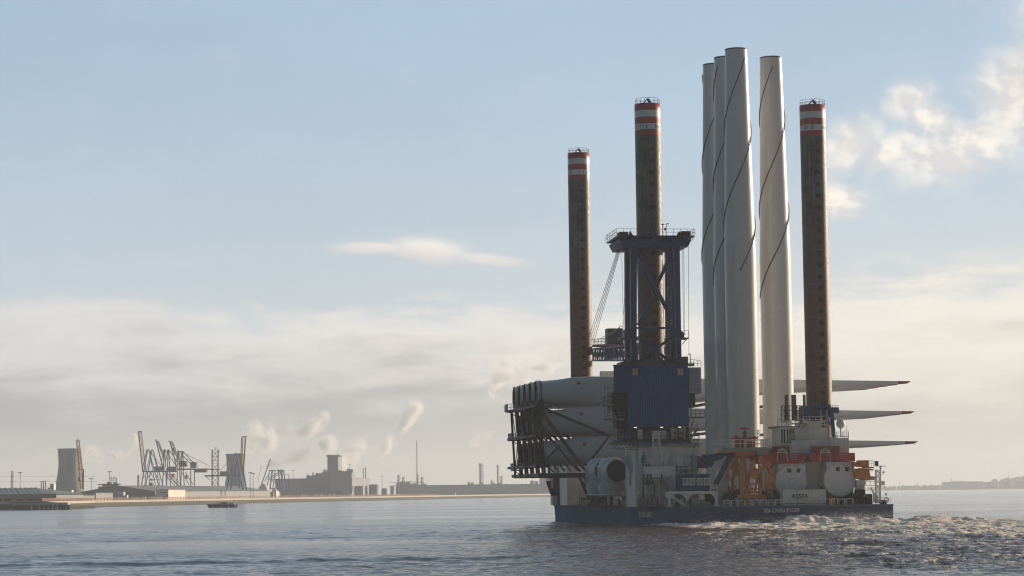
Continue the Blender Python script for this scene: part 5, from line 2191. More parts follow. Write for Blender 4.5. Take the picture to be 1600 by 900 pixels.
t.prism([(S(x, y, v).x, S(x, y, v).z) for x, y in ((1361, 762), (1363, 762), (1369, 773), (1367, 774))], v + 0.4, v + 0.8)
t.box((S(1340, 758, v).x, v + 0.5, DECK), (S(1352, 758, v).x, v + 2.0, S(1340, 758, v).z))
t.build('pedestal', M['white'], OC)
t = MB()
z0 = S(1350, 758, v).z
t.box((S(1338, 758, v).x, v, z0 - 0.1), (S(1372, 758, v).x, v + 2.6, z0))
t.rail([(S(1353, 758, v).x, v + 0.05, z0), (S(1367, 758, v).x, v + 0.05, z0)], 1.2, 0.8, 0.08)
t.box((S(1345, 752, v).x, v - 0.1, S(1345, 757, v).z), (S(1353, 752, v).x, v + 0.15, S(1345, 752, v).z))
t.build('service_platform', M['rail'], OC)
t = MB()
v = 1.4
for (x0, y0, x1, y1) in ((1340, 765, 1353, 786), (1354, 772, 1364, 786), (1331, 771, 1339, 786), (1379, 781, 1386, 786)):
    a, c = S(x0, y0, v), S(x1, y1, v)
    t.box((a.x, v + 0.2, DECK), (c.x, v + 2.0, a.z))
t.build('winch_housing', M['black'], ship)
t = MB()
for (x0, y0, x1, y1) in ((1365.5, 772, 1367.5, 785), (1368.5, 774, 1372.5, 786), (1350, 773.5, 1351.2, 776), (1383.5, 770.5, 1386, 774), (1366, 771.5, 1370, 774)):
    a, c = S(x0, y0, v), S(x1, y1, v)
    t.box((a.x, v, c.z), (c.x, v + 0.5, a.z))
t.build('fairlead', M['rail'], ship)
t = MB()
c = S(1385, 781, 1.2)
t.lathe((c.x, 1.2, c.z), [(0.30, -0.07), (0.44, -0.07), (0.44, 0.07), (0.30, 0.07), (0.30, -0.07)], 18, 'Y')
t.build('lifebuoy', M['redleg'], ship)
t = MB()
t.rail([S(1378, 786, 0.6), S(1391, 786, 0.6)], 1.0, 0.5, 0.06)
t.build('corner_rail', M['rail'], ship)
v = 2.0
ms = MB()
ms.tube(S(1376, 786, v), S(1376, 728, v), 0.16, 0.10)
ms.lattice(S(1371.5, 786, v), S(1371.5, 735, v), 0.7, 12, 0.07)
ms.bar(S(1367, 728.3, v), S(1385, 728.3, v), 0.12)
ms.bar(S(1367, 734.5, v), S(1376, 734.5, v), 0.12)
ms.bar(S(1368, 735, v), S(1375, 740, v), 0.1)
ms.tube(S(1376, 733, v), S(1376, 729, v), 0.2, n=10)
ms.tube(S(1379, 738.6, v), S(1382, 737.2, v), 0.16, n=8)
ms.bar(S(1376, 741, v), S(1381, 741, v), 0.07)
a, c = S(1378, 751.5, v), S(1382.5, 758, v)
ms.box((a.x, v, c.z), (c.x, v + 0.5, a.z))
o = ms.build('signal_mast', M['rail'], None, base=S(1376, 786, v))
tag(o, 'slim signal mast with crossbars at the starboard stern corner', 'mast')

# ---------------------------------------------------------------- the far bank
use(WORLD)
def onz(px, py, z=0.0):
    d = sight(px, py)
    return CORE + d * ((z - CORE.z) / d.z)


LZ = 4.4
ORD = ['first', 'second', 'third', 'fourth', 'fifth', 'sixth', 'seventh', 'eighth', 'ninth', 'tenth', 'last']
m, n, b, out = mat_new('bank grass and mud')
pos = n.node('ShaderNodeNewGeometry').outputs['Position']
x_, y_, z_ = n.sep(pos)
a = n.noise(n.vm('MULTIPLY', pos, (0.03, 0.03, 0.2)), 1.0, 6, 0.6)
c = n.noise(n.vm('MULTIPLY', pos, (0.2, 0.2, 0.2)), 1.0, 5, 0.6)
g = n.mix(n.ss(c, 0.35, 0.65), (0.085, 0.085, 0.035), (0.13, 0.10, 0.055))
g = n.mix(n.ss(n.m('ADD', z_, n.m('MULTIPLY', a, 1.6)), 1.2, 1.9), (0.07, 0.065, 0.045), g)
n.put(b.inputs['Base Color'], g)
b.inputs['Roughness'].default_value = 0.95
M['bank'] = m
M['quay'] = paint('quay wall with painted shade', (0.045, 0.045, 0.045), 0.8, 0.4, 0.1)  # shade on the face towards the camera is put into this dark colour
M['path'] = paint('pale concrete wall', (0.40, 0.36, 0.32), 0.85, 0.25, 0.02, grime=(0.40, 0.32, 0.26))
M['fence'] = paint('rust red fence', (0.26, 0.13, 0.09), 0.8, 0.4, 0.05)

shore = [Vector((-3000, 1400, 0)), Vector((-900, 1330, 0))] + [onz(x, y) for x, y in ((-60, 798.2), (0, 797.3), (98, 796.3), (125, 794.3), (170, 791.8), (250, 790), (330, 788.2), (400, 786.2),
        (500, 784.0), (590, 782.2), (700, 779.6), (850, 776.4))] + [Vector((190, 4300, 0)), Vector((330, 5600, 0)), Vector((500, 9000, 0))]
for p in shore:
    p.z = 0
NS = []
for i, p in enumerate(shore):
    a = shore[max(0, i - 1)]
    c = shore[min(len(shore) - 1, i + 1)]
    d = (c - a).normalized()
    NS.append(Vector((-d.y, d.x, 0)))         # inland
t = MB()
for i in range(len(shore) - 1):
    for (o0, z0, o1, z1) in ((-14, -1.5, -2, 0.3), (-2, 0.3, 9, 2.9)):
        t.add([shore[i] + NS[i] * o0 + Vector((0, 0, z0)), shore[i + 1] + NS[i + 1] * o0 + Vector((0, 0, z0)),
               shore[i + 1] + NS[i + 1] * o1 + Vector((0, 0, z1)), shore[i] + NS[i] * o1 + Vector((0, 0, z1))], [(0, 1, 2, 3)])
inner = [p + nn * 9.0 + Vector((0, 0, LZ)) for p, nn in zip(shore, NS)]
poly = inner + [Vector((500, 12500, LZ)), Vector((-9000, 12500, LZ)), Vector((-9000, 1400, LZ))]
t.add(poly, [tuple(range(len(poly) - 1, -1, -1))])
g = t.build('ground', M['bank'])
tag(g, 'low grass and mud river bank with the port ground behind', kind='structure')
t = MB()
for i in range(4, len(shore) - 1):
    a, c = shore[i] + NS[i] * 9.0, shore[i + 1] + NS[i + 1] * 9.0
    a2, c2 = shore[i] + NS[i] * 10.2, shore[i + 1] + NS[i + 1] * 10.2
    Z = lambda z: Vector((0, 0, z))
    t.add([a + Z(2.8), c + Z(2.8), c + Z(LZ + 0.05), a + Z(LZ + 0.05), a2 + Z(LZ + 0.05), c2 + Z(LZ + 0.05)], [(0, 1, 2, 3), (3, 2, 5, 4)])
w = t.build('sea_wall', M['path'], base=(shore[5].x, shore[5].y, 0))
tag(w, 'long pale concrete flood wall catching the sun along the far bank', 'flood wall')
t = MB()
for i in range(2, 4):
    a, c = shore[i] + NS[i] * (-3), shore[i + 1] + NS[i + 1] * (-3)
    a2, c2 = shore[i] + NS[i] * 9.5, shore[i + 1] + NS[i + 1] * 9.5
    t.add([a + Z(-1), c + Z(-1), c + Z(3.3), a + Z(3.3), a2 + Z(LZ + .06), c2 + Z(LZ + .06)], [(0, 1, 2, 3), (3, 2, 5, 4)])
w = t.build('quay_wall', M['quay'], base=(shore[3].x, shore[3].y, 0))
tag(w, 'quay wall with painted shade at the left end of the far bank', 'quay')
t = MB()
for i in range(3, 12):
    a, c = shore[i] + NS[i] * 12.0, shore[i + 1] + NS[i + 1] * 12.0
    L = (c - a).length
    k = int(L / 6)
    for j in range(k + 1):
        p = a.lerp(c, j / k)
        t.bar(p + Z(LZ), p + Z(LZ + 1.7), 0.35)
    for z in (0.5, 1.1, 1.65):
        t.bar(a + Z(LZ + z), c + Z(LZ + z), 0.28)
w = t.build('fence', M['fence'], base=(shore[5].x, shore[5].y, LZ))
tag(w, 'rust red fence running along the top of the pale flood wall', 'fence')
# timber jetty
jt = thing('jetty', onz(75, 796.5), 'short timber jetty on pale piles at the left end of the far bank', 'jetty')
Yj = onz(75, 796.5).y - 14
t = MB()
a, c = G(20, 786, Yj), G(106, 788.5, Yj)
t.box((a.x, Yj - 0.5, c.z), (c.x, Yj + 6, a.z))
t.build('deck', M['path'], jt)
for k, px in enumerate((49.5, 61.5, 69, 75.5, 82.5, 89.5)):
    t = MB()
    p = G(px, 788, Yj)
    t.bar((p.x, Yj, -1), (p.x, Yj, p.z), 0.75)
    t.build('pile', M['path'], jt)
t = MB()
for k in range(9):
    p = G(66 + k * 4.4, 788, Yj)
    t.bar((p.x, Yj + 3, -1), (p.x, Yj + 3, p.z), 0.6)
t.box((a.x, Yj + 5, -1), (c.x, Yj + 5.6, c.z))
for k in range(9):
    p = G(104 + k * 4.6, 789.5, Yj)
    t.bar((p.x, Yj + 2, p.z), (p.x + 2.2, Yj + 2, 0.1), 0.35)
t.build('dark_pile_row', M['wood'], jt)


def obj1(name, mb, mat, base, label, cat, group=None):
    o = mb.build(name, mat, base=base)
    return tag(o, label, cat, group)


def bld(name, px0, px1, ytop, Y, dep, label, mat='shedwall', roofmat='shedroof', gable=0.0, rot=0.13, extra=None):
    """building with its camera side between px0 and px1 at distance Y; walls to ytop; optional gable rise (m)"""
    a, c = G(px0, ytop, Y), G(px1, ytop, Y)
    z1 = max((a.z + c.z) / 2, LZ + 2)
    w = c.x - a.x
    T = thing(name, ((a.x + c.x) / 2, Y, LZ), label, 'building')
    sx = math.sin(rot) * dep
    cy = math.cos(rot) * dep
    def q(fx, fy, z):
        return (a.x + w * fx + sx * fy, Y + cy * fy, z)
    t = MB()
    t.add([q(0, 0, LZ), q(1, 0, LZ), q(1, 1, LZ), q(0, 1, LZ), q(0, 0, z1), q(1, 0, z1), q(1, 1, z1), q(0, 1, z1)],
          [(0, 1, 5, 4), (1, 2, 6, 5), (2, 3, 7, 6), (3, 0, 4, 7), (4, 5, 6, 7)])
    if gable:
        t.add([q(0, 0, z1), q(1, 0, z1), q(0.5, 0, z1 + gable)], [(0, 1, 2)])
        t.add([q(0, 1, z1), q(1, 1, z1), q(0.5, 1, z1 + gable)], [(2, 1, 0)])
    t.build('wall', M[mat], T)
    t = MB()
    e = 0.25
    if gable:
        for s in (0, 1):
            t.add([q(s + (-.01 if s == 0 else .01), -0.004, z1 - e * 0.5), q(0.5, -0.004, z1 + gable + e), q(0.5, 1.004, z1 + gable + e), q(s + (-.01 if s == 0 else .01), 1.004, z1 - e * 0.5)],
                  [(0, 1, 2, 3)])
    else:
        t.add([q(-.005, -.004, z1 + 0.02), q(1.005, -.004, z1 + 0.02), q(1.005, 1.004, z1 + 0.02), q(-.005, 1.004, z1 + 0.02),
               q(-.005, -.004, z1 + 0.6), q(1.005, -.004, z1 + 0.6), q(1.005, 1.004, z1 + 0.6), q(-.005, 1.004, z1 + 0.6)],
              [(0, 1, 5, 4), (1, 2, 6, 5), (2, 3, 7, 6), (3, 0, 4, 7), (4, 5, 6, 7)])
    t.build('roof', M[roofmat], T)
    return T, q, z1


def face_panel(T, name, px0, y0, px1, y1, Y, mat, th_=0.15, n_=1):
    a, c = G(px0, y0, Y - th_), G(px1, y1, Y - th_)
    t = MB()
    if n_ == 1:
        t.box((a.x, Y - th_, c.z), (c.x, Y - 0.01, a.z))
    else:
        for k in range(n_):
            x = a.x + (c.x - a.x) * (k + 0.15) / n_
            t.box((x, Y - th_, c.z), (x + (c.x - a.x) / n_ * 0.7, Y - 0.01, a.z))
    return t.build(name, M[mat], T)


# long ribbed-roof shed at the far left: ridge parallel to the quay
T = thing('long_shed', (-290, 1420, LZ), 'long low shed with ribbed grey green roof at the far left', 'building')
a, c = G(-140, 774.5, 1450), G(88, 774, 1450)
r0, r1 = G(-140, 762, 1495), G(56, 762, 1495)
t = MB()
t.box((a.x, 1450, LZ), (c.x, 1540, a.z))
t.build('wall', M['shedwall'], T)
t = MB()
t.add([(a.x, 1449, a.z), (c.x + 2, 1449, a.z), (r1.x, 1495, r1.z), (r0.x, 1495, r1.z), (c.x + 2, 1541, a.z), (a.x, 1541, a.z)],
      [(0, 1, 2, 3), (3, 2, 4, 5), (1, 4, 2)])
rf_ = t.build('roof', M['shedroof'], T)
t = MB()
for k in range(26):
    f = k / 25
    x0 = a.x + (c.x - 8 - a.x) * f
    x1 = r0.x + (r1.x - r0.x) * f
    t.bar((x0, 1449, a.z + 0.15), (x1, 1495, r1.z + 0.15), 0.9, 0.25)
t.build('roof_light', M['plant'], rf_)
for (x0, x1) in ((18, 24), (36, 41)):
    face_panel(T, 'loading_door', x0, 780, x1, 782.5, 1450, 'shedpale')
for (x0, x1) in ((0, 3), (6, 17), (28, 35), (42, 54)):
    face_panel(T, 'dark_opening', x0, 779.5, x1, 782.8, 1450, 'black')
T, q, z1 = bld('low_shed', 56, 105, 776, 1560, 60, 'low grey shed with a cream gable end left of the barn', gable=0.0)
face_panel(T, 'cream_gable', 89.5, 771.8, 105.5, 781.5, 1558, 'shedpale', 0.3)
T, q, z1 = bld('flat_shed', 105.6, 150.5, 771.5, 1700, 40, 'grey flat shed with a butterfly shaped cream end wall')
a = [G(x, y, 1699) for x, y in ((125, 770.8), (138, 772.2), (150.5, 770.5), (151, 781.5), (125, 781.5))]
t = MB(); t.prism([(p.x, p.z) for p in a], 1698.6, 1699.6)
t.build('cream_gable', M['shedpale'], T)
T, q, z1 = bld('barn', 126, 243, 768, 1900, 400, 'very large grey barn with wide shallow gable and a dark door', gable=4.6)
face_panel(T, 'dark_door', 152, 769.3, 179, 780, 1900, 'glass', 0.3, 6)
face_panel(T, 'vent', 169.5, 763.5, 171.5, 765.5, 1900, 'black')
for (x0, y0, x1, y1) in ((177, 774, 186.5, 781), (188, 774, 198, 781), (183, 768.5, 193, 773.9)):
    a, c = G(x0, y0, 1850), G(x1, y1, 1850)
    t = MB()
    t.box((a.x, 1850, max(c.z, LZ)), (c.x, 1858, a.z))
    o = obj1('storage_tank', t, M['white'], (a.x, 1850, LZ), 'pale box tank in the stack of three before the barn', 'tank', 'box tanks in front of the barn')
lbs = ['left lower pale box tank in front of the barn door', 'right lower pale box tank in front of the barn', 'pale box tank resting on top of two others before the barn']
for o, l in zip([x for x in COL.objects if x.name.startswith('storage_tank')], lbs):
    o['label'] = l
T, q, z1 = bld('cream_shed', 244, 263, 766, 1860, 50, 'small cream shed beside the long barn', mat='shedpale', gable=0.0)
face_panel(T, 'door', 263 - 3, 773, 262, 779, 1860, 'black')
face_panel(T, 'sign', 251, 769, 259, 770.3, 1860, 'plant')
pr = random.Random(77)
for k in range(7):
    px = 217 + k * 6.2
    a, c = G(px, 775.2, 1820), G(px + pr.uniform(3, 5.5), 779, 1820)
    t = MB()
    t.box((a.x, 1820, LZ), (c.x, 1823, LZ + 2.3))
    obj1('parked_trailer', t, M[['black', 'rail'][k % 2]], (a.x, 1820, LZ), ORD[k] + ' parked trailer from the left before the barn wall, ' + ('dark' if k % 2 == 0 else 'white'), 'trailer', ('dark' if k % 2 == 0 else 'white') + ' trailers along the barn')
# long canopy
T = thing('canopy_building', (G(330, 770, 2200).x, 2200, LZ), 'long low dark building under a cream canopy edge', 'building')
a, c = G(288, 769, 2200), G(374, 772, 2200)
t = MB(); t.box((a.x, 2200, a.z - 1.7), (c.x, 2230, a.z)); t.build('canopy', M['shedpale'], T)
t = MB(); t.box((G(266, 0, 2203).x, 2203, LZ), (c.x, 2235, a.z - 1.75)); t.build('wall', M['plant'], T)
t = MB()
p = [G(266, 767.5, 2202), G(289, 770.5, 2202), G(375, 770.5, 2202)]
t.box((p[0].x, 2201, a.z - 0.6), (a.x - 0.1, 2232, a.z + 0.4)); t.build('low_roof', M['shedroof'], T)
T, q, z1 = bld('office_block', 374, 427, 770, 2300, 30, 'low glazed grey office block beyond the canopy', mat='plant')
face_panel(T, 'window_row', 376, 772, 388, 776.5, 2300, 'bluegrey', 0.2, 9)
face_panel(T, 'window_row', 391, 772, 424, 776.5, 2300, 'bluegrey', 0.2, 16)
T, q, z1 = bld('gatehouse', 427, 431.5, 767.5, 2305, 12, 'small cream gatehouse at the end of the office block', mat='shedpale')
# white domes
def dome(x0, x1, yt, Y, label):
    a, c = G(x0, 768, Y), G(x1, 768, Y)
    z1 = G((x0 + x1) / 2, yt, Y).z
    t = MB()
    r = (c.x - a.x) / 2
    t.lathe(((a.x + c.x) / 2, Y + 12, LZ), [(r * math.cos(k * PI / 18), (z1 - LZ) * math.sin(k * PI / 18)) for k in range(10)], 24)
    t.cur = 1
    t.lathe(((a.x + c.x) / 2, Y + 12, LZ), [(r * 1.01, 0), (r * 1.01, 1.2)], 24)
    obj1('storage_dome', t, [M['shedpale'], M['plant']], ((a.x + c.x) / 2, Y + 12, LZ), label, 'dome')
dome(399, 421, 755.5, 2420, 'pale storage dome at the foot of the slanting crane boom')
dome(421.5, 433, 762.5, 2440, 'small pale dome between the legs of the blue portal crane')

# ---- cooling towers
def cooling(cx, yt, rt, rw, rb, Y, label):
    s = Y / FPX
    zt = G(cx, yt, Y).z
    x = G(cx, 760, Y).x
    H = zt - LZ
    prof = [(rb, 0), (rb * .96, .04), (rw + (rb - rw) * .70, .15), (rw + (rb - rw) * .42, .3), (rw + (rb - rw) * .18, .47), (rw * 1.015, .62), (rw, .72), (rw + (rt - rw) * .3, .85), (rt, 1.0)]
    T = thing('cooling_tower', (x, Y, LZ), label, 'cooling tower')
    t = MB()
    t.lathe((x, Y, LZ), [(r * s, h * H) for r, h in prof], 48)
    t.lathe((x, Y, LZ), [(rt * s * 0.97, H), (rw * s * 0.95, H * 0.75)], 48)
    t.build('shell', M['concrete'], T)
    t = MB()
    t.lathe((x, Y, LZ), [(rt * s * 0.97, H), (rt * s * 1.01, H), (rt * s * 1.01, H - 1.2)], 48)
    t.build('rim', M['plant'], T)
cooling(108.5, 701, 18.5, 17, 27, 2500, 'broad grey concrete cooling tower at the left behind the orange boom')
cooling(368.5, 709, 15.5, 14.2, 20, 2700, 'smaller cooling tower partly hidden by the blue a-frame crane')

# ---- cranes drawn as steelwork in two parallel planes
def steel(name, Y, parts, label, cat, dep=14.0, mats=None):
    allp = [p for _, _, L in parts for p in L]
    xc = sum((p[0] + p[2]) / 2 for p in allp) / len(allp)
    T = thing(name, (G(xc, 760, Y).x, Y, LZ), label, cat)
    for pn, mt, L in parts:
        t = MB()
        for p in L:
            x0, y0, x1, y1, w = p[:5]
            mode = p[5] if len(p) > 5 else 2
            ww = max(0.35, w * Y / FPX * (1.25 if mode == 2 else 1.0))
            if mode == 2:
                for d in (0, dep):
                    t.bar(G(x0, y0, Y) + Vector((d * .13, d, 0)), G(x1, y1, Y) + Vector((d * .13, d, 0)), ww, ww, up=(0, 1, 0))
            elif mode == 1:
                t.bar(G(x0, y0, Y) + Vector((0, dep / 2, 0)), G(x1, y1, Y) + Vector((0, dep / 2, 0)), ww, ww, up=(0, 1, 0))
            elif mode == 3:      # lattice
                t.lattice(G(x0, y0, Y) + Vector((0, dep / 2, 0)), G(x1, y1, Y) + Vector((0, dep / 2, 0)), ww, max(4, int(math.hypot(x1 - x0, y1 - y0) / max(w, 2) * 1.0)), max(0.26, ww * 0.07), up=(0, 1, 0))
            elif mode == 4:      # solid box, x0,y0 upper left to x1,y1 lower right
                a, c = G(x0, y0, Y), G(x1, y1, Y)
                t.box((a.x, Y + 1, c.z), (c.x, Y + dep - 1, a.z))
        t.build(pn, M[mt], T)
    return T


YQ = 2150
steel('container_crane', YQ, [
    ('boom', 'cranesunlit', [(216.5, 674.5, 223.5, 735, 5.0, 3), (214.5, 674.5, 221, 736, 1.6, 1), (219, 674.5, 226, 733, 1.4, 1), (213.5, 674.2, 220, 674.2, 1.4, 1)]),
    ('frame', 'craneblue', [(230.5, 702, 220.5, 762, 1.2), (232, 702, 249, 762, 1.2), (229, 704, 222, 735, 0.8), (233, 704, 243, 758, 0.8), (228, 738, 226, 762, 0.9),
                            (222, 736.5, 270, 736.5, 1.6), (221, 759, 249, 759, 1.0), (223, 748, 232, 736, 0.7), (234, 737, 243, 750, 0.7)]),
    ('machinery_house', 'bluegrey', [(240, 729, 256.5, 735, 1, 4)]),
    ('stay', 'cranedark', [(222, 703, 231, 703, 0.7, 1), (232, 703, 250, 728, 0.35, 1), (232, 703, 245, 728, 0.35, 1)]),
    ('trolley', 'redbox', [(234, 748, 238, 751, 1, 4), (233, 754, 237, 759, 1, 4)])],
    'blue container crane with a raised orange lit boom, leftmost of the group', 'dock crane')
steel('container_crane', YQ + 90, [
    ('boom', 'cranedark', [(242, 687.5, 253.5, 733, 1.7, 1), (240, 687.3, 244, 687.3, 1.2, 1), (245, 689, 256, 718, 2.6, 3)]),
    ('frame', 'cranedark', [(256.5, 702, 254, 762, 1.1), (257.5, 702, 260.3, 762, 1.1), (256, 702, 251, 730, 0.7), (252, 735, 276, 762, 0.8), (258, 738, 281, 762, 0.8), (250, 733, 300, 733, 1.5), (258, 703, 280, 735, 0.9)]),
    ('machinery_house', 'plant', [(262, 729, 275, 736, 1, 4)]),
    ('stay', 'cranedark', [(258, 703, 302, 722, 0.6, 1), (247, 697, 251, 706, 1.4, 1)]),
    ('trolley', 'redbox', [(268, 740, 271, 746, 1, 4)])],
    'dark container crane with a raised boom, middle of the three behind the barn', 'dock crane')
steel('container_crane', YQ + 170, [
    ('boom', 'cranedark', [(264, 689.5, 276, 736, 1.7, 1), (261.5, 689.2, 266, 689.2, 1.2, 1), (267, 690, 278, 720, 2.6, 3)]),
    ('frame', 'cranedark', [(278.5, 704, 276.3, 762, 1.1), (279.5, 704, 282, 762, 1.1), (278, 704, 274, 730, 0.7), (284, 738, 296, 758, 0.8), (298, 722, 298, 762, 1.1), (275, 733, 326, 733, 1.6), (280, 705, 300, 727, 0.9)]),
    ('machinery_house', 'cranedark', [(281, 720, 290, 729, 1, 4), (298, 722, 306, 731, 1, 4)]),
    ('stay', 'cranedark', [(280, 705, 326, 728, 0.7, 1), (268, 700, 272, 710, 1.4, 1)]),
    ('trolley', 'redbox', [(289, 742, 292, 748, 1, 4), (304, 734, 322, 738, 1, 4)])],
    'dark container crane with long sloping back stay, rightmost of the group', 'dock crane')
steel('a_frame_crane', 2120, [
    ('boom', 'cranesunlit', [(382.5, 681.5, 378.5, 741, 2.2, 1), (377.5, 682, 374.5, 741, 2.6, 3), (377, 681.7, 384.5, 681.7, 1.4, 1)]),
    ('frame', 'craneblue', [(367.5, 708, 354, 765, 1.7), (369, 708, 379.5, 766, 1.9), (366, 711, 361, 744, 1.0), (370, 712, 375, 764, 1.0), (362, 744, 375, 763, 0.8), (357, 748, 360, 744, 0.8)]),
    ('girder', 'craneblue', [(319.5, 743.5, 371, 742.8, 1.8)]),
    ('machinery_house', 'bluegrey', [(343, 736.5, 358, 743, 1, 4)]),
    ('stay', 'cranedark', [(366, 709, 376, 709.5, 0.8, 1), (343, 735, 353, 724, 0.7, 1), (320, 744, 326, 750, 1.0, 1)])],
    'blue a-frame crane standing in front of the smaller cooling tower', 'dock crane')
steel('portal_crane', 2480, [
    ('boom', 'cranedark', [(403.5, 768, 421.5, 717, 1.5, 1), (412, 752, 421, 737, 0.9, 1), (401.5, 755, 407.5, 726, 0.5, 1)]),
    ('frame', 'craneblue', [(421.5, 734, 416.5, 768, 1.0), (425, 735, 421, 768, 1.0), (434.5, 733, 440, 771, 1.3), (438, 736, 445.5, 773, 1.3), (421, 747, 437, 737, 1.0), (418, 749, 436, 749, 0.8), (424, 750, 438, 760, 0.8),
                            (417, 763, 441, 763, 0.8), (433, 735.5, 440, 735.5, 1.6), (420, 735, 427, 735, 1.2), (438, 741, 442, 741, 0.8)])],
    'blue portal crane with two leaning leg pairs right of the small dome', 'dock crane')
steel('boom_crane', 1950, [
    ('boom', 'cranesunlit', [(119.5, 689, 125.5, 764, 4.2, 3), (117.3, 688, 122.5, 735, 0.9, 1), (121.5, 688, 127, 735, 0.9, 1), (116, 687.5, 122.5, 687.5, 1.2, 1), (117.5, 685.5, 121, 685.5, 1.0, 1)]),
    ('column', 'cranedark', [(128, 733, 127.5, 765, 2.2, 1), (118, 733, 129, 733, 1.0, 1), (121, 745, 121, 752, 2.0, 1)])],
    'orange lit lattice boom standing upright before the big cooling tower', 'crane')
steel('lattice_tower', 2300, [
    ('shaft', 'cranedark', [(334.8, 765, 334.8, 703, 9.5, 3)]),
    ('platform', 'cranedark', [(329, 703, 341, 703, 0.8, 1), (333, 707, 336.5, 707, 0.8, 1), (332, 719, 337, 719, 0.8, 1), (333, 699.5, 338, 699.5, 0.6, 1), (339, 705, 341, 706, 1.4, 1), (335, 699, 335, 703, 0.8, 1), (328, 733, 343, 733, 1.0, 1)])],
    'open square lattice tower between the cranes and the small cooling tower', 'tower')
steel('pylon', 2700, [('lattice', 'cranedark', [(18, 765, 18.5, 736, 2.6, 3), (15, 744, 22, 744, 0.4, 1), (14, 752, 23, 752, 0.4, 1), (18.5, 736, 18.5, 734, 0.4, 1)])],
      'faint lattice pylon above the long shed at the far left', 'pylon', dep=4)
t = MB()
for y in (744.5, 752.5):
    pts = [G(-30 + 30 * k, y + 0.6 * math.sin(k * 1.1), 2700) for k in range(7)]
    for a, c in zip(pts[:-1], pts[1:]):
        t.bar(a, c, 0.22)
obj1('power_line', t, M['cable'], (G(40, 750, 2700).x, 2700, LZ), 'thin power line wires strung from the faint pylon', 'power line')


def lampmast(px, yt, Y, label):
    a = G(px, yt, Y)
    t = MB()
    t.bar((a.x, Y, LZ), (a.x, Y, a.z), 0.4)
    t.bar((a.x - 1.8, Y, a.z), (a.x + 1.8, Y, a.z), 0.6)
    obj1('lamp_mast', t, M['cranedark'], (a.x, Y, LZ), label, 'lamp mast', 'tall lamp masts about the port')
for px, yt, Y, l in ((31.5, 738.5, 1900, 'tall lamp mast above the long ribbed shed roof'), (171.5, 737, 1900, 'lamp mast rising behind the barn apex'), (142.5, 748, 1800, 'short lamp mast right of the orange boom'),
                     (391, 738.5, 2000, 'left lamp mast of the close pair beyond the office block'), (395.5, 740, 2000, 'right lamp mast of the close pair beyond the office block'),
                     (451, 742, 2600, 'lamp mast at the left end of the power plant'), (597, 745, 3000, 'thin mast right of the twin stacks'), (458, 735, 3000, 'thin mast on the power plant roof'), (546, 726, 2990, 'thin mast above the right end of the plant roof')):
    lampmast(px, yt, Y, l)
# small industrial bits at the left
steel('dust_hopper', 1800, [('frame', 'cranedark', [(64.5, 752, 64.5, 766, 1.0), (68, 752, 68, 766, 1.0), (62.5, 752.5, 70, 751.5, 1.0, 1)])], 'small dark hopper frame behind the ribbed shed', 'hopper', dep=5)
t = MB()
for (x0, y0, x1, y1) in ((78, 756, 84, 767), (75, 762, 77, 767), (84, 766, 112, 768.5), (80, 758, 81, 756)):
    a, c = G(x0, y0, 1800), G(x1, y1, 1800)
    t.box((a.x, 1800, LZ), (c.x, 1808, a.z))
obj1('low_plant_sheds', t, M['shedpale'], (G(80, 760, 1800).x, 1800, LZ), 'pale small plant units at the foot of the big cooling tower', 'plant')
# grey vessel in dock behind the barn
YV = 2350
dv = thing('docked_vessel', (G(168, 760, YV).x, YV, LZ), 'grey docked vessel with clustered masts showing above the barn', 'vessel')
t = MB()
for (x0, y0, x1, y1) in ((153, 756.3, 187, 757.6), (160, 756, 183, 760), (167, 753, 172, 757), (178, 753.5, 182, 757)):
    a, c = G(x0, y0, YV), G(x1, y1, YV)
    t.box((a.x, YV, c.z), (c.x, YV + 8, a.z))
t.box((G(156, 0, YV).x, YV, LZ - 2), (G(186, 0, YV).x, YV + 9, G(170, 760, YV).z))
t.build('superstructure', M['cranedark'], dv)
t = MB()
for px, y in ((171.5, 744), (174.5, 743.5), (177, 745), (180, 744), (182, 746)):
    t.bar(G(px, y, YV), G(px, 757, YV), 0.35)
for y in (747, 750, 753):
    t.bar(G(170, y, YV), G(183, y + 0.5, YV), 0.3)
for k in range(6):
    t.cbox(G(171 + k * 2.2, 745.5 + (k % 3) * 2.3, YV), (0.9, 0.8, 0.9))
t.build('mast', M['cranedark'], dv)
t = MB()
c = G(213.5 + 2, 745, 2500)
t.box((G(214.5, 742, 2500).x, 2500, LZ), (G(217, 742, 2500).x, 2512, G(215, 742, 2500).z))
obj1('slim_silo', t, M['concrete'], (c.x, 2500, LZ), 'slim dark silo just left of the container cranes', 'silo')

# ---- power plant and refinery
YP = 3000
T, q, z1 = bld('power_plant', 430, 550, 748, YP, 120, 'large grey stepped power plant with a square tower', mat='plant', roofmat='plant')
def block(x0, y0, x1, y1, Y=YP, d=60, nm='upper_hall', mt='plant', par=None, dy=2):
    a, c = G(x0, y0, Y + dy), G(x1, y1, Y + dy)
    t = MB(); t.box((a.x, Y + dy, c.z), (c.x, Y + dy + d, a.z))
    return t.build(nm, M[mt], par if par is not None else T)
block(478.5, 743, 506, 748)
block(495, 739.5, 506, 743)
block(504, 737.3, 549.5, 748)
tw = block(511.5, 712, 528.5, 737.3, nm='square_tower')
tt = MB()
a, c = G(511, 711.3, YP), G(529.5, 713, YP)
tt.box((a.x - 1, YP + 1, c.z), (c.x + 1, YP + 63, a.z + 0.5)); tt.build('tower_cap', M['plant'], tw)
tt = MB()
pr = random.Random(31)
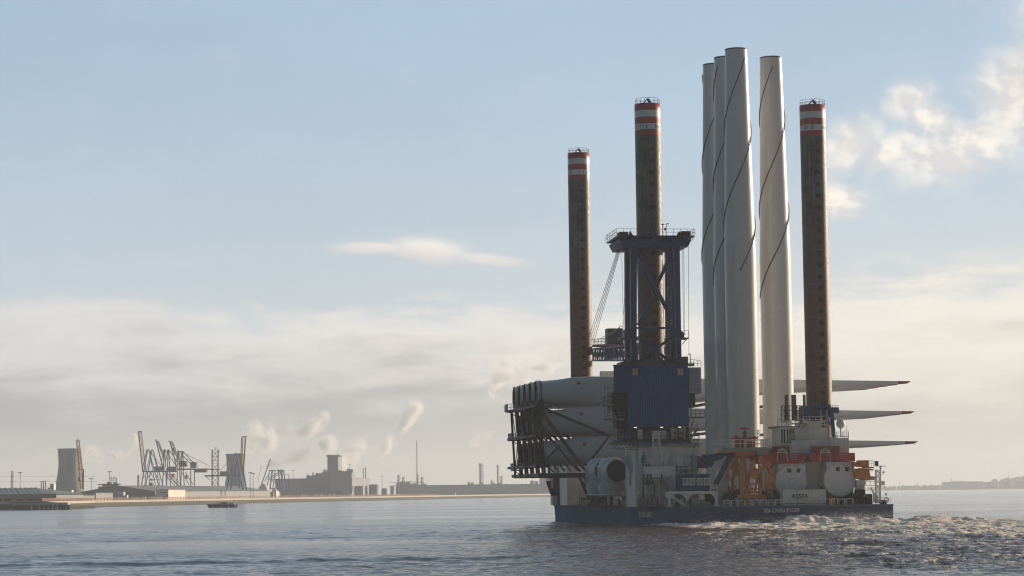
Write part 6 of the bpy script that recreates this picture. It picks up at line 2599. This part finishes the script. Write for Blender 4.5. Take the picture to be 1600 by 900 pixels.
for k in range(30):
    px = pr.uniform(480, 548)
    yb = 743 if px < 505 else 737
    a = G(px, yb, YP + 8)
    s = pr.uniform(1, 4)
    tt.box((a.x, YP + 8, a.z - 1), (a.x + s, YP + 12, a.z + pr.uniform(0.5, 4)))
tt.build('roof_vent', M['plant'], T)
face_panel(T, 'loading_bay', 512, 767, 522, 773, YP, 'cranedark')
face_panel(T, 'loading_bay', 524, 767, 534, 773, YP, 'cranedark')
tt = MB()
for k in range(17):
    a = G(433 + k * 7, 750, YP - 0.4)
    tt.box((a.x, YP - 0.5, LZ + 2), (a.x + 0.5, YP - 0.02, z1 - 0.5))
a = G(486, 762.5, YP - .5)
tt.box((a.x, YP - 5, a.z - 1), (G(520, 761, YP).x, YP - .55, a.z))
tt.build('cladding_rib', M['plant'], T)
face_panel(T, 'white_column', 550.6, 759, 552.2, 768, YP - 10, 'shedpale', 2)
T, q, z1 = bld('plant_annexe', 552, 567, 760, YP + 20, 14, 'low grey annexe between the power plant and the twin stacks', mat='plant', roofmat='plant')
for px, yt in ((567.5, 731), (571.2, 730.5)):
    a = G(px, yt, 3100)
    t = MB()
    t.tube((a.x, 3100, LZ), (a.x, 3100, a.z), 0.62, n=10)
    t.tube((a.x, 3100, a.z - 16), (a.x, 3100, a.z - 14.8), 1.5, n=10)
    obj1('stack', t, M['cranedark'], (a.x, 3100, LZ), ('left' if px < 570 else 'right') + ' one of the two slim stacks right of the power plant', 'chimney', 'twin stacks')
def tank(x0, x1, yt, Y, label, mt='plant'):
    a, c = G(x0, yt, Y), G(x1, yt, Y)
    r = (c.x - a.x) / 2
    t = MB()
    t.lathe(((a.x + c.x) / 2, Y, 0), [(r, LZ), (r, a.z - 0.5), (r * 0.6, a.z), (0.02, a.z + 0.3)], 20)
    obj1('storage_tank', t, M[mt], ((a.x + c.x) / 2, Y, LZ), label, 'tank')
tank(576.5, 592, 757, 3100, 'wide round storage tank right of the twin stacks')
tank(596, 606, 763, 3150, 'low round tank left of the refinery columns')
YR = 3700
def column(px, yt, w, Y, label, rings=4, mt='plant'):
    a = G(px, yt, Y)
    r = w * Y / FPX / 2
    T = thing('refinery_column', (a.x, Y, LZ), label, 'refinery column')
    t = MB()
    t.tube((a.x, Y, LZ), (a.x, Y, a.z), r, n=12)
    t.tube((a.x, Y, a.z), (a.x, Y, a.z + r), r * 0.9, r * 0.3, n=12)
    t.build('vessel_shell', M[mt], T)
    t = MB()
    for k in range(rings):
        z = LZ + (a.z - LZ) * (k + 1) / (rings + 0.3)
        t.tube((a.x, Y, z), (a.x, Y, z + 0.5), r + 1.6, n=10)
    t.bar((a.x + r + 1.2, Y, LZ), (a.x + r + 1.2, Y, a.z + 2), 0.5)
    t.build('platform', M['cranedark'], T)
for px, yt, w, l in ((622.5, 743, 2.6, 'taller column of the close refinery pair left of the thin mast'), (629.5, 746, 2.4, 'shorter column of the close refinery pair left of the thin mast'), (659, 746, 2.4, 'refinery column just right of the tall thin mast'),
                     (652.3, 742, 2.0, 'refinery column at the foot of the tall thin mast'), (750, 724.5, 2.6, 'tall left column above the long low warehouse'), (753.2, 725.5, 1.0, 'slim pipe column beside the tall left column'),
                     (777.5, 727, 2.2, 'tall ringed column above the warehouse, right of the pair'), (783, 744, 2.0, 'short column right of the tall ringed one'), (731.5, 753, 1.6, 'very small column above the warehouse roof'), (768, 751, 2.2, 'short column between the two tall ones')):
    column(px, yt, w, YR, l, 5)
t = MB()
pr = random.Random(12)
for k in range(46):
    px = pr.choice([pr.uniform(608, 664), pr.uniform(726, 792)])
    a = G(px, pr.uniform(753, 759), YR + 20)
    s = pr.uniform(2, 7)
    t.box((a.x, YR + 20, LZ), (a.x + s, YR + 30, a.z))
for k in range(14):
    a, c = G(pr.uniform(608, 640), pr.uniform(752, 760), YR + 15), G(pr.uniform(636, 664), pr.uniform(752, 762), YR + 15)
    t.bar(a, c, 0.7)
obj1('refinery_pipe_racks', t, M['plant'], (G(650, 760, YR).x, YR, LZ), 'tangle of grey pipe racks around the refinery columns', 'refinery')
a = G(651, 688, 3500)
t = MB()
t.lattice((a.x, 3500, LZ), (a.x, 3500, a.z), 1.9, 22, 0.22, w1=1.1)
obj1('radio_mast', t, M['cranedark'], (a.x, 3500, LZ), 'tall thin lattice mast above the refinery', 'mast')
T, q, z1 = bld('warehouse', 637, 872, 757.6, 3650, 40, 'very long low grey warehouse along the far bank', mat='shedwall', roofmat='shedroof', rot=0.0)
T, q, z1 = bld('tower_block', 842.5, 856.5, 739, 4000, 40, 'plain grey block rising at the right end of the warehouse', mat='plant', roofmat='plant')
tank(828, 834, 751, 4000, 'left small tank above the warehouse near the blade rack')
tank(835, 840.5, 751.5, 4000, 'right small tank above the warehouse near the blade rack')
T, q, z1 = bld('pump_house', 708, 711, 771.5, 2900, 8, 'tiny pink pump house on the far bank', mat='path')
pr = random.Random(8)
for k, px in enumerate((463, 470, 476, 484, 491, 500, 506, 513, 520, 527, 545)):
    a = G(px, 772.5, 2520)
    t = MB()
    s = pr.uniform(1.8, 4.0)
    t.box((a.x, 2520, LZ), (a.x + s, 2526, LZ + 2.6))
    t.box((a.x + 0.2, 2520.2, LZ + 2.6), (a.x + s * 0.45, 2525.8, LZ + 3.3))
    obj1('parked_lorry', t, M['rail' if k % 3 else 'bluegrey'], (a.x, 2520, LZ), ORD[k] + ' lorry from the left in the row before the power plant', 'lorry', ('white' if k % 3 else 'grey') + ' lorries before the power plant')

# ---- pilot boat on the river
YB = 1290
bt = thing('workboat', onz(347, 793), 'small dark hulled workboat crossing in front of the far bank', 'boat')
def bb(x, y):
    return G(x, y, YB)
t = MB()
out2 = [(324, 787.7), (371, 788.6), (370.5, 790.5), (371, 794), (327, 794)]
pts = [bb(x, y) for x, y in out2]
rings = []
for f, yy in ((0.15, -2.0), (1, -1.2), (1, 1.2), (0.15, 2.0)):
    pass
t.prism([(p.x, p.z) for p in pts], YB - 2.3, YB + 2.3)
t.build('hull', M['black'], bt)
t = MB()
for (x0, y0, x1, y1) in ((345, 784.6, 357, 788.1), (340, 786.5, 346, 788.1), (358, 786, 366, 788.4)):
    a, c = bb(x0, y0), bb(x1, y1)
    t.box((a.x, YB - 1.6, c.z), (c.x, YB + 1.6, a.z))
wh = t.build('wheelhouse', M['bluegrey'], bt)
t = MB()
a, c = bb(348, 785.6), bb(354, 787)
t.box((a.x, YB - 1.66, c.z), (c.x, YB - 1.6, a.z))
t.build('window', M['glass'], wh)
t = MB()
for px in (356.5, 365.5):
    t.bar(bb(px, 788), bb(px, 777.5 if px > 360 else 784), 0.22)
for (x, y0, y1) in ((357.5, 786, 793), (367.5, 788, 792), (355.5, 785, 788)):
    t.bar(bb(x, y0) - Vector((0, 2.4, 0)), bb(x, y1) - Vector((0, 2.4, 0)), 0.5)
t.rail([bb(326, 788) - Vector((0, 2, 0)), bb(345, 788) - Vector((0, 2, 0))], 0.9, 1.2, 0.08)
t.build('mast_and_fender', M['rail'], bt)

# ---- the low far shore on the right
YF = 7000
def FG(px, py, Y=YF):
    return G(px, py, Y)
t = MB()
xs = [1180, 1300, 1385, 1480, 1600, 1750, 2000]
fr_ = [Vector((FG(x, 760).x, YF + 60 * math.sin(k), 0)) for k, x in enumerate(xs)]
for a, c in zip(fr_[:-1], fr_[1:]):
    t.add([a + Z(-1), c + Z(-1), c + Vector((0, 30, 3)), a + Vector((0, 30, 3))], [(0, 1, 2, 3)])
    t.add([a + Vector((0, 30, 3)), c + Vector((0, 30, 3)), c + Vector((0, 5000, 3)), a + Vector((0, 5000, 3))], [(0, 1, 2, 3)])
g = t.build('far_shore_ground', M['bank'])
tag(g, 'low far shore on the right side of the river', kind='structure')
t = MB()
pr = random.Random(4)
for k in range(230):
    px = pr.uniform(1290, 1720)
    base_h = 11 + 5 * max(0, min(1, (px - 1430) / 60))
    p = FG(px, 760, YF + 120 + pr.uniform(0, 60))
    r = pr.uniform(5, 12)
    t.sphere((p.x, p.y, 3 + base_h * pr.uniform(0.2, 0.55)), r * 0.7, 8, 5, 0.9)
M['farwood'] = paint('far woodland', (0.05, 0.05, 0.035), 0.95, 0.4, 0.02)
tw_ = t.build('tree_line', M['farwood'])
tag(tw_, 'low dark line of trees and scrub along the far right shore', kind='stuff')
t = MB()
for k in range(120):
    px = pr.uniform(1535, 1660)
    e = math.sin(PI * min(1, max(0, (px - 1530) / 140))) ** 0.6
    p = FG(px, 760, YF + 900 + pr.uniform(0, 150))
    t.sphere((p.x, p.y, 4 + e * pr.uniform(4, 34)), pr.uniform(7, 14), 8, 5, 0.85)
tw_ = t.build('distant_wood', M['farwood'])
tag(tw_, 'soft rounded distant wood rising above the far right shore', kind='stuff')
pr = random.Random(6)
for (x0, x1, yt, lab, mt) in ((1474, 1487, 753.5, 'low grey warehouse on the far right shore under a thin spike', 'plant'), (1488, 1506, 752.8, 'long low warehouse in the middle of the far right shore', 'plant'),
                              (1507, 1535, 753, 'longest pale striped warehouse of the far right shore', 'shedwall'), (1536, 1552, 754, 'low grey shed at the foot of the distant wood', 'plant'),
                              (1560, 1571, 753.5, 'small bright roofed shed below the distant wood', 'shedpale'), (1580, 1585, 752.5, 'tiny white tower building on the far right shore', 'shedpale'), (1588, 1640, 752.5, 'long flat shed at the right edge of the far shore', 'plant'),
                              (1596, 1604, 759, 'small white house at the right edge of the water', 'shedpale'), (1553, 1556, 757, 'tiny white quayside hut on the far right shore', 'shedpale')):
    Yk = YF + 80 + pr.uniform(0, 20)
    a, c = FG(x0, yt, Yk), FG(x1, yt, Yk)
    T = thing('quay_building', ((a.x + c.x) / 2, Yk, 3), lab, 'building', 'buildings on the far right shore')
    t = MB(); t.box((a.x, Yk, 3), (c.x, Yk + 30, a.z)); t.build('wall', M[mt], T)
    t = MB(); t.box((a.x - 1, Yk - 1, a.z + 0.02), (c.x + 1, Yk + 31, a.z + 1.2)); t.build('roof', M['shedroof'], T)
for k, (x, yt) in enumerate(((1406, 752.8), (1434, 753.5), (1486.3, 747), (1503.5, 750), (1556.8, 747.5), (1572, 747.5), (1576.5, 740))):
    a = FG(x, yt, YF + 70)
    t = MB()
    t.bar((a.x, YF + 70, 3), (a.x, YF + 70, a.z), 2.0)
    obj1('shore_mast', t, M['plant'], (a.x, YF + 70, 3), ORD[k] + ' thin mast from the left along the far right shore', 'mast', 'masts on the far right shore')
t = MB()
for k in range(60):
    a = FG(1438 + k * 2.9, 763, YF - 25)
    t.bar((a.x, YF - 25, -1), (a.x, YF - 25, 4), 1.4)
t.box((FG(1438, 0, YF - 25).x, YF - 30, 4), (FG(1610, 0, YF - 25).x, YF - 20, 5.5))
obj1('far_jetty', t, M['plant'], (FG(1520, 760).x, YF - 25, 0), 'long thin jetty on piles along the far right shore', 'jetty')

# ---------------------------------------------------------------- steam and smoke
def plume(name, Y, segs, dens, label, colr=(0.985, 0.985, 0.985), nscale=0.022, thr=0.345, seed=0.0, absorb=None, dep=0.7):
    """one soft cloud inside a rounded skin following the drift of the plume; segs: (px, py, half width px)"""
    s = Y / FPX
    segs = [(a, b, c * 2.3) for a, b, c in segs]
    pts = []
    for i in range(len(segs) - 1):
        for k in range(4):
            a = k / 4
            pts.append([segs[i][j] * (1 - a) + segs[i + 1][j] * a for j in range(3)])
    pts.append(list(segs[-1]))
    rings = []
    n_ = 14
    P = [G(p[0], p[1], Y) for p in pts]
    R0 = [p[2] * s for p in pts]
    d0 = (P[0] - P[1]).normalized() * R0[0]
    d1 = (P[-1] - P[-2]).normalized() * R0[-1]
    P = [P[0] + d0] + P + [P[-1] + d1]
    RRs = [R0[0] * 0.1] + R0 + [R0[-1] * 0.1]
    for i, (c, r) in enumerate(zip(P, RRs)):
        a = P[max(0, i - 1)]; b_ = P[min(len(P) - 1, i + 1)]
        d = (b_ - a).normalized()
        up = d.cross(Vector((0, 1, 0))).normalized()
        rings.append([c + up * math.cos(2 * PI * k / n_) * r + Vector((0, 1, 0)) * math.sin(2 * PI * k / n_) * r * dep for k in range(n_)])
    t = MB(); t.loft(rings)
    base = sum(P, Vector()) / len(P)
    m = bpy.data.materials.new(name + ' vapour')
    m.use_nodes = True
    nt = m.node_tree
    for x in list(nt.nodes):
        nt.nodes.remove(x)
    n = NT(nt)
    out = n.node('ShaderNodeOutputMaterial')
    pv = n.node('ShaderNodeVolumePrincipled')
    pos = n.node('ShaderNodeNewGeometry').outputs['Position']
    # distance to the spine of the plume, measured against the local radius
    best = None
    for i in range(0, len(pts) - 1, 2):
        a, b_ = G(pts[i][0], pts[i][1], Y), G(pts[min(i + 2, len(pts) - 1)][0], pts[min(i + 2, len(pts) - 1)][1], Y)
        ra, rb2 = pts[i][2] * s, pts[min(i + 2, len(pts) - 1)][2] * s
        ab = b_ - a
        ap = n.vm('SUBTRACT', pos, tuple(a))
        dt = n.node('ShaderNodeVectorMath', operation='DOT_PRODUCT')
        n.put(dt.inputs[0], ap)
        dt.inputs[1].default_value = tuple(ab)
        h = n.m('DIVIDE', dt.outputs['Value'], ab.length_squared, clamp=False)
        h = n.ss(h, 0.0, 1.0, 0.0, 1.0, 'LINEAR')
        hv = n.node('ShaderNodeVectorMath', operation='SCALE')
        hv.inputs[0].default_value = tuple(ab)
        n.put(hv.inputs['Scale'], h)
        dv_ = n.vm('MULTIPLY', n.vm('SUBTRACT', ap, hv.outputs[0]), (1, 1 / dep, 1))
        ln = n.node('ShaderNodeVectorMath', operation='LENGTH')
        n.put(ln.inputs[0], dv_)
        rel = n.m('DIVIDE', ln.outputs['Value'], n.ss(h, 0, 1, ra, rb2, 'LINEAR'))
        best = rel if best is None else n.m('MINIMUM', best, rel)
    nz = n.noise(n.vm('ADD', pos, (seed * 37.0, seed * 11.0, seed * 23.0)), nscale * 1.5, 7, 0.62, 0.5)
    v_ = n.m('SUBTRACT', n.m('ADD', n.m('MULTIPLY', nz, 3.2), n.m('MULTIPLY', n.m('SUBTRACT', 1.0, best), 0.55)), thr + 1.36)
    d = n.m('MULTIPLY', n.ss(v_, 0.0, 0.75), dens)
    d = n.m('MULTIPLY', d, n.ss(best, 0.25, 1.0, 1.0, 0.0))
    n.put(pv.inputs['Density'], d)
    n.put(pv.inputs['Color'], colr)
    pv.inputs['Anisotropy'].default_value = 0.35
    nt.links.new(pv.outputs[0], out.inputs['Volume'])
    o = t.build(name, m, base=base, fix=True)
    o['label'] = label
    o['kind'] = 'stuff'
    return o


SC.cycles.volume_bounces = 12
plume('steam_plume', 2600, [(130, 712, 5), (142, 708, 9), (158, 709, 11), (178, 708, 8), (194, 703, 10), (208, 694, 8), (213, 682, 5)], 0.22, 'pale steam drifting right from the broad cooling tower', seed=1)
plume('steam_plume', 2800, [(383, 700, 7), (392, 692, 13), (408, 686, 18), (428, 686, 16), (450, 680, 11), (472, 674, 9), (492, 664, 10), (506, 652, 7)], 0.20, 'large steam cloud drifting right from the raised orange boom', seed=2)
plume('smoke_plume', 2900, [(418, 727, 4), (430, 722, 7), (450, 718, 9), (468, 712, 9), (480, 702, 8)], 0.08, 'low dark grey smoke left of the plant tower', colr=(0.45, 0.46, 0.50), seed=3, thr=0.40)
plume('steam_plume', 2920, [(462, 716, 6), (474, 706, 8), (484, 696, 6)], 0.22, 'small bright steam puff at the right end of the dark smoke', seed=9, thr=0.40)
plume('steam_plume', 3150, [(548, 737, 4), (545, 722, 9), (552, 706, 12), (566, 700, 10), (582, 690, 7)], 0.20, 'ragged steam rising behind the right end of the power plant roof', seed=4)
plume('steam_plume', 3170, [(538, 734, 5), (530, 716, 9), (520, 698, 12), (506, 694, 7)], 0.20, 'ragged steam rising just behind the square plant tower', seed=14)
plume('steam_plume', 3300, [(592, 712, 5), (604, 696, 7), (614, 682, 9), (626, 666, 10), (638, 650, 9), (650, 637, 8)], 0.22, 'slanting steam column rising in the middle of the photo', seed=5, thr=0.31)
plume('steam_plume', 3900, [(772, 616, 8), (776, 600, 12), (790, 584, 16), (812, 592, 10), (834, 586, 10), (850, 572, 11), (878, 560, 9), (905, 545, 9)], 0.15, 'thin curling steam cloud to the left of the blade roots', seed=6)
plume('steam_plume', 3900, [(740, 694, 6), (752, 688, 9), (766, 680, 6)], 0.06, 'very faint puff of steam above the refinery columns', seed=7)
plume('steam_plume', 4100, [(796, 752, 5), (812, 743, 10), (840, 747, 8), (872, 744, 7)], 0.10, 'low steam bank behind the blade rack', seed=8, thr=0.38)

# ---------------------------------------------------------------- air
hz = MB()
hz.box((-9500, -60, -3.0), (9500, 12800, 190.0))
m = bpy.data.materials.new('river haze')
m.use_nodes = True
nt = m.node_tree
for x in list(nt.nodes):
    nt.nodes.remove(x)
out = nt.nodes.new('ShaderNodeOutputMaterial')
pv = nt.nodes.new('ShaderNodeVolumePrincipled')
pv.inputs['Color'].default_value = (0.87, 0.93, 1.0, 1)
pv.inputs['Density'].default_value = 0.00011
pv.inputs['Anisotropy'].default_value = 0.2
nt.links.new(pv.outputs[0], out.inputs['Volume'])
h = hz.build('haze', m, fix=True)
h['kind'] = 'stuff'
h['label'] = 'pale haze lying over the river and the far banks'
